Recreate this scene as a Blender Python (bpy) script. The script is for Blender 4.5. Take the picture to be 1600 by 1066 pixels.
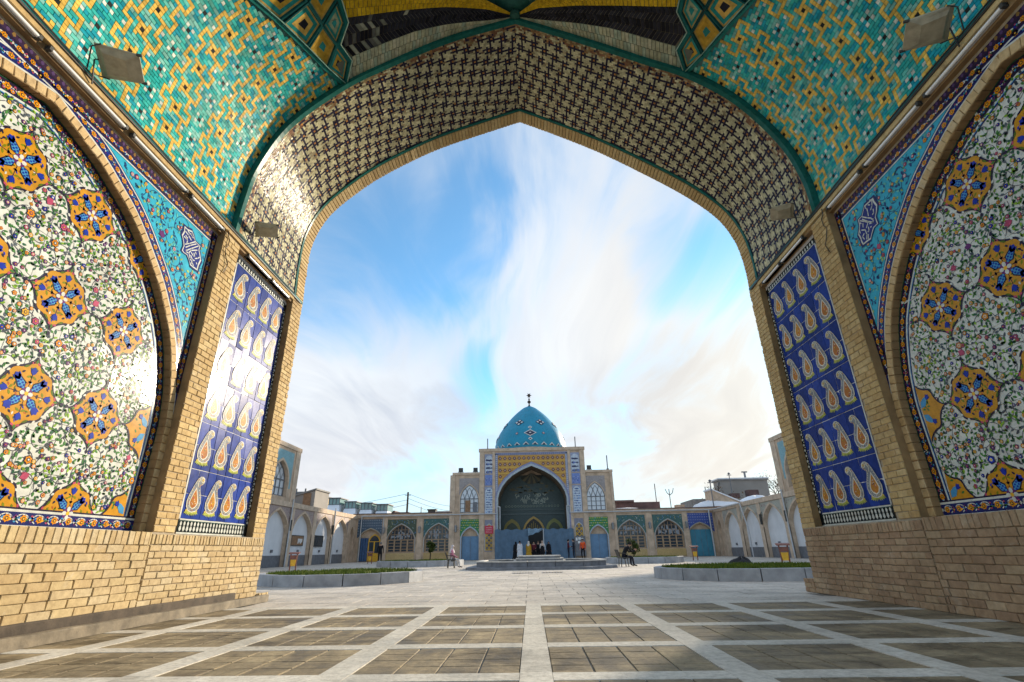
import bpy, math, random
from mathutils import Matrix, Vector
random.seed(7)
scene = bpy.context.scene
for o in list(bpy.data.objects): bpy.data.objects.remove(o)
COL = scene.collection

# ---------------------------------------------------------------- camera
cam_data = bpy.data.cameras.new('camera'); cam = bpy.data.objects.new('camera', cam_data); COL.objects.link(cam)
cam_data.sensor_width = 36.0; cam_data.lens = 783.3/1600*36.0; cam_data.clip_start = 0.05; cam_data.clip_end = 3000
_r = Vector((0.99924867, 0.03523193, -0.01614955)); _u = Vector((0.02848806, -0.38516762, 0.92240682)); _f = Vector((-0.02627789, 0.92217385, 0.38588192))
cam.matrix_world = Matrix(((_r.x,_u.x,-_f.x,0.019),(_r.y,_u.y,-_f.y,0.0),(_r.z,_u.z,-_f.z,0.85),(0,0,0,1)))
scene.camera = cam

# ---------------------------------------------------------------- light and exposure
SUN_AZ, SUN_EL = math.radians(36.0), math.radians(16.0)     # azimuth measured from +Y towards +X
scene.view_settings.view_transform = 'Standard'; scene.view_settings.look = 'None'
scene.view_settings.exposure = 1.42; scene.view_settings.gamma = 1.0
sun_data = bpy.data.lights.new('sun', 'SUN'); sun = bpy.data.objects.new('sun', sun_data); COL.objects.link(sun)
sun_data.energy = 2.8; sun_data.angle = math.radians(2.5); sun_data.color = (1.0, 0.86, 0.66)
sdir = Vector((math.sin(SUN_AZ)*math.cos(SUN_EL), math.cos(SUN_AZ)*math.cos(SUN_EL), math.sin(SUN_EL)))
sun.rotation_euler = (-sdir).to_track_quat('-Z', 'Y').to_euler(); sun.location = (30, 40, 30)

world = bpy.data.worlds.new('World'); scene.world = world; world.use_nodes = True
scene.cycles.max_bounces = 6; scene.cycles.diffuse_bounces = 3; scene.cycles.glossy_bounces = 2; scene.cycles.transmission_bounces = 2; scene.cycles.caustics_reflective = False; scene.cycles.caustics_refractive = False
wn, wl = world.node_tree.nodes, world.node_tree.links; wn.clear()
def N(tree, t, **kw):
    n = tree.nodes.new(t)
    for k, v in kw.items():
        if k == 'inp':
            for i, x in v.items(): n.inputs[i].default_value = x
        else: setattr(n, k, v)
    return n
def math_n(tree, op, a, b=None, clamp=False):
    n = tree.nodes.new('ShaderNodeMath'); n.operation = op; n.use_clamp = clamp
    for i, x in enumerate((a, b)):
        if x is None: continue
        if isinstance(x, (int, float)): n.inputs[i].default_value = x
        else: tree.links.new(x, n.inputs[i])
    return n.outputs[0]
def mix_n(tree, fac, a, b, blend='MIX'):
    n = tree.nodes.new('ShaderNodeMix'); n.data_type = 'RGBA'; n.blend_type = blend
    for s, x in ((n.inputs[0], fac), (n.inputs[6], a), (n.inputs[7], b)):
        if isinstance(x, (int, float)): s.default_value = x
        elif isinstance(x, tuple): s.default_value = (*x[:3], 1)
        else: tree.links.new(x, s)
    return n.outputs[2]
def vmath(tree, op, a, b=None, scale=None):
    n = tree.nodes.new('ShaderNodeVectorMath'); n.operation = op
    for i, x in enumerate((a, b)):
        if x is None: continue
        if isinstance(x, tuple): n.inputs[i].default_value = x
        else: tree.links.new(x, n.inputs[i])
    if scale is not None: n.inputs['Scale'].default_value = scale
    return n
wt = world.node_tree
sky = N(wt, 'ShaderNodeTexSky', sky_type='NISHITA', sun_disc=False, sun_elevation=SUN_EL, sun_rotation=SUN_AZ, altitude=1600, air_density=1.0, dust_density=0.6, ozone_density=2.0)
SKY_STRENGTH = 0.15
geo = N(wt, 'ShaderNodeTexCoord')
dirv = geo.outputs['Generated']
sep = N(wt, 'ShaderNodeSeparateXYZ'); wl.new(dirv, sep.inputs[0])
den = math_n(wt, 'ADD', math_n(wt, 'MAXIMUM', sep.outputs[2], 0.0), 0.16)
comb = N(wt, 'ShaderNodeCombineXYZ'); wl.new(math_n(wt, 'MULTIPLY', math_n(wt, 'DIVIDE', sep.outputs[0], den), 1.5), comb.inputs[0]); wl.new(math_n(wt, 'MULTIPLY', math_n(wt, 'DIVIDE', sep.outputs[1], den), 0.7), comb.inputs[1])
n0 = N(wt, 'ShaderNodeTexNoise', inp={'Scale': 0.7, 'Detail': 2.0, 'Roughness': 0.5}); wl.new(comb.outputs[0], n0.inputs['Vector'])
flow = vmath(wt, 'ADD', comb.outputs[0], vmath(wt, 'SCALE', vmath(wt, 'SUBTRACT', n0.outputs['Color'], (0.5,0.5,0.5)).outputs[0], scale=1.6).outputs[0]).outputs[0]
n1 = N(wt, 'ShaderNodeTexNoise', inp={'Scale': 1.3, 'Detail': 5.0, 'Roughness': 0.55, 'Distortion': 0.5}); wl.new(flow, n1.inputs['Vector'])
n2 = N(wt, 'ShaderNodeTexNoise', inp={'Scale': 1.9, 'Detail': 7.0, 'Roughness': 0.60, 'Distortion': 0.35}); wl.new(vmath(wt, 'MULTIPLY', flow, (2.3, 0.75, 1.0)).outputs[0], n2.inputs['Vector'])
n3 = N(wt, 'ShaderNodeTexNoise', inp={'Scale': 2.2, 'Detail': 2.0, 'Roughness': 0.5}); wl.new(dirv, n3.inputs['Vector'])
# warp the direction a little so that the big cloud banks have torn outlines
wv = vmath(wt, 'SCALE', vmath(wt, 'SUBTRACT', n1.outputs['Color'], (0.5,0.5,0.5)).outputs[0], scale=0.30)
wdir = vmath(wt, 'NORMALIZE', vmath(wt, 'ADD', dirv, wv.outputs[0]).outputs[0]).outputs[0]
BANKS = [(-0.209,0.753,0.624,9.0,-0.20),(-0.309,0.798,0.517,9.0,-0.26),(-0.098,0.783,0.614,4.0,-0.26),(-0.110,0.935,0.336,3.6,-0.36),(0.291,0.820,0.493,5.5,-0.34),(-0.247,0.964,0.098,5.0,-0.40),(0.194,0.966,0.171,2.9,-0.28),(0.104,0.780,0.617,8.4,0.30),(0.015,0.883,0.469,8.5,0.28),(-0.319,0.911,0.263,9.5,0.46),(0.220,0.923,0.316,11.1,0.44),(0.371,0.914,0.163,7.4,0.30),(-0.380,0.907,0.179,7.7,0.30)]
def bank(x, y, z, deg):
    d = vmath(wt, 'DOT_PRODUCT', wdir, (x, y, z)).outputs['Value']
    m = N(wt, 'ShaderNodeMapRange', interpolation_type='SMOOTHSTEP', inp={1: math.cos(math.radians(deg*1.55)), 2: 1.0, 3: 0.0, 4: 1.0})
    wl.new(d, m.inputs[0]); return m.outputs[0]
cov = math_n(wt, 'ADD', math_n(wt, 'MULTIPLY', math_n(wt, 'SUBTRACT', n1.outputs['Fac'], 0.5), 0.8), 0.49)
cov = math_n(wt, 'ADD', cov, math_n(wt, 'MULTIPLY', math_n(wt, 'SUBTRACT', n2.outputs['Fac'], 0.5), 1.5))
for x, y, z, dg, w in BANKS: cov = math_n(wt, 'ADD', cov, math_n(wt, 'MULTIPLY', bank(x, y, z, dg), w*1.25))
cm = N(wt, 'ShaderNodeMapRange', interpolation_type='SMOOTHSTEP', inp={1: -0.20, 2: 1.20, 3: 0.08, 4: 0.94}); wl.new(cov, cm.inputs[0])
grey = None
for x, y, z, dg in ((0.215,0.948,0.234,7.0),(0.326,0.919,0.224,6.4),(-0.318,0.928,0.193,5.3),(-0.155,0.957,0.245,3.5)):
    b = bank(x, y, z, dg); grey = b if grey is None else math_n(wt, 'ADD', grey, b)
grey = math_n(wt, 'MULTIPLY', grey, n2.outputs['Fac'], clamp=True)
sund = vmath(wt, 'DOT_PRODUCT', dirv, tuple(sdir)).outputs['Value']
warm = N(wt, 'ShaderNodeMapRange', interpolation_type='SMOOTHSTEP', inp={1: 0.80, 2: 1.0, 3: 0.0, 4: 1.0}); wl.new(sund, warm.inputs[0])
low = N(wt, 'ShaderNodeMapRange', interpolation_type='SMOOTHSTEP', inp={1: 0.30, 2: 0.03, 3: 0.0, 4: 1.0}); wl.new(sep.outputs[2], low.inputs[0])
fine = N(wt, 'ShaderNodeMapRange', inp={1: 0.38, 2: 0.66, 3: 0.0, 4: 1.0}); wl.new(n2.outputs['Fac'], fine.inputs[0])
cloud = mix_n(wt, math_n(wt, 'MULTIPLY', fine.outputs[0], 0.55), (0.365, 0.373, 0.38), (0.27, 0.29, 0.325))
cloud = mix_n(wt, math_n(wt, 'MULTIPLY', grey, 0.8), cloud, (0.215, 0.225, 0.255))
cloud = mix_n(wt, math_n(wt, 'MULTIPLY', math_n(wt, 'MULTIPLY', low.outputs[0], n3.outputs['Fac']), 0.7), cloud, (0.385, 0.345, 0.33))
cloud = mix_n(wt, math_n(wt, 'MULTIPLY', warm.outputs[0], 0.55), cloud, (0.42, 0.36, 0.27))
lowb = N(wt, 'ShaderNodeMapRange', interpolation_type='SMOOTHSTEP', inp={1: 0.34, 2: 0.02, 3: 0.0, 4: 0.75}); wl.new(sep.outputs[2], lowb.inputs[0])
blue = mix_n(wt, 1.0, sky.outputs[0], (SKY_STRENGTH*0.37, SKY_STRENGTH*0.68, SKY_STRENGTH*0.73), 'MULTIPLY')
blue = mix_n(wt, lowb.outputs[0], blue, (0.30, 0.34, 0.37))
skymix = mix_n(wt, cm.outputs[0], blue, cloud)
bg = N(wt, 'ShaderNodeBackground', inp={'Strength': 1.0}); wl.new(skymix, bg.inputs[0])
wout = N(wt, 'ShaderNodeOutputWorld'); wl.new(bg.outputs[0], wout.inputs[0])

# ---------------------------------------------------------------- materials
MATS = {}
def new_mat(name):
    m = bpy.data.materials.new(name); m.use_nodes = True; t = m.node_tree; b = t.nodes['Principled BSDF']; MATS[name] = m
    return m, t, b
def add_bump(t, b, height, strength=0.3, dist=0.01):
    bn = N(t, 'ShaderNodeBump', inp={'Strength': strength, 'Distance': dist}); t.links.new(height, bn.inputs['Height']); t.links.new(bn.outputs[0], b.inputs['Normal'])
def obj_noise(t, scale, detail=4, rough=0.55, space='Object', dist=0.0):
    tc = N(t, 'ShaderNodeTexCoord'); oi = N(t, 'ShaderNodeObjectInfo')
    off = N(t, 'ShaderNodeCombineXYZ'); r = math_n(t, 'MULTIPLY', oi.outputs['Random'], 37.0)
    for i in range(3): t.links.new(r, off.inputs[i])
    v = vmath(t, 'ADD', tc.outputs['Object'], off.outputs[0]).outputs[0]
    n = N(t, 'ShaderNodeTexNoise', inp={'Scale': scale, 'Detail': detail, 'Roughness': rough, 'Distortion': dist}); t.links.new(v, n.inputs['Vector'])
    return n
def world_noise(t, scale, detail=4, rough=0.55, dist=0.0, stretch=None):
    g = N(t, 'ShaderNodeNewGeometry'); v = g.outputs['Position']
    if stretch: v = vmath(t, 'MULTIPLY', v, stretch).outputs[0]
    n = N(t, 'ShaderNodeTexNoise', inp={'Scale': scale, 'Detail': detail, 'Roughness': rough, 'Distortion': dist}); t.links.new(v, n.inputs['Vector'])
    return n
def ramp(t, fac, stops):
    r = N(t, 'ShaderNodeValToRGB'); e = r.color_ramp.elements
    while len(e) < len(stops): e.new(0.5)
    for el, (p, c) in zip(e, stops): el.position = p; el.color = (*c, 1)
    t.links.new(fac, r.inputs[0]); return r.outputs[0]
def mat_brick(name, c1, c2, c3, soot=0.35):
    m, t, b = new_mat(name)
    oi = N(t, 'ShaderNodeObjectInfo'); base = ramp(t, oi.outputs['Random'], [(0.0, c1), (0.5, c2), (1.0, c3)])
    n = obj_noise(t, 14, 6, 0.65); c = mix_n(t, 0.75, base, ramp(t, n.outputs['Fac'], [(0.25, (0.55,0.5,0.45)), (0.6, (1.0,1.0,1.0)), (0.85, (1.25,1.22,1.15))]), 'MULTIPLY')
    w = world_noise(t, 0.9, 5, 0.6); c = mix_n(t, soot, c, ramp(t, w.outputs['Fac'], [(0.3, (0.55,0.5,0.42)), (0.65, (1.1,1.1,1.1))]), 'MULTIPLY')
    sl = world_noise(t, 3.4, 6, 0.7, 0.8); c = mix_n(t, ramp(t, sl.outputs['Fac'], [(0.58, (0,0,0)), (0.74, (0.42,0.42,0.42))]), c, (0.60,0.54,0.43))       # salt and mortar smears
    ds = world_noise(t, 2.1, 6, 0.7, 1.0); c = mix_n(t, ramp(t, ds.outputs['Fac'], [(0.24, (0.8,0.8,0.8)), (0.40, (0,0,0))]), c, (0.19,0.125,0.07))
    t.links.new(c, b.inputs['Base Color']); b.inputs['Roughness'].default_value = 0.85
    n2 = obj_noise(t, 60, 5, 0.7); add_bump(t, b, n2.outputs['Fac'], 0.7, 0.006); return m
mat_brick('brick_buff', (0.58,0.415,0.18), (0.50,0.335,0.135), (0.63,0.475,0.23))
mat_brick('brick_ring', (0.62,0.45,0.23), (0.56,0.38,0.17), (0.66,0.50,0.28), 0.25)
mat_brick('brick_dado', (0.58,0.455,0.245), (0.53,0.385,0.19), (0.61,0.50,0.31), 0.5)
mat_brick('brick_dado_red', (0.47,0.325,0.195), (0.37,0.24,0.145), (0.50,0.37,0.23), 0.6)
def mat_plain(name, col, rough=0.7, var=0.25, scale=6, metal=0.0, bump=0.25, bscale=40, coat=0.0, spec=0.5, bdist=0.01):
    m, t, b = new_mat(name)
    w = world_noise(t, scale, 6, 0.6); c = mix_n(t, 1.0, col, ramp(t, w.outputs['Fac'], [(0.3, (1-var,)*3), (0.7, (1+var*0.5,)*3)]), 'MULTIPLY')
    t.links.new(c, b.inputs['Base Color']); b.inputs['Roughness'].default_value = rough; b.inputs['Metallic'].default_value = metal
    b.inputs['Coat Weight'].default_value = coat; b.inputs['Specular IOR Level'].default_value = spec
    if bump: add_bump(t, b, world_noise(t, bscale, 5, 0.65).outputs['Fac'], bump, bdist)
    return m
mat_plain('mortar', (0.40,0.33,0.235), 0.9, 0.35, 8, bump=0.5)
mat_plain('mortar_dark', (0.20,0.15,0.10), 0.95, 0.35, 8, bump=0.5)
mat_plain('brick_wall_far', (0.55,0.405,0.285), 0.88, 0.35, 1.3, bump=0.4, bscale=14)
mat_plain('brick_frame_far', (0.59,0.45,0.325), 0.88, 0.3, 2.2, bump=0.3, bscale=20)
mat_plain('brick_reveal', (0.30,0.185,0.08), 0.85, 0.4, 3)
mat_plain('wall_mass', (0.35,0.25,0.15), 0.9)
mat_plain('plaster_white', (0.70,0.70,0.71), 0.85, 0.12, 1.0, bump=0.1)
mat_plain('stone_grey', (0.36,0.37,0.39), 0.75, 0.3, 2.5, bump=0.25)
mat_plain('stone_light', (0.56,0.53,0.48), 0.62, 0.3, 3.0, bump=0.2)
mat_plain('stone_pool', (0.20,0.205,0.225), 0.6, 0.4, 3.0)
mat_plain('stone_dark', (0.16,0.165,0.18), 0.6, 0.3, 4.0)
mat_plain('rust_shaded', (0.085,0.062,0.042), 0.85, 0.5, 5.0, bump=0.5)  # inner beam: shade put into the colour, setting it off from the outer one
mat_plain('rust_iron', (0.22,0.18,0.125), 0.8, 0.5, 5.0, metal=0.0, bump=0.5)
mat_plain('wood_brown', (0.27,0.15,0.075), 0.6, 0.35, 6)
mat_plain('wood_light', (0.40,0.27,0.16), 0.6, 0.3, 6)
mat_plain('tarp', (0.085,0.155,0.235), 0.55, 0.25, 1.8, bump=0.5, bscale=2.5, bdist=0.1)
mat_plain('door_blue', (0.13,0.25,0.40), 0.5, 0.2, 2)
mat_plain('door_teal', (0.05,0.24,0.34), 0.5, 0.2, 2)
mat_plain('paint_white', (0.72,0.72,0.71), 0.5, 0.12, 5, bump=0.05)
mat_plain('paint_pipe', (0.50,0.51,0.52), 0.5, 0.15, 3, bump=0.05)
mat_plain('lamp_housing', (0.42,0.37,0.26), 0.6, 0.3, 9, bump=0.15)
mat_plain('lamp_dark', (0.05,0.05,0.045), 0.6, 0.3, 9)
mat_plain('cable', (0.02,0.02,0.022), 0.6, 0.1)
mat_plain('roof_dark', (0.13,0.075,0.07), 0.8, 0.4, 1)
mat_plain('roof_grey', (0.25,0.24,0.23), 0.8, 0.4, 1)
mat_plain('snow', (0.80,0.82,0.86), 0.7, 0.08, 1)
mat_plain('render_grey', (0.30,0.275,0.25), 0.9, 0.2, 0.4)
mat_plain('render_yellow', (0.55,0.42,0.24), 0.9, 0.15, 0.4)
mat_plain('metal_grey', (0.30,0.31,0.32), 0.45, 0.2, 3, metal=0.6)
mat_plain('bin_yellow', (0.75,0.42,0.03), 0.5, 0.2, 6)
mat_plain('bin_red', (0.23,0.085,0.06), 0.6, 0.3, 6)
mat_plain('soil', (0.09,0.065,0.04), 0.95, 0.5, 3)
mat_plain('bark', (0.07,0.05,0.035), 0.9, 0.4, 12)
mat_plain('leaf', (0.055,0.085,0.025), 0.6, 0.6, 3, bump=0)
mat_plain('grass', (0.085,0.125,0.025), 0.7, 0.6, 1.2, bump=0)
mat_plain('black_cloth', (0.012,0.012,0.014), 0.8, 0.3, 8)
mat_plain('gold', (0.55,0.40,0.12), 0.35, 0.2, 9, metal=0.8)
mat_plain('banner_red', (0.55,0.035,0.07), 0.6, 0.1)
mat_plain('ground_far', (0.30,0.285,0.27), 0.9, 0.2, 0.1)
m, t, b = new_mat('glass_dark'); b.inputs['Base Color'].default_value = (0.03,0.045,0.06,1); b.inputs['Roughness'].default_value = 0.12
add_bump(t, b, world_noise(t, 2.5, 4).outputs['Fac'], 0.25, 0.05)
m, t, b = new_mat('glass_bright'); b.inputs['Base Color'].default_value = (0.62,0.66,0.70,1); b.inputs['Roughness'].default_value = 0.15
add_bump(t, b, world_noise(t, 2.5, 4).outputs['Fac'], 0.2, 0.05)
m, t, b = new_mat('glass_green'); b.inputs['Base Color'].default_value = (0.20,0.33,0.32,1); b.inputs['Roughness'].default_value = 0.1
m, t, b = new_mat('tube_glass'); b.inputs['Base Color'].default_value = (0.86,0.86,0.85,1); b.inputs['Roughness'].default_value = 0.2; b.inputs['Coat Weight'].default_value = 0.5
m, t, b = new_mat('lamp_glass'); b.inputs['Base Color'].default_value = (0.50,0.46,0.36,1); b.inputs['Roughness'].default_value = 0.3
# glazed tile whose colour is the tile's own (face attribute); glaze = gloss
def mat_glaze(name, rough, coat, var=0.22, bump=0.25, bscale=25, bdist=0.004, spec=0.5, dirt=0.3):
    m, t, b = new_mat(name)
    a = N(t, 'ShaderNodeAttribute', attribute_name='Col')
    w = world_noise(t, 9, 3, 0.6); c = mix_n(t, 1.0, a.outputs['Color'], ramp(t, w.outputs['Fac'], [(0.3, (1-var,)*3), (0.7, (1+var*0.4,)*3)]), 'MULTIPLY')
    d = world_noise(t, 1.1, 4, 0.62); c = mix_n(t, dirt, c, ramp(t, d.outputs['Fac'], [(0.32, (0.6,0.56,0.5)), (0.6, (1.06,1.06,1.06))]), 'MULTIPLY')
    t.links.new(c, b.inputs['Base Color'])
    r = world_noise(t, 5, 1); rr = N(t, 'ShaderNodeMapRange', inp={3: rough*0.7, 4: rough*1.4}); t.links.new(r.outputs['Fac'], rr.inputs[0]); t.links.new(rr.outputs[0], b.inputs['Roughness'])
    b.inputs['Coat Weight'].default_value = coat; b.inputs['Coat Roughness'].default_value = 0.36; b.inputs['Specular IOR Level'].default_value = spec
    add_bump(t, b, world_noise(t, bscale, 3, 0.5).outputs['Fac'], bump, bdist)
    return m
mat_glaze('glaze', 0.10, 0.05, bump=0.08, spec=0.075)
mat_glaze('glaze_mosaic', 0.30, 0.02, 0.35, 0.15, 30, 0.005, spec=0.05, dirt=0.35)
mat_glaze('glaze_soft', 0.24, 0.012, 0.25, 0.10, 25, 0.004, spec=0.022)
mat_glaze('glaze_far', 0.45, 0.0, 0.25, 0.1, 10)
mat_glaze('cloth', 0.8, 0.0, 0.3, 0.3, 18, 0.02, 0.2, 0.0)
# iwan floor slabs: dirty brown-grey stone, worn and slightly wet looking in places
def mat_floor(name, dark, light, stain=0.85):
    m, t, b = new_mat(name)
    oi = N(t, 'ShaderNodeObjectInfo')
    n = world_noise(t, 2.6, 8, 0.68, 0.6, (1.0, 0.6, 1.0)); f = world_noise(t, 18, 5, 0.7)
    c = ramp(t, n.outputs['Fac'], [(0.30, dark), (0.50, tuple((a+d)/2 for a, d in zip(dark, light))), (0.68, light)])
    c = mix_n(t, 0.7, c, ramp(t, f.outputs['Fac'], [(0.3, (0.55,0.53,0.5)), (0.55, (1,1,1)), (0.8, (1.18,1.17,1.14))]), 'MULTIPLY')
    c = mix_n(t, 0.5, c, ramp(t, oi.outputs['Random'], [(0, (0.72,0.71,0.69)), (1, (1.08,1.07,1.05))]), 'MULTIPLY')
    st = world_noise(t, 0.75, 7, 0.72, 1.2, (0.7, 1.5, 1.0)); c = mix_n(t, stain, c, ramp(t, st.outputs['Fac'], [(0.36, (0.30,0.29,0.28)), (0.48, (0.88,0.88,0.88)), (0.62, (1.04,1.03,1.01)), (0.72, (1.22,1.2,1.16))]), 'MULTIPLY')
    at = N(t, 'ShaderNodeAttribute', attribute_name='Col'); c = mix_n(t, 1.0, c, at.outputs['Color'], 'MULTIPLY')
    t.links.new(c, b.inputs['Base Color'])
    rr = N(t, 'ShaderNodeMapRange', inp={1: 0.35, 2: 0.65, 3: 0.55, 4: 0.92}); t.links.new(n.outputs['Fac'], rr.inputs[0]); t.links.new(rr.outputs[0], b.inputs['Roughness'])
    b.inputs['Specular IOR Level'].default_value = 0.25
    add_bump(t, b, f.outputs['Fac'], 0.6, 0.008); return m
mat_floor('floor_slab', (0.135,0.105,0.063), (0.48,0.39,0.25))
mat_floor('floor_strip', (0.58,0.545,0.47), (0.77,0.735,0.66), 0.35)
mat_floor('paver', (0.52,0.475,0.42), (0.70,0.65,0.58), 0.5)
mat_floor('floor_joint', (0.16,0.15,0.13), (0.34,0.325,0.29))

# ---------------------------------------------------------------- helpers
WM = {}                                                     # world matrix of every parent, by object name
I4 = Matrix.Identity(4)
def place(o, parent=None, M=None):
    COL.objects.link(o); M = M or I4; WM[o.name] = M.copy()
    if parent:
        o.parent = parent; o.matrix_parent_inverse = WM[parent.name].inverted()
    o.matrix_basis = M
    return o
def tag(o, label=None, cat=None, group=None, kind=None):
    for k, v in (('label', label), ('category', cat), ('group', group), ('kind', kind)):
        if v: o[k] = v
    return o
def thing(name, label, cat, loc=(0,0,0), group=None):
    o = bpy.data.objects.new(name, None); o.empty_display_size = 0.3
    place(o, None, Matrix.Translation(loc)); return tag(o, label, cat, group)
class MB:
    def __init__(s): s.v = []; s.f = []; s.c = []; s.m = []; s.sm = False
    def poly(s, pts, col=(1,1,1), mi=0):
        n = len(s.v); s.v += [tuple(p) for p in pts]; s.f.append(tuple(range(n, n+len(pts)))); s.c.append(col); s.m.append(mi)
    def grid(s, rows, col=(1,1,1), mi=0, close=False):          # rows of equally long point lists
        n = len(s.v); w = len(rows[0])
        for r in rows: s.v += [tuple(p) for p in r]
        for i in range(len(rows)-1):
            for j in range(w if close else w-1):
                k = (j+1) % w
                s.f.append((n+i*w+j, n+i*w+k, n+(i+1)*w+k, n+(i+1)*w+j)); s.c.append(col); s.m.append(mi)
    def box(s, x0, x1, y0, y1, z0, z1, col=(1,1,1), mi=0):
        P = [(x,y,z) for z in (z0,z1) for y in (y0,y1) for x in (x0,x1)]; n = len(s.v); s.v += P
        for f in ((0,2,3,1),(4,5,7,6),(0,1,5,4),(2,6,7,3),(0,4,6,2),(1,3,7,5)):
            s.f.append(tuple(n+i for i in f)); s.c.append(col); s.m.append(mi)
    def tube(s, pts, r, n=6, col=(1,1,1), mi=0, cap=True):
        pts = [Vector(p) for p in pts]; rows = []
        for i, p in enumerate(pts):
            d = (pts[min(i+1, len(pts)-1)] - pts[max(i-1, 0)]).normalized()
            a = d.cross(Vector((0,0,1)) if abs(d.z) < 0.95 else Vector((1,0,0))).normalized(); b = d.cross(a)
            rr = r[i] if isinstance(r, (list, tuple)) else r
            rows.append([p + (a*math.cos(2*math.pi*k/n) + b*math.sin(2*math.pi*k/n))*rr for k in range(n)])
        s.grid(rows, col, mi, True)
        if cap: s.poly(rows[0], col, mi); s.poly(rows[-1], col, mi)
    def lathe(s, prof, c=(0,0,0), n=24, col=(1,1,1), mi=0):
        s.grid([[(c[0]+r*math.cos(2*math.pi*k/n), c[1]+r*math.sin(2*math.pi*k/n), c[2]+z) for k in range(n)] for r, z in prof], col, mi, True)
    def mesh(s, name, mats):
        me = bpy.data.meshes.new(name); me.from_pydata(s.v, [], s.f)
        for m in (mats if isinstance(mats, (list, tuple)) else [mats]): me.materials.append(MATS[m])
        if any(s.m): me.polygons.foreach_set('material_index', s.m)
        at = me.attributes.new('Col', 'FLOAT_COLOR', 'FACE'); flat = []
        for c in s.c: flat += [c[0], c[1], c[2], 1.0]
        at.data.foreach_set('color', flat)
        if s.sm: me.polygons.foreach_set('use_smooth', [True]*len(me.polygons))
        me.update(); return me
    def build(s, name, mats, parent=None, kind=None, M=None):
        o = bpy.data.objects.new(name, s.mesh(name, mats)); place(o, parent, M)
        if kind: o['kind'] = kind
        return o
def inst(name, me, parent, M): return place(bpy.data.objects.new(name, me), parent, M)
def jit(c, a=0.15):
    k = 1 + random.uniform(-a, a); return (c[0]*k, c[1]*k, c[2]*k)
def catmull(P, n=24):
    P = [Vector(p) for p in P]; Q = [2*P[0]-P[1]] + P + [2*P[-1]-P[-2]]; out = []
    for i in range(1, len(Q)-2):
        for k in range(n):
            t = k/n; out.append(0.5*(2*Q[i] + (Q[i+1]-Q[i-1])*t + (2*Q[i-1]-5*Q[i]+4*Q[i+1]-Q[i+2])*t*t + (3*Q[i]-Q[i-1]-3*Q[i+1]+Q[i+2])*t**3))
    out.append(P[-1]); return out
class Path:                                                 # arc-length sampled polyline
    def __init__(s, P, n=24):
        s.p = catmull(P, n) if n else [Vector(p) for p in P]; s.s = [0.0]
        for a, b in zip(s.p, s.p[1:]): s.s.append(s.s[-1] + (b-a).length)
        s.L = s.s[-1]
    def at(s, d):
        d = min(max(d, 0.0), s.L); lo, hi = 0, len(s.s)-1
        while hi-lo > 1:
            m = (lo+hi)//2
            if s.s[m] <= d: lo = m
            else: hi = m
        t = (d-s.s[lo])/max(1e-9, s.s[hi]-s.s[lo]); return s.p[lo].lerp(s.p[hi], t)
    def tan(s, d, e=0.03): return (s.at(d+e)-s.at(d-e)).normalized()
ARCHN = [(0,1),(0.10,0.955),(0.22,0.905),(0.40,0.81),(0.58,0.69),(0.74,0.54),(0.87,0.36),(0.96,0.17),(1,0)]
def arch_h(t):
    t = abs(t)
    for (a, ha), (b, hb) in zip(ARCHN, ARCHN[1:]):
        if t <= b: return ha + (hb-ha)*(t-a)/(b-a)
    return 0.0
def arch_outline(uc, hw, v0, vs, va):                        # closed outline, from lower left over the top to lower right
    pts = [(uc-hw, v0)] + [(uc+sg*t*hw, vs+(va-vs)*h) for sg, seq in ((-1, ARCHN[::-1]), (1, ARCHN[1:])) for t, h in seq] + [(uc+hw, v0)]
    return pts
class Front:                                                 # a vertical plane: origin, direction of u, outward direction of d
    def __init__(s, o, u, d): s.o = Vector(o); s.u = Vector(u); s.d = Vector(d)
    def __call__(s, u, v, d=0.0): return s.o + s.u*u + s.d*d + Vector((0,0,v))
def wall_with_arches(mb, F, u0, u1, v0, v1, holes, reveal=0.3, d=0.0, col=(1,1,1), mi=0, rmi=None, back=None, seg=3):
    # holes: (uc, hw, vbase, vspring, vapex); back: material index of a back wall closing the opening
    rmi = mi if rmi is None else rmi; cur = u0
    for uc, hw, vb, vs, va in sorted(holes):
        if uc-hw > cur: mb.poly([F(cur,v0,d), F(uc-hw,v0,d), F(uc-hw,v1,d), F(cur,v1,d)], col, mi)
        ol = arch_outline(uc, hw, vb, vs, va)
        for (a, za), (b, zb) in zip(ol[1:-1], ol[2:-1]):
            if b > a + 1e-6: mb.poly([F(a,za,d), F(b,zb,d), F(b,v1,d), F(a,v1,d)], col, mi)
        if vb > v0 + 1e-6: mb.poly([F(uc-hw,v0,d), F(uc+hw,v0,d), F(uc+hw,vb,d), F(uc-hw,vb,d)], col, mi); mb.poly([F(uc-hw,vb,d), F(uc+hw,vb,d), F(uc+hw,vb,d-reveal), F(uc-hw,vb,d-reveal)], col, rmi)
        for (a, za), (b, zb) in zip(ol, ol[1:]): mb.poly([F(a,za,d), F(b,zb,d), F(b,zb,d-reveal), F(a,za,d-reveal)], col, rmi)
        if back is not None: mb.poly([F(a,z,d-reveal) for a, z in ol], col, back)
        cur = uc+hw
    if cur < u1: mb.poly([F(cur,v0,d), F(u1,v0,d), F(u1,v1,d), F(cur,v1,d)], col, mi)
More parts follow.
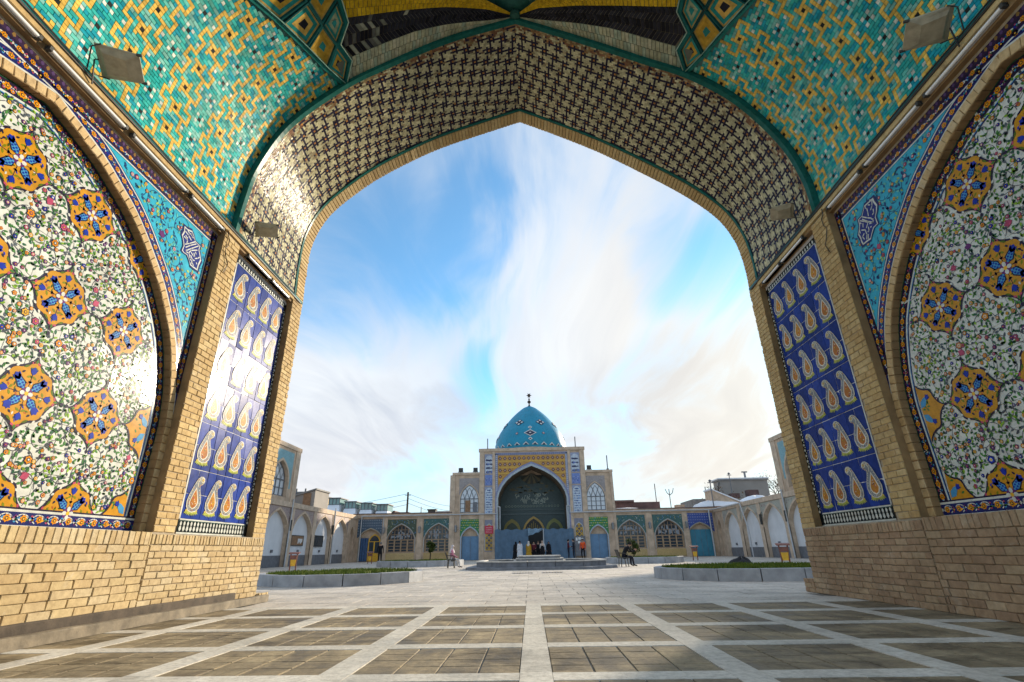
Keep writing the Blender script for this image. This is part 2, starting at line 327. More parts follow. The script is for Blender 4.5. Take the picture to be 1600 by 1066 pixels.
def spandrel(mb, F, uc, hw, vs, va, u0, u1, v0, v1, d, col, mi=0, n=10):     # tile field between an arch and its frame
    for k in range(n*2):
        a, b = u0+(u1-u0)*k/(n*2), u0+(u1-u0)*(k+1)/(n*2)
        za = vs+(va-vs)*arch_h((a-uc)/hw) if abs(a-uc) < hw else v0; zb = vs+(va-vs)*arch_h((b-uc)/hw) if abs(b-uc) < hw else v0
        za, zb = max(za, v0), max(zb, v0)
        mb.poly([F(a,min(za,v1),d), F(b,min(zb,v1),d), F(b,v1,d), F(a,v1,d)], col, mi)
def arch_band(mb, F, uc, hw, v0, vs, va, w, d, col, mi=0, thick=0.0):        # a moulding that runs up, over and down an arch
    a = arch_outline(uc, hw, v0, vs, va); b = arch_outline(uc, hw+w, v0, vs, va+w*1.25)
    for i in range(len(a)-1):
        mb.poly([F(*a[i],d), F(*a[i+1],d), F(*b[i+1],d), F(*b[i],d)], col, mi)
        if thick:
            mb.poly([F(*a[i],d), F(*a[i+1],d), F(*a[i+1],d-thick), F(*a[i],d-thick)], col, mi); mb.poly([F(*b[i],d), F(*b[i+1],d), F(*b[i+1],d-thick), F(*b[i],d-thick)], col, mi)
def fbox(mb, F, u0, u1, v0, v1, d0, d1, col=(1,1,1), mi=0):
    P = [F(u,v,d) for d in (d0,d1) for v in (v0,v1) for u in (u0,u1)]; n = len(mb.v); mb.v += [tuple(p) for p in P]
    for f in ((0,2,3,1),(4,5,7,6),(0,1,5,4),(2,6,7,3),(0,4,6,2),(1,3,7,5)): mb.f.append(tuple(n+i for i in f)); mb.c.append(col); mb.m.append(mi)
# bricks: a few jittered, chamfered shapes per size, shared by all bricks of that size. local x = length, y = out of the wall, z = height
def brick_meshes(L, H, D, mat, n=5, ch=0.006, j=0.004):
    out = []
    for k in range(n):
        mb = MB(); r = lambda: random.uniform(-j, j)
        back = [(-L/2,0,-H/2),(L/2,0,-H/2),(L/2,0,H/2),(-L/2,0,H/2)]
        mid = [(x+r(), D-ch, z+r()) for x, _, z in back]
        fr = [(x*(1-2*ch/L)+r()*0.5, D+r()*0.6, z*(1-2*ch/H)+r()*0.5) for x, _, z in mid]
        mb.grid([back, mid, fr], close=True); mb.poly(fr); out.append(mb.mesh('brick', mat))
    return out
def frame_mat(o, ex, ey, ez): return Matrix(((ex.x,ey.x,ez.x,o.x),(ex.y,ey.y,ez.y,o.y),(ex.z,ey.z,ez.z,o.z),(0,0,0,1)))
def scaled(M, sx): return M @ Matrix.Diagonal((sx,1,1,1))
def brick_field(F, parent, u0, u1, v0, v1, ch, L, d, mat, gap=0.012, depth=0.03, name='brick', jit_d=0.004, bond=0.5, skip=None):
    cache = brick_meshes(L-gap, ch-gap, depth, mat); rows = max(1, round((v1-v0)/ch)); hh = (v1-v0)/rows
    for r in range(rows):
        u = u0 - (bond*L if r % 2 else 0) + random.uniform(-0.03, 0.03)*L; z = v0+(r+0.5)*hh
        while u < u1-0.02:
            l = L*random.uniform(0.9, 1.1); a, b = max(u, u0), min(u+l, u1); u += l
            if b-a < 0.05: continue
            if skip and skip((a+b)/2, z): continue
            M = frame_mat(F((a+b)/2, z, d-depth+random.uniform(-jit_d, jit_d)), F.u, F.d, Vector((0,0,1))) @ Matrix.Rotation(random.gauss(0, 0.007), 4, 'Y') @ Matrix.Rotation(random.gauss(0, 0.006), 4, 'X')
            inst(name, random.choice(cache), parent, scaled(M, (b-a-gap)/(L-gap)))
def soldier_row(F, parent, u0, u1, v0, v1, w, d, mat, gap=0.010, depth=0.03, name='brick'):
    cache = brick_meshes(w-gap, v1-v0-gap, depth, mat); u = u0
    while u < u1-0.02:
        l = w*random.uniform(0.85, 1.15); b = min(u+l, u1); M = frame_mat(F((u+b)/2, (v0+v1)/2, d-depth+random.uniform(-0.005, 0.005)), F.u, F.d, Vector((0,0,1)))
        inst(name, random.choice(cache), parent, scaled(M, (b-u-gap)/(w-gap))); u = b

# ================================================================ THE IWAN
A = 5.53; Y0, Y1 = 7.93, 11.06; ZS = 6.64; ZD = 1.19; YC = 4.34
WHITE=(0.64,0.66,0.61); NAVY=(0.018,0.025,0.13); INK=(0.025,0.018,0.045); GREEN=(0.06,0.19,0.045); DGREEN=(0.025,0.095,0.05); LIME=(0.20,0.36,0.03)
ORANGE=(0.70,0.265,0.008); YELLOW=(0.80,0.45,0.04); PINK=(0.46,0.075,0.15); PURPLE=(0.14,0.03,0.16); BLUE=(0.012,0.035,0.36); SKYB=(0.07,0.30,0.56); TURQ=(0.04,0.40,0.57); PEACH=(0.72,0.32,0.12); CREAM=(0.66,0.64,0.50); OCHRE=(0.56,0.27,0.02)
class Inlay:                                                 # flat glaze painting: polygons in the plane of a panel, layer over layer
    def __init__(s, F, d): s.F = F; s.d = d; s.mb = MB()
    def poly(s, pts, col, lay=1): s.mb.poly([s.F(u, v, s.d+0.0012*lay) for u, v in pts], col)
    def rib(s, pts, w, col, lay=1):
        P = [Vector(q) for q in pts]
        for i in range(len(P)-1):
            a, b = P[i], P[i+1]; t = b-a
            if t.length < 1e-6: continue
            n = Vector((-t.y, t.x)).normalized()*w/2; e = t.normalized()*w*0.3
            s.poly([a-e+n, a-e-n, b+e-n, b+e+n], col, lay)
    def ell(s, u, v, rx, ry, rot, col, lay=1, n=8):
        c, q = math.cos(rot), math.sin(rot)
        s.poly([(u+rx*math.cos(2*math.pi*k/n)*c-ry*math.sin(2*math.pi*k/n)*q, v+rx*math.cos(2*math.pi*k/n)*q+ry*math.sin(2*math.pi*k/n)*c) for k in range(n)], col, lay)
    def leaf(s, u, v, L, w, rot, col, lay=1):
        c, q = math.cos(rot), math.sin(rot)
        s.poly([(u+x*L*c-y*w*q, v+x*L*q+y*w*c) for x, y in ((0,0),(0.35,0.5),(0.75,0.35),(1,0),(0.75,-0.35),(0.35,-0.5))], col, lay)
    def flower(s, u, v, r, col, mid=INK, eye=YELLOW, petals=5, lay=2, outline=True, rot=None):
        rot = random.uniform(0, 6.28) if rot is None else rot; n = petals*2
        star = lambda R, q: [(u+R*(1 if k % 2 == 0 else q)*math.cos(rot+2*math.pi*k/n), v+R*(1 if k % 2 == 0 else q)*math.sin(rot+2*math.pi*k/n)) for k in range(n)]
        if outline: s.poly(star(r*1.18, 0.80), INK, lay)
        s.poly(star(r, 0.72), col, lay+1); s.ell(u, v, r*0.45, r*0.45, 0, mid, lay+2, 7); s.ell(u, v, r*0.26, r*0.26, 0, eye, lay+3, 6)
    def tulip(s, u, v, r, rot, col, lay=2):
        s.leaf(u-r*math.cos(rot), v-r*math.sin(rot), r*2, r*1.35, rot, col, lay+1)
        for q in (-0.5, 0.5): s.leaf(u-r*math.cos(rot), v-r*math.sin(rot), r*1.9, r*0.55, rot+q, tuple(c*0.6 for c in col), lay)
    def arabesque(s, inside, box, rnd, scale=1.0, vine=(0.09,0.08,0.11), leaves=None, flowers=None, fill=0.30):
        leaves = leaves or [GREEN, GREEN, DGREEN, (0.08,0.10,0.12), LIME]; flowers = flowers or [ORANGE, ORANGE, YELLOW, PEACH, PINK, PURPLE, BLUE]
        u0, u1, v0, v1 = box; cell = 0.043*scale; occ = set(); key = lambda u, v: (int(u/cell), int(v/cell))
        def try_leaf(u, v, rot):
            k = key(u+0.02*scale*math.cos(rot), v+0.02*scale*math.sin(rot))
            if k in occ or not inside(u+0.04*scale*math.cos(rot), v+0.04*scale*math.sin(rot)): return
            occ.add(k); s.leaf(u, v, scale*rnd.uniform(0.048, 0.075), scale*rnd.uniform(0.026, 0.040), rot, jit(rnd.choice(leaves), 0.3), 2)
        def try_flower(u, v, big=False):
            r = scale*(rnd.uniform(0.044, 0.058) if big else rnd.uniform(0.022, 0.033)); R = int(r/cell)+1; k = key(u, v)
            if not inside(u+r, v) or not inside(u-r, v) or not inside(u, v-r) or not inside(u, v+r): return
            ks = [(k[0]+i, k[1]+j) for i in range(-R+1, R) for j in range(-R+1, R)]
            if any(q in occ for q in ks): return
            for q in ks: occ.add(q)
            c = rnd.choice(flowers)
            if big and rnd.random() < 0.4: s.tulip(u, v, r*1.15, rnd.uniform(0, 6.28), PINK if rnd.random() < 0.7 else PURPLE, 3)
            else: s.flower(u, v, r, jit(c, 0.15), mid=rnd.choice([INK, PURPLE, WHITE]), eye=rnd.choice([YELLOW, WHITE, ORANGE]), petals=rnd.choice([5, 6, 7]), lay=3)
        for k in range(int((u1-u0)*(v1-v0)*2.0/scale**2)): try_flower(rnd.uniform(u0, u1), rnd.uniform(v0, v1), True)
        sp = 0.31*scale; row = 0; v = v0                          # scrolls: spiral stems set out on a staggered grid, a flower at each eye
        while v < v1:
            u = u0+(sp/2 if row % 2 else 0)
            while u < u1:
                cu, cv = u+rnd.uniform(-0.15, 0.15)*sp, v+rnd.uniform(-0.15, 0.15)*sp; dr = rnd.choice((-1, 1)); a0 = rnd.uniform(0, 6.28); pts = []; R0 = sp*rnd.uniform(0.58, 0.72)
                for q in range(30):
                    t = q/29; a = a0+dr*t*9.5; r = R0*(1-0.82*t); x, y = cu+r*math.cos(a), cv+r*math.sin(a)
                    if not inside(x, y):
                        if len(pts) > 3: s.rib(pts, 0.008*scale, vine, 1)
                        pts = []; continue
                    pts.append((x, y)); th = a+dr*math.pi/2
                    if q % 2: try_leaf(x, y, th+rnd.choice((-1, 1))*rnd.uniform(0.5, 1.1))
                    if q in (5, 11, 17): try_flower(x+0.04*scale*math.cos(a), y+0.04*scale*math.sin(a))
                if len(pts) > 3: s.rib(pts, 0.008*scale, vine, 1)
                try_flower(cu, cv, rnd.random() < 0.5)
                u += sp
            v += sp*0.86; row += 1
        for i in range(int(u0/cell), int(u1/cell)+1):
            for j in range(int(v0/cell), int(v1/cell)+1):
                if (i, j) in occ or rnd.random() > fill: continue
                for _ in range(2):
                    u, v = (i+rnd.random())*cell, (j+rnd.random())*cell
                    if (i, j) in occ or not inside(u, v): continue
                    if rnd.random() < 0.12: try_flower(u, v)
                    else: try_leaf(u, v, rnd.uniform(0, 6.28))
    def flower_band(s, path_at, L, w, lay=3, step=0.17, base=NAVY):          # path_at(d) -> (point, normal)
        n = max(1, int(L/step)); st = L/n
        for k in range(n):
            p, q = path_at((k+0.5)*st); s.flower(p[0], p[1], w*0.36, ORANGE, mid=INK, eye=YELLOW, petals=7, lay=lay, outline=False)
            for e in (-0.34, 0.34, 0.5):
                p2, q2 = path_at(min(L, max(0, (k+0.5+e)*st))); ang = math.atan2(q2[1], q2[0])
                for sg in (-1, 1):
                    if abs(e) < 0.5: s.leaf(p2[0], p2[1], w*0.40, w*0.17, ang+sg*1.1+(0 if sg > 0 else math.pi*0), random.choice([WHITE, SKYB, BLUE, CREAM, (0.35,0.10,0.22)]), lay); s.leaf(p2[0], p2[1], w*0.40, w*0.17, ang+math.pi+sg*1.1, random.choice([WHITE, BLUE, YELLOW, GREEN]), lay)
                    else: s.ell(p2[0]+sg*q2[0]*w*0.22, p2[1]+sg*q2[1]*w*0.22, w*0.12, w*0.12, 0, random.choice([PINK, PURPLE, SKYB]), lay, 6)
def offset_path(P, o, apex_i=None):
    out = []
    for i, p in enumerate(P):
        a = P[max(0, i-1)]; b = P[min(len(P)-1, i+1)]; t = (b-a).normalized(); n = Vector((t.y, -t.x)); out.append(p + n*o)
    return out
HP = [(3.23,1.19),(3.23,1.9),(3.23,2.6),(3.20,2.95),(3.10,3.41),(2.85,4.05),(2.40,4.67),(1.93,5.11),(1.51,5.43),(1.15,5.62),(0.78,5.79),(0.40,5.90),(0.0,6.0)]
HALF = catmull(HP, 5)
def tymp_path(o):                                            # whole tympanum edge, offset outwards by o, far jamb -> apex -> near jamb
    h = offset_path(HALF, o); h[-1] = Vector((0.0, HALF[-1].y + o*1.06)); h = [q for q in h if q.x >= -1e-6]
    return [Vector((YC+q.x, q.y)) for q in h] + [Vector((YC-q.x, q.y)) for q in h[-2::-1]]
def path_fn(P):
    pp = Path(P, 0)
    def at(d):
        t = pp.tan(d); q = pp.at(d); return (q.x, q.y), (t.y, -t.x)
    return at, pp.L
def in_tymp(u, v, o=-0.22):
    dy = abs(u-YC); lim = 3.23+o
    if v < ZD+0.22 or dy > lim: return False
    if v < 2.6: return True
    for a, b in zip(HALF, HALF[1:]):
        if a.y <= v <= b.y or (v > b.y and b is HALF[-1]):
            t = min(1, (v-a.y)/max(1e-6, b.y-a.y)); return dy < a.x+(b.x-a.x)*t + o*1.25
    return False
def ogee(r, n=6):                                            # medallion outline: cusps on the axes, lobes on the diagonals
    base = [(1.0,0.0),(0.87,0.07),(0.77,0.17),(0.70,0.28),(0.655,0.38),(0.64,0.47),(0.60,0.55),(0.55,0.60),(0.47,0.64),(0.38,0.655),(0.28,0.70),(0.17,0.77),(0.07,0.87)]
    out = []
    for k in range(4):
        c, q = math.cos(k*math.pi/2), math.sin(k*math.pi/2); out += [(r*(x*c-y*q), r*(x*q+y*c)) for x, y in base]
    return out
def draw_medallion(I, r=0.455, clip=None):
    def ok(v): return clip is None or v >= clip
    def P(pts, col, lay):
        if clip is not None: pts = [(u, max(v, clip)) for u, v in pts]
        I.poly(pts, col, lay)
    P(ogee(r), INK, 5); P([(u*0.925, v*0.925) for u, v in ogee(r)], OCHRE, 6)
    k = r/0.455
    for a in range(4):
        th = math.pi/4 + a*math.pi/2; c, s_ = math.cos(th), math.sin(th)
        if not ok(0.3*k*s_): continue
        I.leaf(1.0*r*0.0+0.05*k*c, 0.05*k*s_, 0.21*k, 0.12*k, th, INK, 7); I.leaf(0.06*k*c, 0.06*k*s_, 0.18*k, 0.085*k, th, SKYB, 8)
        I.leaf(0.185*k*c, 0.185*k*s_, 0.10*k, 0.085*k, th, BLUE, 9)
        for q in (-0.45, 0.45): I.leaf(0.18*k*c, 0.18*k*s_, 0.10*k, 0.04*k, th+q, BLUE, 9)
        for e in (0.10, 0.135, 0.17):
            for sg in (-1, 1): I.ell(e*k*c-sg*0.018*k*s_, e*k*s_+sg*0.018*k*c, 0.013*k, 0.013*k, 0, BLUE, 10, 6)
        for sg in (-1, 1):
            for (rr, da, L, col) in ((0.31, 0.34, 0.085, (0.10,0.15,0.01)), (0.19, 0.45, 0.065, (0.20,0.22,0.01)), (0.29, 0.60, 0.06, (0.16,0.20,0.01)), (0.345, 0.10, 0.05, WHITE), (0.255, 0.24, 0.05, INK), (0.36, 0.62, 0.05, PINK), (0.13, 0.62, 0.05, INK), (0.24, 0.70, 0.045, (0.10,0.15,0.01))):
                t2 = th+sg*da
                if ok(rr*k*math.sin(t2)): I.leaf(rr*k*math.cos(t2), rr*k*math.sin(t2), L*k, 0.028*k, t2+sg*1.4, col, 7)
    for a in range(4):
        th = a*math.pi/2; c, s_ = math.cos(th), math.sin(th)
        if not ok(0.2*k*s_-0.01): continue
        I.rib([(0.06*k*c, 0.06*k*s_), (0.22*k*c, 0.22*k*s_)], 0.008*k, INK, 7); I.tulip(0.27*k*c, 0.27*k*s_, 0.05*k, th, BLUE, 8)
        I.leaf(0.36*k*c, 0.36*k*s_, 0.055*k, 0.03*k, th, GREEN, 8)
        if clip is None or s_ > 0.5: I.leaf(0.45*k*c, 0.45*k*s_, 0.06*k, 0.045*k, th, INK, 5)
    rr = random.Random(8)
    for q in range(46):                                        # small sprigs that fill the ground of the medallion
        a, r_ = rr.uniform(0, 6.283), rr.uniform(0.10, 0.36)*k; u, v = r_*math.cos(a), r_*math.sin(a)
        if ok(v-0.02) and abs(u)+abs(v) < 0.40*k: I.leaf(u, v, rr.uniform(0.03, 0.055)*k, rr.uniform(0.014, 0.024)*k, rr.uniform(0, 6.28), rr.choice([(0.10,0.16,0.01), (0.05,0.09,0.01), INK, (0.45,0.10,0.03), BLUE, WHITE]), 7)
    I.ell(0, 0, 0.075*k, 0.075*k, 0, PURPLE, 9, 10)
    for a in range(4): I.ell(0.05*k*math.cos(a*math.pi/2), 0.05*k*math.sin(a*math.pi/2), 0.032*k, 0.026*k, a*math.pi/2, WHITE, 10, 7)
    I.ell(0, 0, 0.026*k, 0.026*k, 0, YELLOW, 11, 7)
# paisley motif, unit height about 0.66, standing on its fringe
PAIS = [(0.0,0.0),(0.085,0.02),(0.145,0.08),(0.165,0.17),(0.145,0.27),(0.105,0.36),(0.085,0.43),(0.10,0.475),(0.145,0.485),(0.165,0.525),(0.155,0.575),(0.115,0.605),(0.06,0.60),(0.01,0.56),(-0.035,0.48),(-0.075,0.38),(-0.115,0.28),(-0.14,0.18),(-0.13,0.09),(-0.075,0.02)]
def draw_paisley(I, sx, rnd):
    tone = rnd.uniform(0.85, 1.08); hue = rnd.uniform(0.0, 1.0)
    P = [(u*sx, v) for u, v in PAIS]; c0 = (0.0, 0.24)
    sc = lambda k, dv=0.0: [((u-0.012*sx)*k+0.012*sx, (v-0.24)*(0.5+0.5*k if k > 0.9 else k)+0.24+dv) for u, v in P]
    for a in range(-4, 5): I.leaf(0.02*a*sx+0.0, 0.03, 0.085, 0.03, -math.pi/2+a*0.24*sx, jit((0.42,0.46,0.10), 0.2), 1)
    for a in range(-3, 4): I.leaf(0.03*a*sx, 0.05, 0.05, 0.03, -math.pi/2+a*0.3*sx, (0.70,0.52,0.10), 2)
    I.poly(P, tuple(c*tone for c in (0.72,0.70-0.04*hue,0.58)), 3)
    body = [(u*0.90+0.003*sx, 0.016+v*0.95) for u, v in P]; I.poly(body, tuple(c*tone for c in (0.25,0.27,0.30)), 4)
    for k in range(len(P)):                                    # beads along the rim
        a, b = body[k], body[(k+1) % len(P)]
        for t_ in (0.25, 0.75): I.ell((a[0]+(b[0]-a[0])*t_)*0.84, 0.02+(a[1]+(b[1]-a[1])*t_)*0.94, 0.010, 0.010, 0, rnd.choice([(0.62,0.60,0.52),(0.55,0.22,0.08),(0.62,0.60,0.52),(0.10,0.14,0.32),(0.60,0.48,0.16)]), 5, 5)
    drop = [(0.0,0.055),(0.055,0.085),(0.088,0.14),(0.088,0.20),(0.065,0.27),(0.035,0.345),(0.005,0.415),(-0.03,0.33),(-0.062,0.24),(-0.085,0.16),(-0.055,0.085)]
    I.poly([(u*sx*1.10, v*1.02-0.004) for u, v in drop], (0.76,0.74,0.64), 6); I.poly([(u*sx*0.88, (v-0.18)*0.88+0.18) for u, v in drop], (0.44+0.12*hue, 0.17+0.10*hue, 0.05*tone), 7)
    for k in range(14):
        t = rnd.random(); w = 0.055*(1-abs(t-0.3)*1.2); I.ell(rnd.uniform(-w, w)*sx, 0.09+t*0.22, rnd.uniform(0.007, 0.013), rnd.uniform(0.007, 0.013), 0, rnd.choice([YELLOW, (0.45,0.06,0.04), (0.62,0.30,0.03), PINK, (0.2,0.25,0.05), NAVY, CREAM, CREAM]), 8, 5)
    I.ell(0.115*sx, 0.545, 0.042, 0.042, 0, (0.74,0.70,0.52), 5, 9); I.ell(0.115*sx, 0.545, 0.030, 0.030, 0, (0.40,0.34,0.22), 6, 8); I.ell(0.115*sx, 0.545, 0.012, 0.012, 0, YELLOW, 7, 6)
    I.rib([(0.03*sx,0.43),(0.02*sx,0.50),(0.06*sx,0.565)], 0.012, (0.78,0.74,0.58), 6)
CART = {-1: ([(6.853,5.987),(6.939,5.988),(7.044,6.023),(7.115,5.973),(7.178,5.904),(7.320,5.898),(7.318,5.818),(7.376,5.744),(7.428,5.666),(7.401,5.550),(7.401,5.446),(7.290,5.439),(7.201,5.439),(7.148,5.503),(7.076,5.560),(6.987,5.550),(6.940,5.563),(6.951,5.666),(6.911,5.735),(6.848,5.810),(6.871,5.902)], [[(6.901,5.917),(6.988,5.896),(7.076,5.857)], [(6.903,5.816),(6.950,5.804),(6.984,5.849)], [(6.930,5.856),(6.994,5.802),(7.001,5.742)], [(7.037,5.963),(7.071,5.931),(7.110,5.925)], [(6.972,5.706),(7.060,5.781),(7.170,5.887)], [(7.001,5.666),(7.095,5.766),(7.207,5.868)], [(7.032,5.622),(7.126,5.721),(7.270,5.865)], [(7.023,5.627),(7.041,5.596),(7.093,5.613),(7.137,5.690),(7.269,5.781)], [(7.109,5.608),(7.162,5.544),(7.277,5.475)], [(7.150,5.655),(7.218,5.633),(7.252,5.644),(7.214,5.685)], [(7.244,5.726),(7.269,5.699)], [(7.271,5.612),(7.331,5.655),(7.364,5.692)], [(7.229,5.521),(7.203,5.473)], [(7.328,5.560),(7.341,5.546)], [(7.155,5.604),(7.217,5.557),(7.272,5.569)], [(6.939,5.971),(7.002,5.938),(7.052,5.962)]]),
        1: ([(6.739,5.983),(6.737,5.923),(6.708,5.824),(6.759,5.730),(6.817,5.669),(6.817,5.542),(6.924,5.538),(6.999,5.476),(7.059,5.413),(7.164,5.426),(7.258,5.430),(7.274,5.500),(7.266,5.554),(7.286,5.651),(7.240,5.715),(7.194,5.778),(7.186,5.882),(7.077,5.886),(7.015,5.948),(6.958,6.001),(6.821,5.989)], [[(6.776,5.953),(6.808,5.884),(6.859,5.841)], [(6.926,5.916),(6.933,5.850),(6.946,5.788)], [(6.878,5.950),(6.844,5.924)], [(6.810,5.815),(6.823,5.755),(6.858,5.746)], [(7.073,5.859),(6.984,5.775),(6.905,5.710)], [(7.090,5.823),(6.997,5.714),(6.910,5.633)], [(7.149,5.837),(7.057,5.757),(6.992,5.692)], [(6.909,5.702),(6.873,5.664),(6.905,5.629),(6.976,5.657)], [(7.012,5.683),(7.064,5.638)], [(7.107,5.752),(7.130,5.697)], [(7.024,5.622),(7.027,5.565),(7.063,5.555)], [(7.178,5.671),(7.103,5.624),(7.104,5.537),(7.137,5.466)], [(7.221,5.702),(7.230,5.648)], [(7.154,5.583),(7.206,5.560),(7.185,5.499)], [(7.074,5.516),(7.103,5.454)], [(6.943,5.965),(6.950,5.934)], [(6.962,5.589),(6.978,5.588)], [(7.158,5.801),(7.144,5.778)]])}
def tile_mesh(w, h, col, mat='glaze', th=0.008, ch=0.004):
    mb = MB(); a = [(-w/2,0,-h/2),(w/2,0,-h/2),(w/2,0,h/2),(-w/2,0,h/2)]; b = [(x*(1-2*ch/w), th, z*(1-2*ch/h)) for x, _, z in a]
    mb.grid([a, b], col, close=True); mb.poly(b, col); return mb.mesh('tile', mat)
def tilt(M, a=0.006): return M @ Matrix.Rotation(random.gauss(0, a), 4, 'X') @ Matrix.Rotation(random.gauss(0, a), 4, 'Z')
DA, DB, DT, DP = -0.12, -0.14, -0.245, -0.14                 # depths: arch ring, spandrel, tympanum, paisley panel
for s in (-1, 1):
    side = 'left' if s < 0 else 'right'; rnd = random.Random(11+s)
    F = Front((s*A,0,0), (0,1,0), (-s,0,0))
    W = thing('iwan_wall', f'{side} inner wall of the iwan, brick base under a pointed arch of white floral tiles', 'wall', (s*A, 6.0, 0), 'side walls of the iwan')
    # ---- the mass of the wall behind everything, and plain masonry surfaces
    mb = MB(); fbox(mb, F, 2.3, 11.02, 0.0, 6.60, -1.6, -0.30); fbox(mb, F, 2.3, 11.0, 6.60, 13.5, -1.6, -0.75)
    for u0, u1, v0, v1, d1 in ((2.3,7.68,0.0,1.165,-0.012),(7.70,11.05,0.0,1.165,-0.012),(7.69,8.20,1.165,6.46,-0.014),(10.56,11.05,1.165,6.62,-0.014)): fbox(mb, F, u0, u1, v0, v1, -0.31, d1, mi=1)
    fbox(mb, F, 8.20, 10.56, 1.165, 6.46, -0.31, DP-0.012, mi=1); fbox(mb, F, 2.3, 7.69, 1.165, 6.42, -0.31, DT-0.004, mi=1)
    fbox(mb, F, 2.3, 7.69, 6.36, 6.46, -0.245, DB+0.01, mi=1)
    mb.build('masonry', ['wall_mass', 'mortar'], W)
    # ---- brick base
    D = MB(); fbox(D, F, 1.0, 11.05, 1.160, 1.178, -0.25, 0.0); dado = D.build('brick_base', 'mortar', W)
    DM = 'brick_dado' if s < 0 else 'brick_dado_red'
    soldier_row(F, dado, 3.4, 7.68, 1.01, 1.19, 0.105, 0.016, DM); soldier_row(F, dado, 7.70, 11.05, 1.02, 1.165, 0.078, 0.012, DM)
    lo = 0.0
    brick_field(F, dado, 3.4, 7.68, lo, 1.008, 0.106, 0.30, 0.014, DM, gap=0.013, jit_d=0.005)
    brick_field(F, dado, 7.70, 11.05, lo, 1.018, 0.092, 0.26, 0.010, DM, gap=0.010, jit_d=0.004)
    # ---- piers: slim brick strip and the outer jamb
    pier = MB(); fbox(pier, F, 7.70, 8.19, 6.44, 6.47, -0.2, -0.01); pr = pier.build('brick_pier', 'mortar', W)
    brick_field(F, pr, 7.69, 8.20, 1.19, 6.46, 0.097, 0.235, 0.0, 'brick_buff', gap=0.011)
    jm = MB(); fbox(jm, F, 10.57, 11.04, 6.60, 6.63, -0.2, -0.01); jb = jm.build('brick_jamb', 'mortar', W)
    brick_field(F, jb, 10.55, 11.06, 1.165, 6.62, 0.097, 0.255, 0.0, 'brick_buff', gap=0.011)
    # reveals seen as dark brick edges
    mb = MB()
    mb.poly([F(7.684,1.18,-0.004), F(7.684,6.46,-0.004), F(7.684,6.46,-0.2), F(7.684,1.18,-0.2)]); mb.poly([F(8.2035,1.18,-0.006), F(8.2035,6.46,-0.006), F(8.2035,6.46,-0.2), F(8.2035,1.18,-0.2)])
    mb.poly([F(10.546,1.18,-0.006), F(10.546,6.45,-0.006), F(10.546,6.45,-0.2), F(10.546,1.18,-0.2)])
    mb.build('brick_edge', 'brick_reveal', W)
    # ---- arch ring of bricks round the tympanum
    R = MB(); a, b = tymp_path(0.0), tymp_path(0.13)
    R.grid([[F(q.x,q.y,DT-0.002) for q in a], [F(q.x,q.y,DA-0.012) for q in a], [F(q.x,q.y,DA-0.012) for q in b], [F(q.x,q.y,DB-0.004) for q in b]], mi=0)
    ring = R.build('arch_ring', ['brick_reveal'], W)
    at, L = path_fn(tymp_path(0.065)); cache = brick_meshes(0.118, 0.122, 0.05, 'brick_ring'); n = int(L/0.128)
    for k in range(n):
        q, nn = at((k+0.5)*L/n)
        if q[0] < 3.0: continue
        n3 = F(nn[0], nn[1], 0)-F(0,0,0); n3.normalize(); t3 = n3.cross(F.d).normalized()
        inst('brick', random.choice(cache), ring, frame_mat(F(q[0], q[1], DA-0.05+random.uniform(-0.003,0.003)), t3, F.d, n3))
    # reveal bricks on the inner face of the ring
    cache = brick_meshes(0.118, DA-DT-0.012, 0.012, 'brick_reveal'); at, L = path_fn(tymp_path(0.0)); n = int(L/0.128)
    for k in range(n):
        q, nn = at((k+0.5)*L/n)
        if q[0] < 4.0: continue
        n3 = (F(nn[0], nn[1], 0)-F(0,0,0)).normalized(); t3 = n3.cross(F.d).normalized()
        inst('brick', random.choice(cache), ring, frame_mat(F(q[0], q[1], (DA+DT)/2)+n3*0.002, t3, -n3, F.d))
    # ---- tympanum: white tiles, floral painting, medallions, borders
    T = MB(); fbox(T, F, YC-3.2, YC+3.2, ZD-0.02, 5.9, DT-0.004, DT-0.0015, (0.58,0.58,0.55)); tymp = T.build('tile_tympanum', 'glaze', W)
    tm = tile_mesh(0.298, 0.298, WHITE, th=0.006)
    for i in range(22):
        for j in range(17):
            u, v = YC-3.3+0.3*(i+0.5), ZD+0.3*(j+0.5)
            if u < 3.2 or not in_tymp(u, max(v-0.15, ZD+0.23), 0.22): continue
            inst('tile', tm, tymp, tilt(frame_mat(F(u, v, DT), F.u, F.d, Vector((0,0,1))), 0.012))
    MED = [(YC+1.035*i, 1.37+1.245*j) for i in range(-1, 4) for j in range(4)]
    def free(u, v):
        if u < 3.1 or not in_tymp(u, v, -0.20): return False
        for cu, cv in MED:
            x, y = abs(u-cu), abs(v-cv)
            if x+y < 0.44 or (x < 0.34 and y < 0.34 and x*x+y*y < 0.145): return False
        return True
    I = Inlay(F, DT+0.0075); I.arabesque(free, (3.1, YC+3.05, ZD+0.22, 5.85), rnd, 0.90)
    I.mb.build('floral_painting', 'glaze', tymp, 'stuff')
    L0 = lambda u, v, d=0.0: Vector((u, d, v))
    I = Inlay(L0, 0.0); draw_medallion(I); mfull = I.mb.mesh('medallion', 'glaze')
    I = Inlay(L0, 0.0); draw_medallion(I, clip=0.0); mhalf = I.mb.mesh('medallion', 'glaze')
    for cu, cv in MED:
        if cu < 3.2: continue
        if cu > YC+3.0 or cv > 5.3 or (cu > YC+2.2 and cv > 4.6): continue
        inst('medallion', mhalf if cv < 1.5 else mfull, tymp, frame_mat(F(cu, cv, DT+0.0078), F.u, F.d, Vector((0,0,1))))
    # half medallions cut by the far border
    I = Inlay(F, DT+0.0078)
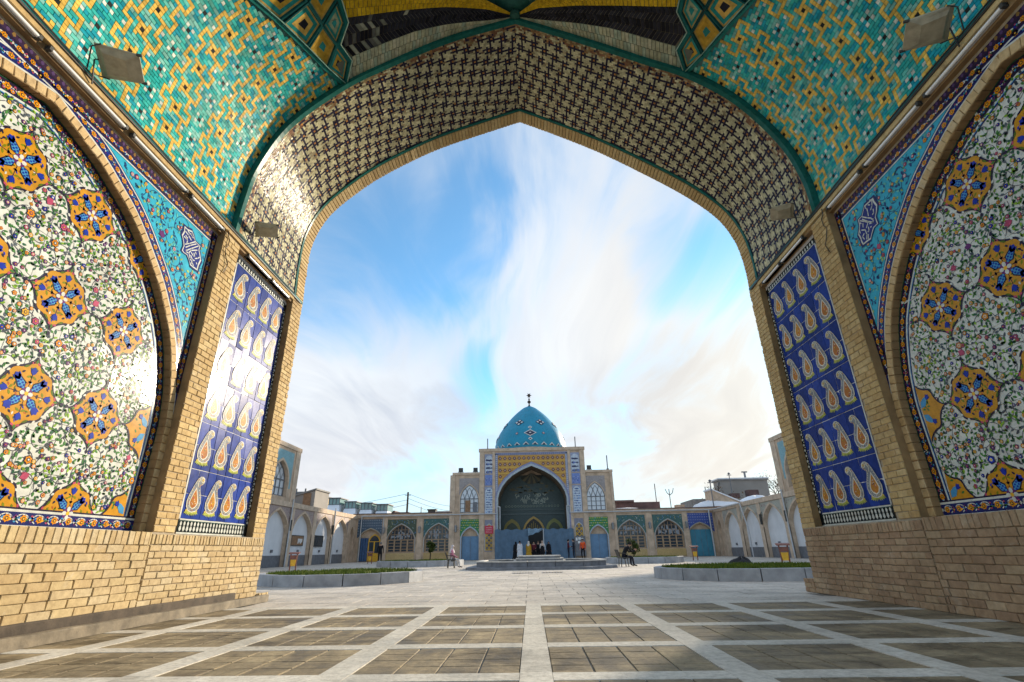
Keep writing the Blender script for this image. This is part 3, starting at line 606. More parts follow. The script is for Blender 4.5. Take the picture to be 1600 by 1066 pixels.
    for cv in (1.37, 2.615):
        g = [(YC+3.0-abs(u), cv+v) for u, v in ogee(0.455) if u <= 0 and (v >= 0 or cv > 1.5)]; g2 = [(YC+3.0-abs(u)*0.93, cv+v*0.93) for u, v in ogee(0.455) if u <= 0 and (v >= 0 or cv > 1.5)]
        if cv < 1.5: g += [(YC+3.0, cv)]; g2 += [(YC+3.0, cv)]
        I.poly(g, INK, 5); I.poly(g2, OCHRE, 6)
        for q in ((-0.16,0.16),(-0.16,-0.16)):
            if cv > 1.5 or q[1] > 0: I.leaf(YC+2.98, cv+q[1]*0.3, 0.2, 0.1, math.atan2(q[1], q[0]), SKYB, 8); I.tulip(YC+2.82, cv+q[1]*1.1, 0.045, math.atan2(q[1], q[0]), BLUE, 9)
        for k in range(7): I.leaf(YC+2.95-rnd.random()*0.2, cv+(rnd.random()-(0.5 if cv > 1.5 else 0))*0.45, 0.06, 0.03, rnd.uniform(0,6.3), GREEN, 7)
    I.mb.build('medallion', 'glaze', tymp)
    I = Inlay(F, DT+0.0082)
    def strip(o0, o1, col, lay):
        p0, p1 = tymp_path(o0), tymp_path(o1); m = min(len(p0), len(p1)); p0 = p0[:m//2+1]+p0[-(m//2):]; p1 = p1[:m//2+1]+p1[-(m//2):]
        for k in range(len(p0)-1):
            if abs((p0[k+1]-p0[k]).length) < 0.5: I.poly([p0[k], p0[k+1], p1[k+1], p1[k]], col, lay)
    strip(-0.16, 0.0, INK, 1); strip(-0.185, -0.16, WHITE, 1); strip(-0.215, -0.195, NAVY, 1); strip(-0.02, 0.0, (0.03,0.11,0.05), 2); strip(-0.195, -0.185, SKYB, 1)
    at, L = path_fn(tymp_path(-0.085)); I.flower_band(at, L, 0.13)
    u0, u1 = YC-3.2, YC+3.22
    for v0, v1, c, lay in ((1.19,1.205,WHITE,8),(1.205,1.345,NAVY,8),(1.345,1.352,WHITE,8),(1.352,1.372,WHITE,9),(1.372,1.392,INK,8)): I.poly([(u0,v0),(u1,v0),(u1,v1),(u0,v1)], c, lay)
    I.flower_band(lambda d: ((u0+d, 1.275), (0,1)), u1-u0, 0.13, lay=9, step=0.20)
    for k in range(int((u1-u0)/0.2)): I.rib([(u0+0.2*k+0.1+0.075*math.cos(x), 1.275+0.05*math.sin(x)) for x in [i*0.6 for i in range(8)]], 0.012, WHITE, 9)
    I.mb.build('tile_border', 'glaze', tymp)
    # ---- spandrel
    S = MB(); sp = None
    po = tymp_path(0.31); po = [q for q in po]
    def zlow(u, path):
        best = None
        for p1, p2 in zip(path, path[1:]):
            if (p1.x-u)*(p2.x-u) <= 0 and abs(p1.x-p2.x) > 1e-9:
                z = p1.y+(p2.y-p1.y)*(u-p1.x)/(p2.x-p1.x); best = z if best is None else max(best, z)
        return best if best is not None else 3.9
    I = Inlay(F, DB); cols = 60
    for uu0, uu1 in ((YC+0.3, 7.56), (YC-0.3, YC-3.2)):
        for k in range(cols):
            a, b = uu0+(uu1-uu0)*k/cols, uu0+(uu1-uu0)*(k+1)/cols; za, zb = zlow(a, po), zlow(b, po)
            if za < 6.18 or zb < 6.18: I.poly([(a,min(za,6.18)),(b,min(zb,6.18)),(b,6.18),(a,6.18)], TURQ, 0)
    spo = I.mb.build('tile_spandrel', 'glaze', W)
    rect_cut = CART[s][0]; cu = sum(q[0] for q in rect_cut)/len(rect_cut); cvv = sum(q[1] for q in rect_cut)/len(rect_cut)
    def in_sp(u, v):
        if not (YC+0.8 < u < 7.52 and v < 6.13): return False
        if v < zlow(u, po)+0.05: return False
        return abs(u-cu)+abs(v-cvv)*0.8 > 0.36
    I = Inlay(F, DB+0.001); I.arabesque(in_sp, (YC+0.8, 7.52, 4.2, 6.13), rnd, 1.10, vine=(0.02,0.05,0.16), leaves=[(0.02,0.05,0.18),(0.02,0.10,0.22),(0.12,0.45,0.40),(0.30,0.45,0.12)], flowers=[ORANGE, PEACH, PINK, YELLOW, (0.55,0.3,0.4)], fill=0.12)
    I.mb.build('floral_painting', 'glaze', spo, 'stuff')
    I = Inlay(F, DB+0.003); ol, st = CART[s]
    I.poly([(cu+(u-cu)*1.14, cvv+(v-cvv)*1.12) for u, v in ol], NAVY, 3); I.poly(ol, WHITE, 4); I.poly([(cu+(u-cu)*0.90, cvv+(v-cvv)*0.92) for u, v in ol], (0.02,0.03,0.20), 5)
    for q in st: I.rib(q, 0.019, WHITE, 6)
    I.mb.build('calligraphy_cartouche', 'glaze', spo)
    I = Inlay(F, DB+0.002)
    strip(0.13, 0.155, WHITE, 2); strip(0.155, 0.285, NAVY, 2); strip(0.285, 0.305, WHITE, 3); strip(0.305, 0.318, NAVY, 3)
    at, L = path_fn(tymp_path(0.22)); I.flower_band(at, L, 0.115, lay=3)
    for (a, b, c, d_), col, lay in (((7.52,7.54,4.2,6.16),WHITE,4),((7.54,7.69,3.3,6.33),INK,4),((1.2,7.52,6.14,6.16),WHITE,4),((1.2,7.56,6.16,6.175),NAVY,4),((1.2,7.56,6.175,6.29),INK,4)): I.poly([(a,c),(b,c),(b,d_),(a,d_)], col, lay)
    I.poly([(1.2,6.29),(7.69,6.29),(7.69,6.38),(1.2,6.38)], (0.045,0.025,0.06), 4)
    for k in range(90): I.leaf(1.25+k*0.072, 6.30, 0.065, 0.045, math.pi/2, (0.10,0.06,0.16) if k % 2 else (0.25,0.15,0.05), 5)
    I.flower_band(lambda d: ((7.615, 3.4+d), (1,0)), 2.85, 0.12, lay=5); I.flower_band(lambda d: ((1.3+d, 6.232), (0,1)), 6.2, 0.10, lay=5)
    I.mb.build('tile_border', 'glaze', spo)
    # ---- paisley panel
    P0, P1, Z0, Z1 = 8.40, 10.540, 1.19, 6.34
    bmb = MB(); fbox(bmb, F, 8.205, 10.548, ZD-0.012, Z1+0.1, DP-0.012, DP-0.0008, (0.66,0.66,0.68)); pan = bmb.build('paisley_panel', 'glaze', W)
    tw, th = (P1-0.11-P0-0.03)/8, (6.24-1.42)/12; tms = [tile_mesh(tw-0.007, th-0.008, jit((0.022,0.052,0.28), 0.25), 'glaze_soft', th=0.007) for _ in range(6)]
    for i in range(8):
        for j in range(12):
            u, v = P0+0.03+tw*(i+0.5), 1.42+th*(j+0.5)
            inst('tile', random.choice(tms), pan, tilt(frame_mat(F(u, v, DP), F.u, F.d, Vector((0,0,1))), 0.015))
    pms = []
    for k in range(9):
        I = Inlay(L0, 0.0); draw_paisley(I, random.uniform(0.94, 1.05), random.Random(40+k)); pms.append(I.mb.mesh('paisley', 'glaze_soft'))
    for i in range(4):
        for j in range(6):
            u, v = P0+0.03+2*tw*(i+0.5)-0.02, 1.42+2*th*j+0.115
            inst('paisley', random.choice(pms), pan, frame_mat(F(u+random.uniform(-0.012,0.012), v+random.uniform(-0.012,0.012), DP+0.0115), F.u*1.24, F.d, Vector((0,0,0.99))))
    I = Inlay(F, DP+0.009)
    I.poly([(P0,Z0),(P1,Z0),(P1,1.215),(P0,1.215)], WHITE, 1); I.poly([(P0-0.03,1.215),(P1-0.09,1.215),(P1-0.09,1.40),(P0-0.03,1.40)], (0.008,0.016,0.016), 1); I.poly([(P0,1.40),(P1-0.10,1.40),(P1-0.10,1.42),(P0,1.42)], WHITE, 2); I.poly([(P0,1.385),(P1-0.09,1.385),(P1-0.09,1.397),(P0,1.397)], (0.03,0.08,0.07), 2)
    I.poly([(P0,1.40),(P0+0.022,1.40),(P0+0.022,6.25),(P0,6.25)], WHITE, 2); I.poly([(P1-0.115,1.40),(P1-0.095,1.40),(P1-0.095,6.25),(P1-0.115,6.25)], (0.02,0.04,0.20), 2)
    I.poly([(P1-0.095,1.2),(P1,1.2),(P1,6.34),(P1-0.095,6.34)], (0.008,0.012,0.014), 1); I.poly([(P0,6.235),(P1-0.09,6.235),(P1-0.09,6.25),(P0,6.25)], WHITE, 2); I.poly([(P0-0.1,6.25),(P1-0.09,6.25),(P1-0.09,6.36),(P0-0.1,6.36)], (0.008,0.012,0.014), 1)
    n = 22
    for k in range(n):
        u = P0+0.02+(P1-0.12-P0)*(k+0.5)/n; I.leaf(u, 1.225, 0.10, 0.062, math.pi/2, WHITE, 3); I.leaf(u, 1.39, 0.09, 0.05, -math.pi/2, WHITE, 3)
        I.leaf(u, 6.255, 0.09, 0.05, math.pi/2, WHITE, 3)
    for k in range(44):
        v = 1.45+k*0.108; I.leaf(P1-0.005, v, 0.075, 0.055, math.pi, WHITE, 3); I.leaf(P1-0.09, v+0.054, 0.04, 0.03, 0, (0.6,0.6,0.5), 3)
    I.mb.build('tile_border', 'glaze', pan)
    # ---- cornice under the vault: brick lip, teal edge tiles, dark conduit
    mb = MB()
    fbox(mb, F, 1.0, 10.55, 6.50, 6.575, -0.2, 0.015, mi=0); fbox(mb, F, 1.0, 10.9, 6.575, 6.605, -0.2, 0.035, mi=1); fbox(mb, F, 1.0, 7.70, 6.40, 6.50, -0.2, -0.05, mi=2)
    fbox(mb, F, 8.2, 10.55, 6.44, 6.50, -0.2, -0.03, mi=2)
    fbox(mb, F, 1.0, 11.0, 6.606, 6.66, -0.2, 0.02, (0.03,0.20,0.20), mi=3); mb.build('cornice', ['brick_buff', 'lamp_dark', 'brick_reveal', 'glaze'], W)
    # ---- plinth at the foot of the jamb
    mb = MB(); fbox(mb, F, 11.06, 11.42, 0.0, 0.24 if s > 0 else 0.13, -0.25, 0.0 if s > 0 else 0.06); pl = mb.build('plinth', DM, W)
    brick_field(F, pl, 11.06, 11.44, 0.0, 0.25 if s > 0 else 0.14, 0.085, 0.2, 0.012 if s > 0 else 0.07, DM)
    # ---- fluorescent fittings on the cornice
    k = 0
    for u0, u1 in ((2.6,3.85),(3.95,5.2),(5.3,6.55),(6.65,7.62),(8.5,9.45),(9.5,10.35)):
        t_ = thing('fluorescent_lamp', f'unlit white tube lamp on the {side} cornice, {["nearest the camera", "second from the camera", "third from the camera", "fourth, ending at the brick pier"][k]}' if k < 4 else f'unlit white tube lamp above the {side} paisley panel, {"inner" if k == 4 else "outer"} one', 'tube lamp', F(u0, 6.44, -0.1), 'unlit tube lamps along the cornices')
        mb = MB(); mb.tube([F(u0+0.04,6.452,-0.005), F(u1-0.04,6.452,-0.005)], 0.024, 8); mb.sm = True; mb.build('tube', 'tube_glass', t_)
        mb = MB(); fbox(mb, F, u0, u1, 6.44, 6.485, -0.10, -0.035); mb.build('batten', 'paint_white', t_)
        for e in (u0+0.02, u1-0.02):
            mb = MB(); fbox(mb, F, e-0.02, e+0.02, 6.425, 6.482, -0.06, 0.02); mb.build('lamp_holder', 'lamp_dark', t_)
        k += 1
    # ---- cables on the pier
    cb = MB(); z = 6.5; pts = [F(7.72,6.52,0.03)]
    for k in range(9): pts.append(F(7.74+0.06*math.sin(k*1.3)+0.02*k, 6.42-0.09*k+0.03*math.sin(k*2.1), 0.02))
    cb.tube(pts, 0.008, 5); cb.tube([F(1.0+0.5*k, 6.62+0.008*math.sin(k*1.7), 0.05) for k in range(20)], 0.012, 5)
    o = cb.build('cable', 'cable'); tag(o, f'black cable running along the {side} cornice and hanging down the brick pier', 'cable', 'cables along the cornices')
    # ---- floodlights
    for (u, z, near) in ((4.42, 6.80, True), (8.38, 6.98, False)):
        t_ = thing('floodlight', f'{"large tray shaped" if near else "small"} floodlight on the {side} springing, {"nearer the camera" if near else "beside the front arch"}', 'floodlight', F(u, z-0.25, 0.0), 'floodlights at the springing of the vault')
        k = 0.76 if near else 0.68
        ax = (F.d*0.90 + Vector((0,0.42,0.10))).normalized(); up = Vector((0,0.22,0.97))-F.d*0.12; up = (up - ax*up.dot(ax)).normalized(); sd = ax.cross(up)
        c0 = F(u, z, 0.10); P3 = lambda a, b, c: c0 + ax*a*k + sd*b*k + up*c*k
        mb = MB()                                              # shallow tapered tray, opening upwards
        rim = [P3(0.0,-0.30,0.06), P3(0.62,-0.26,0.06), P3(0.62,0.26,0.06), P3(0.0,0.30,0.06)]; lip = [P3(0.0,-0.30,0.035), P3(0.62,-0.26,0.035), P3(0.62,0.26,0.035), P3(0.0,0.30,0.035)]
        b1 = [P3(0.06,-0.25,0.02), P3(0.52,-0.21,0.0), P3(0.52,0.21,0.0), P3(0.06,0.25,0.02)]; b2 = [P3(0.10,-0.19,-0.02), P3(0.42,-0.15,-0.035), P3(0.42,0.15,-0.035), P3(0.10,0.19,-0.02)]
        mb.grid([rim, lip, b1, b2], close=True); mb.poly(b2); mb.build('housing', 'lamp_housing', t_)
        mb = MB(); mb.poly([q+up*0.001 for q in rim]); mb.build('glass', 'lamp_glass', t_)
        for sg in (-1, 1): mb = MB(); mb.tube([P3(0.58, 0.25*sg, 0.045), P3(0.66, 0.255*sg, 0.045)], 0.026*k, 6); mb.build('clip', 'lamp_dark', t_)
        mb = MB(); mb.tube([P3(0.10,0.31,0.04), P3(-0.03,0.26,0.0), F(u+0.03,z-0.14,-0.03), P3(-0.03,-0.26,0.0), P3(0.10,-0.31,0.04)], 0.012*k, 5); mb.build('bracket', 'lamp_dark', t_)
        mb = MB(); mb.tube([P3(0.02,0.05,-0.01), P3(0.0,0.1,-0.12), F(u+0.1,z-0.28,0.03)], 0.010, 5); mb.build('lead', 'cable', t_)
# two iron beams lying along the foot of the left wall
for (x0, x1, z1, ya, yb, lab) in ((-5.515,-5.43,0.215,3.0,10.1,'long rusty iron beam against the foot of the left brick wall'),(-5.33,-5.21,0.125,3.0,10.95,'long low iron beam on the floor, outer one beside the left wall')):
    bm_mat = 'rust_shaded' if z1 > 0.15 else 'rust_iron'
    mb = MB(); n = 24; rows = []
    for k in range(n+1):
        y = ya+(yb-ya)*k/n; j = 0.006*math.sin(k*1.9+x0); c = 0.012
        rows.append([(x0+j,y,0.004),(x1+j,y,0.004),(x1+j,y,z1-c),(x1-c+j,y,z1+j*0.6),(x0+c+j,y,z1+j*0.6),(x0+j,y,z1-c)])
    mb.grid(rows, close=True); mb.poly(rows[0]); mb.poly(rows[-1])
    o = mb.build('iron_beam', bm_mat); tag(o, lab, 'beam', 'iron beams by the left wall')

# ---------------------------------------------------------------- front arch: soffit mosaic and brick edge
OUT = {-1: [(-5.56,6.62),(-5.60,7.5),(-5.56,8.44),(-5.22,9.3),(-4.46,10.13),(-3.67,10.74),(-2.42,11.47),(-1.1,12.0),(0.05,12.43)], 1: [(5.58,6.62),(5.58,7.4),(5.48,8.08),(5.17,8.76),(4.5,9.48),(3.54,10.24),(2.35,11.11),(1.1,11.86),(0.05,12.43)]}
INN = {-1: [(-5.54,6.62),(-5.50,7.4),(-5.38,8.2),(-4.89,9.33),(-3.88,10.38),(-2.96,11.0),(-1.54,11.78),(0.0,12.33)], 1: [(5.56,6.62),(5.53,7.4),(5.28,8.36),(4.62,9.5),(3.76,10.3),(2.80,10.84),(1.42,11.6),(0.0,12.33)]}
OP = {s: Path(OUT[s]) for s in OUT}; IP = {s: Path(INN[s]) for s in INN}
def soffit(s, t, y, off=0.0):                               # t 0..1 springing to apex; off > 0 lowers towards the opening
    w = (y-Y0)/(Y1-Y0); a = IP[s].at(t*IP[s].L); b = OP[s].at(t*OP[s].L); q = a.lerp(b, w)
    ta = IP[s].tan(t*IP[s].L).lerp(OP[s].tan(t*OP[s].L), w).normalized(); n = Vector((ta.y, -ta.x))*(1 if s < 0 else -1); q = q + n*off
    return Vector((q.x, y, q.y))
arch = thing('iwan_arch', 'great pointed front arch of the iwan with cream and navy mosaic soffit and brick edge', 'arch', (0.0, 9.5, ZS))
FL = [(0,0)] + [(i,j) for i in (-1,0,1) for j in (-1,0,1) if (i,j) != (0,0)] + [(2,1),(-2,-1),(-1,2),(1,-2)]
def soffit_pat(i, j):
    # flowers on the lattice (6,2), (-2,6); small crosses at the centres of the meshes
    k = (i*6+j*2)/40.0; l = (-i*2+j*6)/40.0
    for kk in (math.floor(k), math.floor(k)+1):
        for ll in (math.floor(l), math.floor(l)+1):
            ci, cj = 6*kk-2*ll, 2*kk+6*ll; d = (i-ci, j-cj)
            if d == (0,0): return 2
            m, q = max(abs(d[0]), abs(d[1])), min(abs(d[0]), abs(d[1]))
            if m == 1 or (m == 2 and q == 1) or d in ((3,1),(-3,-1),(-1,3),(1,-3)): return 1
    return 0
MOS = {0: (0.57,0.525,0.33), 1: (0.028,0.024,0.050), 2: (0.52,0.23,0.06)}
def add_tile(mb, P, u0, u1, v0, v1, col, h=0.009, g=0.0035, tl=0.0025):
    q = [(u0+g,v0+g),(u1-g,v0+g),(u1-g,v1-g),(u0+g,v1-g)]; lo = [P(u,v,0.0) for u, v in q]; hi = [P(u,v,h+random.uniform(-tl, tl)) for u, v in q]
    mb.grid([lo, hi], col, close=True); mb.poly(hi, col)
ya, yb = Y0+0.10, Y1-0.50; nj = 54; NI = 186
mb = MB(); brown = MB()
for s in (-1, 1):
    back = [[soffit(s, k/60, y, 0.0) for k in range(61)] for y in (Y0, Y0+0.8, Y0+1.6, Y0+2.4, Y1)]
    brown.grid(back, (0.16,0.11,0.06))
    for j in range(nj):
        i = 0
        while i < NI:
            c = soffit_pat(i if s < 0 else -i-1, j); n = 1
            if i+1 < NI and soffit_pat(i+1 if s < 0 else -i-2, j) == c and c != 2 and (i+j) % 2 == 0: n = 2
            col = MOS[c]
            if j < 5 and random.random() < 0.75-0.15*j: col = random.choice([(0.30,0.17,0.08), (0.24,0.12,0.07), (0.36,0.26,0.13)])      # glaze lost along the inner edge
            P2 = lambda u, v, h: soffit(s, (u+0.22*math.sin(v*0.31+s)+0.15*math.sin(v*0.11))/NI, ya+(yb-ya)*min(nj, max(0, v+(0.20*math.sin(u*0.17+1.3*s)+0.22*math.sin(u*0.053))*min(1, v*0.3, (nj-v)*0.3)))/nj, 0.003+h)
            if random.random() < 0.006: i += n; continue
            add_tile(mb, P2, i+0.0, i+n, j, j+1, jit(col if random.random() > 0.05 else (0.34,0.27,0.16), 0.24), g=0.055, tl=0.0035)
            i += n
brown.build('mortar_bed', 'glaze_far', arch); mb.build('mosaic_tile', 'glaze_mosaic', arch, 'stuff')
GR = (0.015,0.13,0.11)
mb = MB()
for s in (-1, 1):
    for y0_, y1_, h in ((Y0-0.02, Y0+0.09, 0.035), (Y1-0.49, Y1-0.42, 0.03)):
        ts = [k/70 for k in range(71)]; o0 = [soffit(s,t,y0_,h) for t in ts]; o1 = [soffit(s,t,y1_,h) for t in ts]; i0 = [soffit(s,t,y0_,-0.22) for t in ts]; i1 = [soffit(s,t,y1_,0.0) for t in ts]
        mb.grid([i0, o0, o1, i1], GR)
    mb.grid([[soffit(s, 0.0, y, h) for y in (Y0, Y0+1.2, Y1-0.5)] for h in (0.001, 0.03)], GR); mb.grid([[soffit(s, t, y, 0.03) for y in (Y0, Y0+1.2, Y1-0.5)] for t in (0.0, 0.008)], GR)
mb.build('green_edge_tile', 'glaze_mosaic', arch)
bedge = MB()
for s in (-1, 1):
    bedge.grid([[soffit(s, k/60, y, 0.008) for k in range(61)] for y in (Y1-0.42, Y1)], mi=0)
    bedge.grid([[soffit(s, k/60, Y1, h) for k in range(61)] for h in (0.008, -1.6)], mi=0)
ed = bedge.build('brick_edge_bed', 'mortar_dark', arch)
cache = brick_meshes(0.083, 0.40, 0.03, 'brick_buff', ch=0.008)
for s in (-1, 1):
    n = int(OP[s].L/0.098)
    for k in range(n):
        t = (k+0.5)/n; q = soffit(s, t, Y1-0.205, 0.008); e = (soffit(s, t+0.004, Y1-0.205, 0.008)-soffit(s, t-0.004, Y1-0.205, 0.008)).normalized()
        nn = (soffit(s, t, Y1-0.205, 0.05)-q).normalized(); inst('brick', random.choice(cache), ed, frame_mat(q+nn*random.uniform(-0.004,0.004), e, nn, Vector((0,1,0))))

# ---------------------------------------------------------------- vault behind the arch
def vaultP(s, d, y, off=0.0):                               # d arc length from the springing, off > 0 towards the room
    o = off-0.09; q = IP[s].at(d); ta = IP[s].tan(d); n = Vector((ta.y, -ta.x))*(1 if s < 0 else -1); q = q+n*o; return Vector((q.x, y, q.y))
SB = [(7.95,4.38),(7.44,4.15),(6.85,3.93),(6.17,3.66),(5.6,3.39),(5.0,3.08),(1.5,1.35)]
def sail_top(y):
    for (ya_, sa), (yb_, sb) in zip(SB, SB[1:]):
        if y >= yb_: return sa+(sb-sa)*(ya_-y)/(ya_-yb_)
    return SB[-1][1]
def in_view(d, y): return y > 3.3+0.66*d-1.3
LOZ = [[(4.16,7.45),(4.54,7.09),(4.65,7.53),(4.41,7.90)],[(3.94,6.86),(4.42,6.60),(4.54,7.09),(4.17,7.43)],[(3.67,6.20),(4.32,6.10),(4.42,6.60),(3.95,6.83)],[(4.54,7.09),(4.44,6.60),(4.85,6.34),(4.85,6.76)],[(3.66,6.15),(3.40,5.60),(4.20,5.50),(4.32,6.08)],[(4.42,6.58),(4.33,6.10),(4.75,5.80),(4.86,6.30)],[(4.32,6.05),(4.20,5.50),(4.65,5.20),(4.75,5.75)],[(3.38,5.56),(3.08,4.95),(3.95,4.85),(4.18,5.46)]]
def pip(q, x, y):
    c = False
    for (x1, y1), (x2, y2) in zip(q, q[1:]+q[:1]):
        if (y1 > y) != (y2 > y) and x < (x2-x1)*(y-y1)/(y2-y1)+x1: c = not c
    return c
TEAL = [(0.03,0.40,0.38),(0.05,0.46,0.42),(0.02,0.33,0.42),(0.13,0.50,0.43),(0.22,0.52,0.46)]
SAILC = {1: (0.78,0.50,0.11), 2: (0.025,0.03,0.03), 3: (0.66,0.68,0.60), 4: (0.66,0.68,0.60)}
def sail_pat(i, j):                                          # i along the courses (towards the arch), j across them
    # columns: yellow flower | white dot | yellow meander | white flower | meander | dot | ...
    P, Q = 16, 7; ii = i % P; jj = (j + (3 if 2 < ii < 14 else 0)) % Q
    dj = jj if jj <= 3 else jj-Q; di = ii if ii <= 8 else ii-P
    if (di, dj) == (0, 0): return 2
    if (di, dj) in FL: return 1
    if abs(di) == 4 and dj == 0: return 4
    ad = ii-8
    if (ad, dj) == (0, 0): return 2
    if abs(ad) == 1 and abs(dj) == 1: return 3
    a = abs(ad); k = jj
    if a == 5 and k in (5, 6, 0, 1, 2): return 1
    if a == 3 and k in (2, 3, 4, 5): return 1
    if a == 4 and k in (2, 5): return 1
    return 0
vault = thing('iwan_vault', 'teal and yellow mosaic vault with lozenge ribs and a fan of yellow and black stripes', 'vault', (0.0, 5.0, ZS))
CS = 0.0625
for s in (-1, 1):
    mb = MB(); rows = []
    for f in range(8):                                        # the shell as far back as it can be seen, plus a margin
        rows.append([])
        for k in range(61):
            d = IP[s].L*k/60; yb_ = max(1.9, 1.9+0.46*d); rows[-1].append(vaultP(s, d, yb_+(Y0-yb_)*f/7, 0.0 if d < 4.5 else -0.16))
    mb.grid(rows, (0.03,0.13,0.12)); mb.sm = True; sail = mb.build('vault_shell', 'glaze_far', vault)
    # individual sail tiles: the nearest 300 as pieces, the rest joined
    tiles = []
    ni = int((Y0-0.03-2.2)/CS)
    for j in range(int(4.5/CS)):
        i = 0; d0 = 0.07+j*CS
        while i < ni:
            y1_ = Y0-0.03-i*CS; c = sail_pat(i, j); n = 1
            if sail_pat(i+1, j) == c and c in (0, 1) and (i+j) % 2 == 0: n = 2
            ym = y1_-n*CS/2
            if in_view(d0, ym) and d0+CS < sail_top(ym)-0.06: tiles.append((d0, y1_-n*CS, n, c))
            i += n
    # the 300 that show largest: nearest to the camera and inside the frame
    def score(t):
        d0, y, n, c = t
        if y < 3.35+0.66*d0: return 999
        return (vaultP(s, d0, y)-Vector((0,0,0.85))).length/(1.25 if n == 2 else 1.0)
    tiles.sort(key=score); mb = MB(); cache = {}
    for k, (d0, y, n, c) in enumerate(tiles):
        dm, ym = d0+CS/2, y+n*CS/2
        if k < 300:
            v = random.randrange(5) if c == 0 else random.randrange(2); key = (c, n, v)
            if key not in cache: cache[key] = tile_mesh(n*CS-0.006, CS-0.006, jit(TEAL[v] if c == 0 else SAILC[c], 0.12), 'glaze_mosaic', 0.010, 0.002)
            q = vaultP(s, dm, ym, 0.0); e = (vaultP(s, dm+0.03, ym)-vaultP(s, dm-0.03, ym)).normalized(); nn = (vaultP(s, dm, ym, 0.05)-q).normalized()
            inst('tile', cache[key], sail, tilt(frame_mat(q, Vector((0,1,0)), nn, e), 0.012))
        else:
            P2 = lambda u, v, h: vaultP(s, u, v, h)
            add_tile(mb, P2, d0, d0+CS, y, y+n*CS, jit(random.choice(TEAL) if c == 0 else SAILC[c], 0.22), 0.010, 0.003, 0.0025)
    mb.build('mosaic_tile', 'glaze_mosaic', sail, 'stuff')
    # border tiles along the springing and under the lozenges
    mb = MB()
    for k in range(60): add_tile(mb, lambda u, v, h: vaultP(s, u, v, h), 0.0, 0.068, 2.2+k*0.095, 2.2+(k+1)*0.095, jit((0.06,0.36,0.30), 0.2), 0.012)
    mb.build('border_tile', 'glaze_mosaic', sail, 'stuff')
    # lozenges
    for li, q in enumerate(LOZ):
        cd, cy = sum(a for a, b in q)/4, sum(b for a, b in q)/4; mb = MB()
        sh = lambda k, h: [vaultP(s, cd+(a-cd)*k, cy+(b-cy)*k, h) for a, b in q]
        dk = (0.010,0.085,0.085); c2, c3 = [((0.03,0.28,0.26), (0.60,0.36,0.05)), ((0.60,0.36,0.05), (0.50,0.30,0.04)), ((0.02,0.26,0.25), (0.66,0.42,0.10)), ((0.03,0.28,0.26), (0.35,0.40,0.25))][li % 4]
        mb.grid([sh(1.0, 0.05), sh(0.99, 0.075), sh(0.90, 0.075), sh(0.86, 0.03)], dk, close=True)
        mb.grid([sh(0.86, 0.03), sh(0.76, 0.022)], (0.50,0.33,0.10), close=True); mb.grid([sh(0.76, 0.022), sh(0.52, 0.018)], c2, close=True); mb.grid([sh(0.52, 0.020), sh(0.25, 0.018)], c3, close=True); mb.poly(sh(0.25, 0.018), (0.03,0.25,0.24) if li % 2 else (0.02,0.02,0.03))
        mb.build('lozenge', 'glaze_mosaic', vault)
    # ribs: along the top of the sail and beside the fan
    mb = MB()
    for pl, w, h, col in (([(sail_top(y)+0.0, y) for y in (7.93,7.44,6.85,6.17,5.6,5.0,4.2,3.0)], 0.10, 0.05, (0.02,0.20,0.18)), ([(sail_top(y)+0.045, y) for y in (7.93,7.44,6.85,6.17,5.6,5.0,4.2,3.0)], 0.02, 0.085, (0.25,0.45,0.38)), ([(4.43,7.93),(4.70,7.53),(4.59,7.10),(4.90,6.76),(4.92,6.30),(4.80,5.75),(4.68,5.2)], 0.10, 0.06, (0.015,0.15,0.14)), ([(4.45,7.93),(4.73,7.53),(4.62,7.10),(4.93,6.76),(4.95,6.30),(4.83,5.75),(4.71,5.2)], 0.018, 0.085, (0.40,0.52,0.42))):
        rows = [[vaultP(s, a-w/2, b, 0.0), vaultP(s, a-w/2, b, h), vaultP(s, a+w/2, b, h), vaultP(s, a+w/2, b, 0.0)] for a, b in pl]; mb.grid(rows, col)
    mb.build('rib', 'glaze_mosaic', vault)
    # fan of stripes converging on the apex
    SL = IP[s].L
    B1 = [(4.45,7.47),(5.5,7.49),(6.26,7.52),(7.0,7.63),(8.0,7.82),(SL,7.90)]; B2 = [(4.6,6.62),(4.88,6.68),(5.94,6.95),(7.08,7.26),(8.0,7.56),(SL,7.88)]; B3 = [(4.5,5.6),(5.9,6.2),(7.1,6.8),(8.0,7.35),(SL,7.86)]; B4 = [(4.5,4.2),(5.9,5.2),(7.1,6.2),(8.0,7.05),(SL,7.84)]
    def lerp_b(B, d):
        for (a, b), (c, e) in zip(B, B[1:]):
            if d <= c: return b+(e-b)*(d-a)/(c-a)
        return B[-1][1]
    fan = MB()
    zones = [(lambda d: Y0-0.01, lambda d: lerp_b(B1, d), 'beige', 2), (lambda d: lerp_b(B1, d), lambda d: lerp_b(B2, d), 'black', 4), (lambda d: lerp_b(B2, d), lambda d: lerp_b(B3, d), 'yellow', 6)]
    colf = {'beige': lambda: random.choice([(0.46,0.45,0.30),(0.52,0.50,0.36),(0.36,0.42,0.32),(0.40,0.40,0.28)]), 'black': lambda: jit((0.022,0.022,0.030), 0.5), 'yellow': lambda: jit((0.62,0.38,0.02), 0.15), 'teal': lambda: jit((0.03,0.25,0.24), 0.2)}
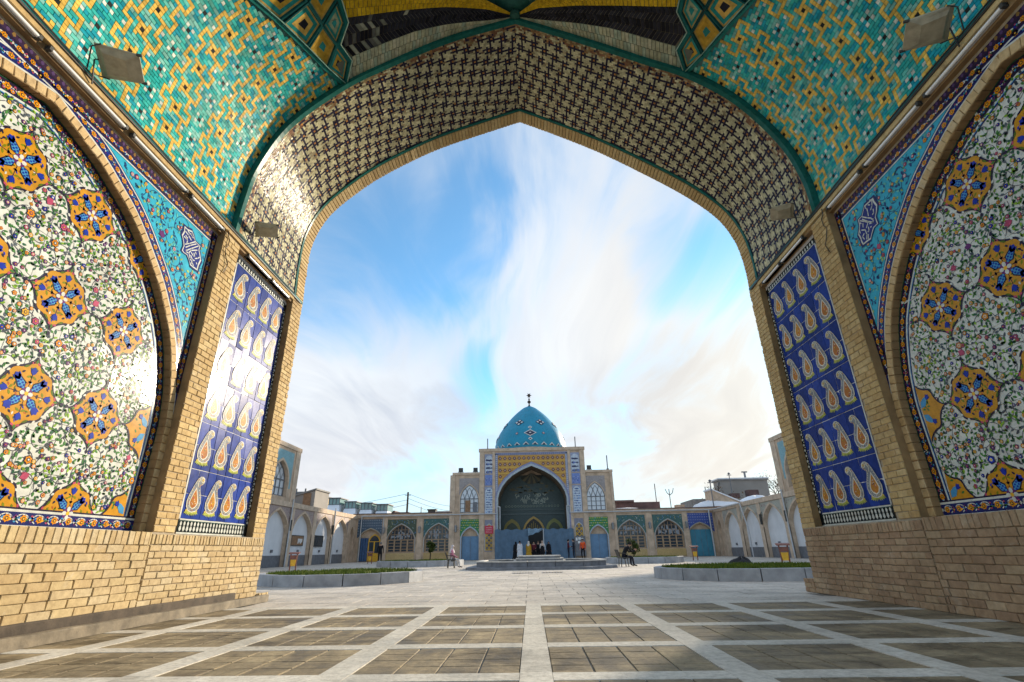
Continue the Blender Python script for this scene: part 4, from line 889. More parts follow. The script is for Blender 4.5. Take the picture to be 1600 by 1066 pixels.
    for fa, fb, nm, nr in zones:
        d = 4.48; st = 0.088
        while d < SL-0.1:
            fl = (SL-d)/4.2
            for r in range(nr):
                sk = 0.07*(1 if r % 2 else -1) if nm == 'black' else 0.05
                def PF(u, v, h, fa=fa, fb=fb, sk=sk, r=r):
                    ff = (r+v)/nr; dd = u+sk*(v-0.5); y = fa(dd)+(fb(dd)-fa(dd))*ff; lift = (math.sin(math.pi*ff)*0.10 if nm != 'beige' else 0.0)*fl
                    return vaultP(s, min(max(dd, 0.1), SL), y, 0.02-lift+0.09*0+h)
                ym = fa(d)+(fb(d)-fa(d))*(r+0.5)/nr
                if any(pip(q, d, ym) for q in LOZ) or d < 4.44+(0.25 if 7.3 < ym < 7.75 else 0.12 if ym > 6.95 else 0.42): continue
                col = colf[nm]()
                if nm == 'black' and s < 0 and d < 6.2 and random.random() < 0.45*(6.4-d)/1.9: col = random.choice([(0.35,0.36,0.28),(0.20,0.21,0.17),(0.12,0.12,0.11)])
                q = [(d+0.006,0.03),(d+st-0.006,0.03),(d+st-0.006,0.97),(d+0.006,0.97)]; lo = [PF(u,v,0.0) for u, v in q]; hi = [PF(u,v,0.012) for u, v in q]; fan.grid([lo, hi], col, close=True); fan.poly(hi, col)
            d += st
    fan.build('fan_brick', 'glaze_mosaic', vault, 'stuff')
    bed = MB()
    for fa, fb, nm, nr in zones:
        rows = []
        for k in range(25):
            d = 4.4+(SL-4.4)*k/24; fl = (SL-d)/4.2
            rows.append([vaultP(s, d, fa(d)+(fb(d)-fa(d))*f/6, 0.02-(math.sin(math.pi*f/6)*0.10 if nm != 'beige' else 0.0)*fl) for f in range(7)])
        bed.grid(rows, (0.14,0.12,0.07) if nm != 'beige' else (0.10,0.11,0.08))
    bed.build('fan_bed', 'glaze_far', vault)
mb = MB(); mb.lathe([(0.0,-0.06),(0.10,-0.05),(0.14,0.0),(0.12,0.06)], (0.0, 7.86, 12.36), 12, (0.03,0.10,0.08)); mb.build('boss', 'glaze_mosaic', vault)
mb = MB(); mb.box(-0.45, 0.45, 5.9, 7.92, 12.44, 12.56, (0.03,0.12,0.10)); mb.build('crown_rib', 'glaze_mosaic', vault)

# ================================================================ GROUND
gm = MB(); gm.poly([(-900,-300,-0.03),(900,-300,-0.03),(900,1500,-0.03),(-900,1500,-0.03)]); g = gm.build('ground', 'ground_far'); tag(g, kind='structure')
XS = [0.03+1.53*k for k in range(-4, 5)]; YS = [9.58-1.315*k for k in range(0, 6)]; SW = 0.24
fl = MB(); fl.box(-6.2, 6.2, 2.6, 9.70, -0.028, -0.009); floor = fl.build('iwan_floor', 'floor_joint'); tag(floor, kind='structure')
cells = []
for x0 in XS[:-1]:
    for y0 in YS:
        w, h = (1.53-SW)/4, (1.315-SW)/4
        for i in range(4):
            for j in range(4):
                cx_, cy_ = x0+SW/2+w*(i+0.5), y0-SW/2-h*(j+0.5)
                if -5.9 < cx_ < 5.9 and cy_ > 3.0: cells.append((cx_, cy_, w, h))
cells.sort(key=lambda c: abs(c[1]-4.3)*1.0+max(0, abs(c[0])-0.9*c[1])*3 if c[1] > 4.1 else 99)
tms = []
for k in range(4):
    mb = MB(); a = [(-0.5,-0.5,-0.012),(0.5,-0.5,-0.012),(0.5,0.5,-0.012),(-0.5,0.5,-0.012)]; b = [(x*0.985, y*0.985, -0.002+random.uniform(-0.001,0.001)) for x, y, z in a]; c = [(x*0.96, y*0.96, 0.0+random.uniform(-0.001,0.001)) for x, y, z in a]
    mb.grid([a, b, c], close=True); mb.poly(c); tms.append(mb.mesh('floor_tile', 'floor_slab'))
rest = MB()
for k, (x, y, w, h) in enumerate(cells):
    if k < 300: inst('floor_tile', random.choice(tms), floor, Matrix.Translation((x,y,random.uniform(-0.001,0.001))) @ Matrix.Diagonal((w-0.012,h-0.010,1,1)))
    else: rest.box(x-w/2+0.006, x+w/2-0.006, y-h/2+0.005, y+h/2-0.005, -0.012, random.uniform(-0.001, 0.001))
rest.build('floor_tile', 'floor_slab', floor, 'stuff')
sm_ = MB(); sm_.box(-0.5,0.5,-0.5,0.5,-0.014,0.003); slab = sm_.mesh('border_slab', 'floor_strip')
for y in YS:
    wy = SW if y < 9.5 else 0.36; yy = y if y < 9.5 else 9.56
    for x0, x1 in zip(XS, XS[1:]):
        if abs((x0+x1)/2) < 5.6: inst('border_slab', slab, floor, Matrix.Translation(((x0+x1)/2, yy, random.uniform(-0.0008,0.0008))) @ Matrix.Diagonal((1.53-SW-0.006, wy-0.004, 1, 1)))
for x in XS:
    if abs(x) > 5.6: continue
    y = 9.74
    for y1_, y2_ in [(9.74-0.66*k, 9.74-0.66*(k+1)) for k in range(10)]: inst('border_slab', slab, floor, Matrix.Translation((x, (y1_+y2_)/2, 0.0006+random.uniform(-0.0008,0.0008))) @ Matrix.Diagonal((SW, abs(y1_-y2_)-0.004, 1, 1)))
# courtyard paving
CX = 0.38
pv = MB(); pv.box(CX-19.3, CX+19.3, 9.75, 57.2, -0.029, -0.0075); court = pv.build('courtyard_paving', 'floor_joint'); tag(court, kind='structure')
pcells = []; PW, PH = 0.72, 0.62
for j in range(int((57-9.76)/PH)):
    y = 9.76+PH*(j+0.5); x = CX-19.2-(PW/2 if j % 2 else 0)
    while x < CX+19.2:
        if y > 11.1 or abs(x+PW/2) < 5.4: pcells.append((x+PW/2, y))
        x += PW
pcells.sort(key=lambda c: c[1]+max(0, abs(c[0])-0.45*c[1])*4)
sm_ = MB(); a = [(-0.5,-0.5,-0.02),(0.5,-0.5,-0.02),(0.5,0.5,-0.02),(-0.5,0.5,-0.02)]; b = [(x*0.996,y*0.996,-0.0) for x, y, z in a]; sm_.grid([a, b], close=True); sm_.poly(b); pm = sm_.mesh('paver', 'paver')
rest = MB()
for k, (x, y) in enumerate(pcells):
    z = random.uniform(-0.004, 0.0); pc = random.uniform(0.80, 1.06); pc = (pc, pc*random.uniform(0.97,1.0), pc*random.uniform(0.93,1.0))
    if k < 300: inst('paver', pm, court, Matrix.Translation((x,y,z)) @ Matrix.Diagonal((PW-0.012, PH-0.012, 1, 1)))
    else: rest.poly([(x-PW/2+0.006,y-PH/2+0.006,z),(x+PW/2-0.006,y-PH/2+0.006,z),(x+PW/2-0.006,y+PH/2-0.006,z),(x-PW/2+0.006,y+PH/2-0.006,z)], pc)
rest.build('paver', 'paver', court, 'stuff')

# ================================================================ THE MOSQUE ACROSS THE COURTYARD
YF = 57.0; FM = Front((CX,YF,0), (1,0,0), (0,-1,0))
mosque = thing('domed_mosque', 'brick prayer hall with turquoise dome and deep pointed iwan across the courtyard', 'mosque', (CX, YF+4, 0))
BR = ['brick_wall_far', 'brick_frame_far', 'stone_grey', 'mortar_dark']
IWC, IWH, IWS, IWA = -0.08, 3.72, 6.15, 9.55
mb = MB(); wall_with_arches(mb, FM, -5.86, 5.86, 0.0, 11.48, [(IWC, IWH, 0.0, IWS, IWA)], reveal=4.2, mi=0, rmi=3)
for u in (-5.86, 5.86): mb.poly([FM(u,0,0), FM(u,11.48,0), FM(u,11.48,-7), FM(u,0,-7)])
mb.poly([FM(-5.86,11.48,0), FM(5.86,11.48,0), FM(5.86,11.48,-9), FM(-5.86,11.48,-9)]); mb.poly([FM(-5.86,0,-7), FM(5.86,0,-7), FM(5.86,11.48,-7), FM(-5.86,11.48,-7)])
mb.build('main_block', BR, mosque)
mb = MB(); fbox(mb, FM, -5.95, 5.95, 11.22, 11.55, -0.4, 0.10, mi=0); mb.build('parapet', ['brick_frame_far'], mosque)
mb = MB(); fbox(mb, FM, -5.86, -5.35, 0.0, 11.2, -0.05, 0.07); fbox(mb, FM, 5.35, 5.86, 0.0, 11.2, -0.05, 0.07); fbox(mb, FM, -4.42, -4.12, 0.0, 11.2, -0.05, 0.07); fbox(mb, FM, 4.0, 4.3, 0.0, 11.2, -0.05, 0.07); mb.build('brick_strip', 'brick_frame_far', mosque)
# iwan frame: blue tile border, orange spandrel with rows of diamonds, pale arch moulding
mb = MB(); G_ = (0.26,0.28,0.40)
for u0, u1, v0, v1 in ((-4.10,-3.82,2.9,10.95),(3.72,3.98,2.9,10.95),(-4.10,3.98,10.78,11.05)): fbox(mb, FM, u0, u1, v0, v1, -0.02, 0.035, G_)
for k in range(36):
    fbox(mb, FM, -4.05, -3.87, 3.0+k*0.22, 3.12+k*0.22, 0.0, 0.045, (0.45,0.48,0.58)); fbox(mb, FM, 3.77, 3.93, 3.0+k*0.22, 3.12+k*0.22, 0.0, 0.045, (0.45,0.48,0.58))
    fbox(mb, FM, -4.0+k*0.22, -3.88+k*0.22, 10.84, 10.99, 0.0, 0.045, (0.16,0.17,0.30))
mb.build('tile_border', 'glaze_far', mosque)
mb = MB(); spandrel(mb, FM, IWC, IWH+0.45, IWS, IWA+0.5, -3.80, 3.70, 7.6, 10.76, 0.03, (0.52,0.27,0.05), n=24)
sp_ = mb.build('tile_spandrel', 'glaze_far', mosque)
dm = MB(); 
def dia(mb, F, u, v, r, d, col): mb.poly([F(u-r,v,d), F(u,v-r,d), F(u+r,v,d), F(u,v+r,d)], col)
dia(dm, lambda u, v, d: Vector((u,-d,v)), 0, 0, 0.21, 0.0, (0.10,0.03,0.05)); dia(dm, lambda u, v, d: Vector((u,-d,v)), 0, 0, 0.10, 0.004, (0.50,0.36,0.28)); dme = dm.mesh('diamond_tile', 'glaze_far')
for j in range(4):
    for i in range(14):
        u, v = -3.55+i*0.535, 10.42-j*0.66
        if v-0.2 > IWS+(IWA+0.5-IWS)*arch_h(min(1, abs(u-IWC)/(IWH+0.45))): inst('diamond_tile', dme, sp_, Matrix.Translation(FM(u, v, 0.036)))
mb = MB()
for j in range(4): 
    for k in range(30):
        u = -3.75+k*0.25; v = 10.07-j*0.66
        if v > IWS+(IWA+0.5-IWS)*arch_h(min(1, abs(u+0.12-IWC)/(IWH+0.45))): fbox(mb, FM, u, u+0.24, v, v+0.07, 0.0, 0.036, (0.72,0.46,0.06))
mb.build('tile_line', 'glaze_far', sp_)
mb = MB(); arch_band(mb, FM, IWC, IWH, 0.0, IWS, IWA, 0.20, 0.09, (0.40,0.46,0.50), thick=0.12); mb.build('arch_moulding', 'glaze_far', mosque)
mb = MB(); arch_band(mb, FM, IWC, IWH+0.20, 0.0, IWS, IWA+0.25, 0.17, 0.055, (0.24,0.26,0.42), thick=0.08); mb.build('arch_moulding', 'glaze_far', mosque)
# inside of the niche
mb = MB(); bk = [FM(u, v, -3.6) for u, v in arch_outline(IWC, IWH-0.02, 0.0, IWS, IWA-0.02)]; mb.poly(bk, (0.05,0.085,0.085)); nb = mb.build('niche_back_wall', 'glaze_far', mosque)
mb = MB(); rr_ = random.Random(3); FN = lambda u, v, d: FM(u, v, -3.6+d)
for k in range(46):
    u, v = IWC+rr_.uniform(-1.9, 1.9), rr_.uniform(5.9, 6.9); th = rr_.uniform(0, 6.28); r = rr_.uniform(0.08, 0.2); n = 7
    for q in range(n-1):
        a, b = th+q*0.8, th+(q+1)*0.8; mb.poly([FN(u+r*math.cos(a), v+r*math.sin(a), 0.02), FN(u+r*math.cos(b), v+r*math.sin(b), 0.02), FN(u+(r-0.05)*math.cos(b), v+(r-0.05)*math.sin(b), 0.02), FN(u+(r-0.05)*math.cos(a), v+(r-0.05)*math.sin(a), 0.02)], (0.50,0.55,0.45))
for k in range(18):
    u = IWC-3.0+k*0.35
    for q in range(8): a, b = q*0.785, (q+1)*0.785; mb.poly([FN(u+0.13*math.cos(a),5.55+0.13*math.sin(a),0.02), FN(u+0.13*math.cos(b),5.55+0.13*math.sin(b),0.02), FN(u+0.09*math.cos(b),5.55+0.09*math.sin(b),0.02), FN(u+0.09*math.cos(a),5.55+0.09*math.sin(a),0.02)], (0.28,0.34,0.26))
mb.build('calligraphy_band', 'glaze_far', nb)
mb = MB()
fbox(mb, FM, -3.7, 3.6, 4.62, 4.78, -3.62, -3.52, (0.10,0.14,0.14)); fbox(mb, FM, -3.7, 3.6, 5.10, 5.22, -3.62, -3.54, (0.08,0.12,0.12))
for k, (u, hw, c) in enumerate(((-2.45,0.95,(0.30,0.24,0.05)),(2.35,0.95,(0.25,0.26,0.07)))):
    mb.poly([FN(a, z, 0.012) for a, z in arch_outline(u, hw, 2.0, 3.1, 4.2)], c); mb.poly([FN(a, z, 0.02) for a, z in arch_outline(u, hw*0.72, 2.0, 3.0, 3.8)], (0.06,0.08,0.05))
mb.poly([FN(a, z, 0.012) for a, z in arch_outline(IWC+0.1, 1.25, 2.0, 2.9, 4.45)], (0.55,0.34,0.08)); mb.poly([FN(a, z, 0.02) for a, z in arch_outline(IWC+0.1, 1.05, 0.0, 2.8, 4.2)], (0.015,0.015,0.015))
for k in range(9): mb.poly([FN(IWC-0.85+k*0.22, 2.9, 0.03), FN(IWC-0.75+k*0.22, 2.9, 0.03), FN(IWC-0.75+k*0.22, 3.9-abs(k-4)*0.2, 0.03), FN(IWC-0.85+k*0.22, 3.9-abs(k-4)*0.2, 0.03)], (0.25,0.17,0.04))
mb.build('niche_panel', 'glaze_far', nb)
mb = MB()                                                    # muqarnas-like fan under the apex of the niche
for k in range(9):
    a0, a1 = math.pi*(1.12+0.085*k), math.pi*(1.12+0.085*(k+1)); c = (0.16,0.14,0.08) if k % 2 else (0.05,0.06,0.05)
    mb.poly([FN(IWC, 9.2, 0.5), FN(IWC+1.35*math.cos(a0), 9.2+1.2*math.sin(a0), 0.05), FN(IWC+1.35*math.cos(a1), 9.2+1.2*math.sin(a1), 0.05)], c)
for k in range(40):
    u = IWC+rr_.uniform(-2.4,2.4); v = rr_.uniform(6.9,8.6-abs(u)*0.5); mb.poly([FN(u-0.2,v,0.02), FN(u+0.2,v,0.02), FN(u+0.17,v+0.12,0.02), FN(u-0.17,v+0.12,0.02)], rr_.choice([(0.13,0.11,0.04),(0.05,0.10,0.09),(0.16,0.13,0.05)]))
mb.build('niche_fan', 'glaze_far', nb)
# tile panels on the pilasters, both sides
def motif_panel(name, F, u0, u1, v0, v1, d, base, c1, c2, arched, parent, seed, cell=0.24):
    mb = MB(); r = random.Random(seed)
    fbox(mb, F, u0, u1, v0, v1, d-0.04, d, (0.30,0.33,0.46)); uc, hw = (u0+u1)/2, (u1-u0)/2-0.07
    ol = arch_outline(uc, hw, v0+0.07, v1-0.55, v1-0.12) if arched else [(uc-hw,v0+0.07),(uc+hw,v0+0.07),(uc+hw,v1-0.07),(uc-hw,v1-0.07)]
    mb.poly([F(a, z, d+0.012) for a, z in ol], base); n = int((v1-v0-0.35)/cell)
    for k in range(n):
        v = v0+0.2+cell*k
        w = hw*0.8 if not arched or v < v1-0.6 else hw*0.45
        for e in (0.0, 0.42, 0.85):
            for sg in ((-1, 1) if e else (1,)):
                u = uc+sg*e*w; s_ = cell*r.uniform(0.20, 0.34); mb.poly([F(u-s_,v,d+0.02), F(u,v-s_*r.uniform(0.7,1.5),d+0.02), F(u+s_,v,d+0.02), F(u,v+s_*r.uniform(0.7,1.5),d+0.02)], r.choice([c1, c1, c2]))
    return mb.build(name, 'glaze_far', parent)
LB = (0.44,0.52,0.62)
for sg in (-1, 1):
    off = -0.0
    u0, u1 = (-5.28, -4.28) if sg < 0 else (4.30, 5.30)
    motif_panel('arched_tile_panel', FM, u0, u1, 8.78, 10.92, 0.03, (0.52,0.58,0.66), (0.02,0.03,0.12), (0.10,0.16,0.45), True, mosque, 21, 0.42)
    motif_panel('square_tile_panel', FM, u0, u1, 7.48, 8.70, 0.03, (0.16,0.24,0.55), (0.35,0.42,0.66), (0.09,0.13,0.40), False, mosque, 22, 0.2)
    motif_panel('tall_tile_panel', FM, u0, u1, 4.55, 7.40, 0.03, (0.54,0.62,0.70), (0.03,0.06,0.25), (0.12,0.25,0.55), True, mosque, 23, 0.25)
    nc = (u0+u1)/2
    mb = MB(); fbox(mb, FM, u0+0.02, u1-0.02, 0.80, 3.95, -0.02, 0.03, (0.24,0.24,0.30)); mb.poly([FM(a, z, 0.04) for a, z in arch_outline(nc, 0.42, 0.90, 2.9, 3.5)], (0.55,0.33,0.06))
    for k in range(5):
        v = 1.15+k*0.5
        for e in (-0.21, 0.21): dia(mb, FM, nc+e, v, 0.16, 0.05, (0.05,0.05,0.07)); dia(mb, FM, nc+e, v, 0.06, 0.056, (0.5,0.5,0.5))
        dia(mb, FM, nc, v+0.25, 0.15, 0.05, (0.06,0.05,0.08)) if v < 3.0 else None
    arch_band(mb, FM, nc, 0.42, 0.90, 2.9, 3.5, 0.07, 0.06, (0.50,0.52,0.54), thick=0.03); mb.build('niche_tile_panel', 'glaze_far', mosque)
# side towers of the prayer hall with upper windows and blue doors
def lattice_window(parent, F, uc, hw, vb, vs, va, d, frame, glass, cols=3, rows=4, fw=0.07, gothic=True, names=('window', 'pane', 'mullion')):
    mb = MB(); mb.poly([F(a, z, d) for a, z in arch_outline(uc, hw, vb, vs, va)]); win = mb.build('window', glass, parent)
    mb = MB(); arch_band(mb, F, uc, hw-0.06, vb, vs, va-0.06, 0.06, d+0.06, (1,1,1), thick=0.06); fbox(mb, F, uc-hw, uc+hw, vb, vb+0.08, d, d+0.08); fbox(mb, F, uc-hw, uc+hw, vs-fw/2, vs+fw/2, d, d+0.06); mb.build('frame', frame, win)
    for k in range(1, cols): mb = MB(); fbox(mb, F, uc-hw+2*hw*k/cols-fw/2, uc-hw+2*hw*k/cols+fw/2, vb, vs, d, d+0.05); mb.build('mullion', frame, win)
    mb = MB()
    for k in range(1, rows): fbox(mb, F, uc-hw, uc+hw, vb+(vs-vb)*k/rows-fw*0.3, vb+(vs-vb)*k/rows+fw*0.3, d, d+0.04)
    mb.build('transom', frame, win)
    mb = MB()
    if gothic:                                               # interlaced pointed bars in the arch
        for k in range(0, cols+1):
            x0 = uc-hw+2*hw*k/cols
            for sg in (-1, 1):
                pts = []
                for q in range(7):
                    t = q/6; u = x0+sg*t*2*hw/cols*1.05; v = vs+(va-vs)*0.80*math.sin(t*1.4)
                    if abs(u-uc) < hw and v < vs+(va-vs)*arch_h((u-uc)/hw): pts.append((u, v))
                for a, b in zip(pts, pts[1:]): mb.poly([F(a[0]-fw*0.4,a[1],d+0.045), F(a[0]+fw*0.4,a[1],d+0.045), F(b[0]+fw*0.4,b[1],d+0.045), F(b[0]-fw*0.4,b[1],d+0.045)])
    else:
        for k in range(1, cols*2):
            u = uc-hw+hw*k/cols; fbox(mb, F, u-fw*0.25, u+fw*0.25, vs, vs+(va-vs)*arch_h((u-uc)/hw)-0.02, d, d+0.04)
        for q in (0.35, 0.65):
            hwq = hw*[t for t, h in ARCHN if h <= q][0]*0.97; fbox(mb, F, uc-hwq, uc+hwq, vs+(va-vs)*q-0.02, vs+(va-vs)*q+0.02, d, d+0.04)
    if mb.f: mb.build('tracery', frame, win)
    return win
for sg in (-1, 1):
    c = sg*7.0; lo, hi = (c-1.86, c+1.16) if sg < 0 else (c-1.14, c+1.8)
    u0, u1 = (-8.82, -5.86) if sg < 0 else (5.86, 8.82); uw = -6.95 if sg < 0 else 6.80; ud = -6.82 if sg < 0 else 6.82
    mb = MB(); wall_with_arches(mb, FM, u0, u1, 0.0, 8.9, [(ud, 0.92, 0.0, 2.15, 3.2)], reveal=0.5, d=-0.06, mi=0, rmi=1)
    mb.poly([FM(sg*8.82,0,-0.06), FM(sg*8.82,8.9,-0.06), FM(sg*8.82,8.9,-7), FM(sg*8.82,0,-7)]); mb.poly([FM(u0,8.9,-0.06), FM(u1,8.9,-0.06), FM(u1,8.9,-7), FM(u0,8.9,-7)]); mb.poly([FM(u0,0,-6.9), FM(u1,0,-6.9), FM(u1,8.9,-6.9), FM(u0,8.9,-6.9)])
    fbox(mb, FM, u0-0.05 if sg < 0 else u0, u1 if sg < 0 else u1+0.05, 8.72, 8.97, -0.5, 0.04, mi=1); fbox(mb, FM, sg*8.82-0.28, sg*8.82+0.0 if sg > 0 else sg*8.82+0.28, 0, 8.7, -0.1, 0.0, mi=1)
    mb.build('side_block', BR, mosque)
    w = lattice_window(mosque, FM, uw, 1.0, 4.72, 6.15, 7.62, -0.03, 'stone_dark', 'glass_bright', 4, 3, 0.08)
    mb = MB(); arch_band(mb, FM, uw, 1.0, 4.72, 6.15, 7.62, 0.12, 0.02, (1,1,1), thick=0.09); fbox(mb, FM, uw-1.1, uw+1.1, 4.6, 4.72, -0.06, 0.06); mb.build('window_surround', 'brick_frame_far', mosque)
    mb = MB(); spandrel(mb, FM, uw, 1.14, 6.15, 7.8, uw-1.14, uw+1.14, 6.6, 8.35, -0.045, (0.34,0.30,0.29)); mb.build('stone_frieze', 'glaze_far', mosque)
    if sg < 0: mb = MB(); fbox(mb, FM, uw-0.42, uw+0.12, 4.8, 6.0, -0.04, 0.045); fbox(mb, FM, uw+0.40, uw+0.85, 4.8, 5.8, -0.04, 0.04, mi=1); mb.build('open_shutter', ['wood_brown', 'stone_dark'], w)
    mb = MB(); spandrel(mb, FM, ud, 1.04, 2.15, 3.32, ud-1.08, ud+1.08, 2.3, 4.05, -0.035, (0.035,0.22,0.07)); sp2 = mb.build('tile_spandrel', 'glaze_far', mosque); mb = MB()
    for k in range(9):
        for j in range(6):
            u, v = ud-0.95+k*0.235+(0.11 if j % 2 else 0), 3.95-j*0.25
            if v > 2.2+1.25*arch_h(min(1, abs(u-ud)/1.1)) and u < ud+1.0: mb.poly([FM(u-0.08,v-0.03,-0.02), FM(u+0.08,v-0.03,-0.02), FM(u+0.08,v+0.03,-0.02), FM(u-0.08,v+0.03,-0.02)], (0.62,0.55,0.06) if (k+j) % 3 else (0.5,0.55,0.5))
    mb.build('tile_flower', 'glaze_far', sp2, 'stuff')
    mb = MB(); arch_band(mb, FM, ud, 0.92, 0.0, 2.15, 3.2, 0.12, 0.0, (0.40,0.47,0.55), thick=0.06); mb.build('arch_moulding', 'glaze_far', mosque)
    mb = MB(); fbox(mb, FM, ud-0.9, ud+0.9, 0.02, 2.35, -0.40, -0.34); dr = mb.build('door', 'door_blue', mosque); mb = MB(); fbox(mb, FM, ud+0.0, ud+0.03, 0.05, 2.3, -0.345, -0.325); mb.build('door_seam', 'stone_dark', dr)
    mb = MB(); mb.poly([FM(a, z, -0.42) for a, z in arch_outline(ud, 0.92, 2.3, 2.31, 3.2)]); mb.build('door_lunette', 'brick_frame_far', dr)
    o = None
# dome and drum
prof = [(4.5,12.3),(4.55,12.9),(4.42,13.6),(4.05,14.6),(3.55,15.4),(2.95,16.2),(2.25,17.0),(1.5,17.7),(0.8,18.25),(0.0,18.62)]
DC = (0.31, 65.0, 0.0)
pp = catmull([(r, z) for r, z in prof], 4); mb = MB(); mb.lathe([(max(0.0, q.x), q.y) for q in pp], DC, 64, (0.0,0.27,0.43)); mb.sm = True; dome = mb.build('dome', 'glaze_far', mosque)
mb = MB(); mb.lathe([(4.7,9.0),(4.7,12.2),(4.5,12.35)], DC, 48); mb.build('drum', 'brick_wall_far', mosque)
def dome_r(z):
    for a, b in zip(pp, pp[1:]):
        if a.y <= z <= b.y: return a.x+(b.x-a.x)*(z-a.y)/(b.y-a.y)
    return 4.5
def on_dome(x, z, e=0.03, a0=0.0):                                   # x metres round the dome from the side that faces the courtyard
    r = dome_r(z); a = a0+x/max(0.5, r); return (DC[0]+(r+e)*math.sin(a), DC[1]-(r+e)*math.cos(a), z)
mb = MB(); W_ = (0.72,0.74,0.72); K_ = (0.02,0.03,0.08)
def dd(x, z, rx, rz, col, e): mb.poly([on_dome(x-rx,z,e,A0), on_dome(x,z-rz,e,A0), on_dome(x+rx,z,e,A0), on_dome(x,z+rz,e,A0)], col)
for k in range(8):
    A0 = 2*math.pi*k/8; bx = 0.0
    if k % 2 == 0: dd(bx, 14.1, 0.78, 0.45, W_, 0.08); dd(bx, 14.1, 0.60, 0.32, K_, 0.10); dd(bx, 14.1, 0.16, 0.1, W_, 0.12); dd(bx, 14.85, 0.27, 0.22, W_, 0.03); dd(bx, 14.85, 0.13, 0.1, K_, 0.04); dd(bx, 13.35, 0.27, 0.22, W_, 0.03); dd(bx, 13.35, 0.13, 0.1, K_, 0.04)
    A0 = 2*math.pi*(k+0.5)/8; b2 = 0.0
    dd(b2, 15.65, 0.62, 0.45, K_, 0.07)
    for ex, ez in ((-0.34,0),(0.34,0),(0,-0.25),(0,0.25)): dd(b2+ex, 15.65+ez, 0.17, 0.13, W_, 0.09)
    b3 = 0.0; dd(b3, 14.1, 0.2, 0.18, (0.3,0.12,0.15), 0.03); dd(b3, 14.1, 0.09, 0.08, W_, 0.04)
for k in range(26):
    x = 0.0; A0 = (k+0.5)*2*math.pi/26; mb.poly([on_dome(-0.40,12.62,0.05,A0), on_dome(0.40,12.62,0.05,A0), on_dome(0,12.98,0.05,A0)], W_); mb.poly([on_dome(-0.24,12.62,0.07,A0), on_dome(0.24,12.62,0.07,A0), on_dome(0,12.85,0.07,A0)], K_)
mb.build('dome_tile_motif', 'glaze_far', dome)
mb = MB(); mb.lathe([(0.30,18.3),(0.16,18.6),(0.08,18.75),(0.07,18.9),(0.22,19.05),(0.24,19.2),(0.10,19.35),(0.06,19.42),(0.14,19.52),(0.05,19.62),(0.035,19.9),(0.0,19.95)], DC, 12); mb.sm = True; fin = mb.build('finial', 'bark', dome)
mb = MB(); st = [(DC[0]+(0.36 if k % 2 == 0 else 0.17)*math.cos(math.pi*k/6), (0.36 if k % 2 == 0 else 0.17)*math.sin(math.pi*k/6)+20.05) for k in range(12)]
for e in (-0.03, 0.03): mb.poly([(x, DC[1]+e, z) for x, z in st])
mb.grid([[(x, DC[1]+e, z) for x, z in st] for e in (-0.03, 0.03)], close=True); mb.build('star', 'bark', fin)
# small masts and lamps on the roof edges
for (u, v, h, y, lab) in ((-5.0,11.5,1.3,-0.5,'thin mast on the left corner of the domed hall roof'),(5.0,11.5,1.3,-0.5,'thin mast on the right corner of the domed hall roof'),(8.4,8.97,1.6,-0.3,'thin mast on the right side block roof')):
    mb = MB(); mb.tube([FM(u,v,y), FM(u,v+h,y)], 0.06, 6); mb.box(*[a for p in zip(FM(u,v,y)-Vector((0.12,0.12,0.0)), FM(u,v,y)+Vector((0.12,0.12,0.15))) for a in p]); o = mb.build('roof_mast', 'stone_dark'); tag(o, lab, 'mast', 'masts on the mosque roof')
for (u, v, lab) in ((-6.35,8.98,'black floodlight on the left side block beside the dome hall'),(6.35,8.98,'black floodlight on the right side block beside the dome hall'),(-8.0,8.98,'pair of small lamps at the outer corner of the left side block')):
    mb = MB(); fbox(mb, FM, u-0.24, u+0.24, v+0.12, v+0.55, -0.5, -0.3); fbox(mb, FM, u-0.30, u+0.30, v+0.08, v+0.12, -0.5, -0.25); mb.tube([FM(u,v,-0.4), FM(u,v+0.2,-0.4)], 0.05, 6); o = mb.build('roof_lamp', 'lamp_dark'); tag(o, lab, 'lamp', 'lamps on the mosque roof')
# tarpaulin screen in the iwan with its folded flap
for (u0, u1, lab, fo) in ((-4.15,-0.62,'large blue grey tarpaulin left of the dark entrance',0),(1.02,4.18,'large blue grey tarpaulin right of the dark entrance',1)):
    mb = MB(); rows = []
    for j in range(9):
        v = 2.92*j/8; rows.append([FM(u0+(u1-u0)*i/24, v+(0.06*math.sin(i*0.9+fo) if j == 8 else 0), 0.36+0.05*math.sin(i*0.8+j*0.5+fo*2)+0.03*math.sin(i*2.1-j)) for i in range(25)])
    mb.grid(rows); mb.grid([[q+Vector((0,0.03,0)) for q in r] for r in rows]); mb.sm = True; o = mb.build('tarpaulin', 'tarp'); tag(o, lab, 'tarpaulin', 'tarpaulins screening the iwan')
mb = MB(); rows = []
for j in range(6):
    t = j/5; rows.append([FM(-0.66+(i/14)*1.75, 2.98-t*(0.75-0.62*i/14)+0.04*math.sin(i*1.2), 0.42+0.10*math.sin(t*2.5+i*0.7)) for i in range(15)])
mb.grid(rows, (0.22,0.33,0.44)); mb.grid([[q+Vector((0,0.02,0)) for q in r] for r in rows], (0.22,0.33,0.44)); mb.sm = True; o = mb.build('tarpaulin_flap', 'cloth'); tag(o, 'pale folded tarpaulin flap hanging over the dark entrance', 'tarpaulin')
mb = MB(); mb.tube([FM(0.98,0,0.40), FM(0.98,2.95,0.40)], 0.05, 8); o = mb.build('tarpaulin_post', 'paint_pipe'); tag(o, 'pale upright post at the right side of the dark entrance', 'post')
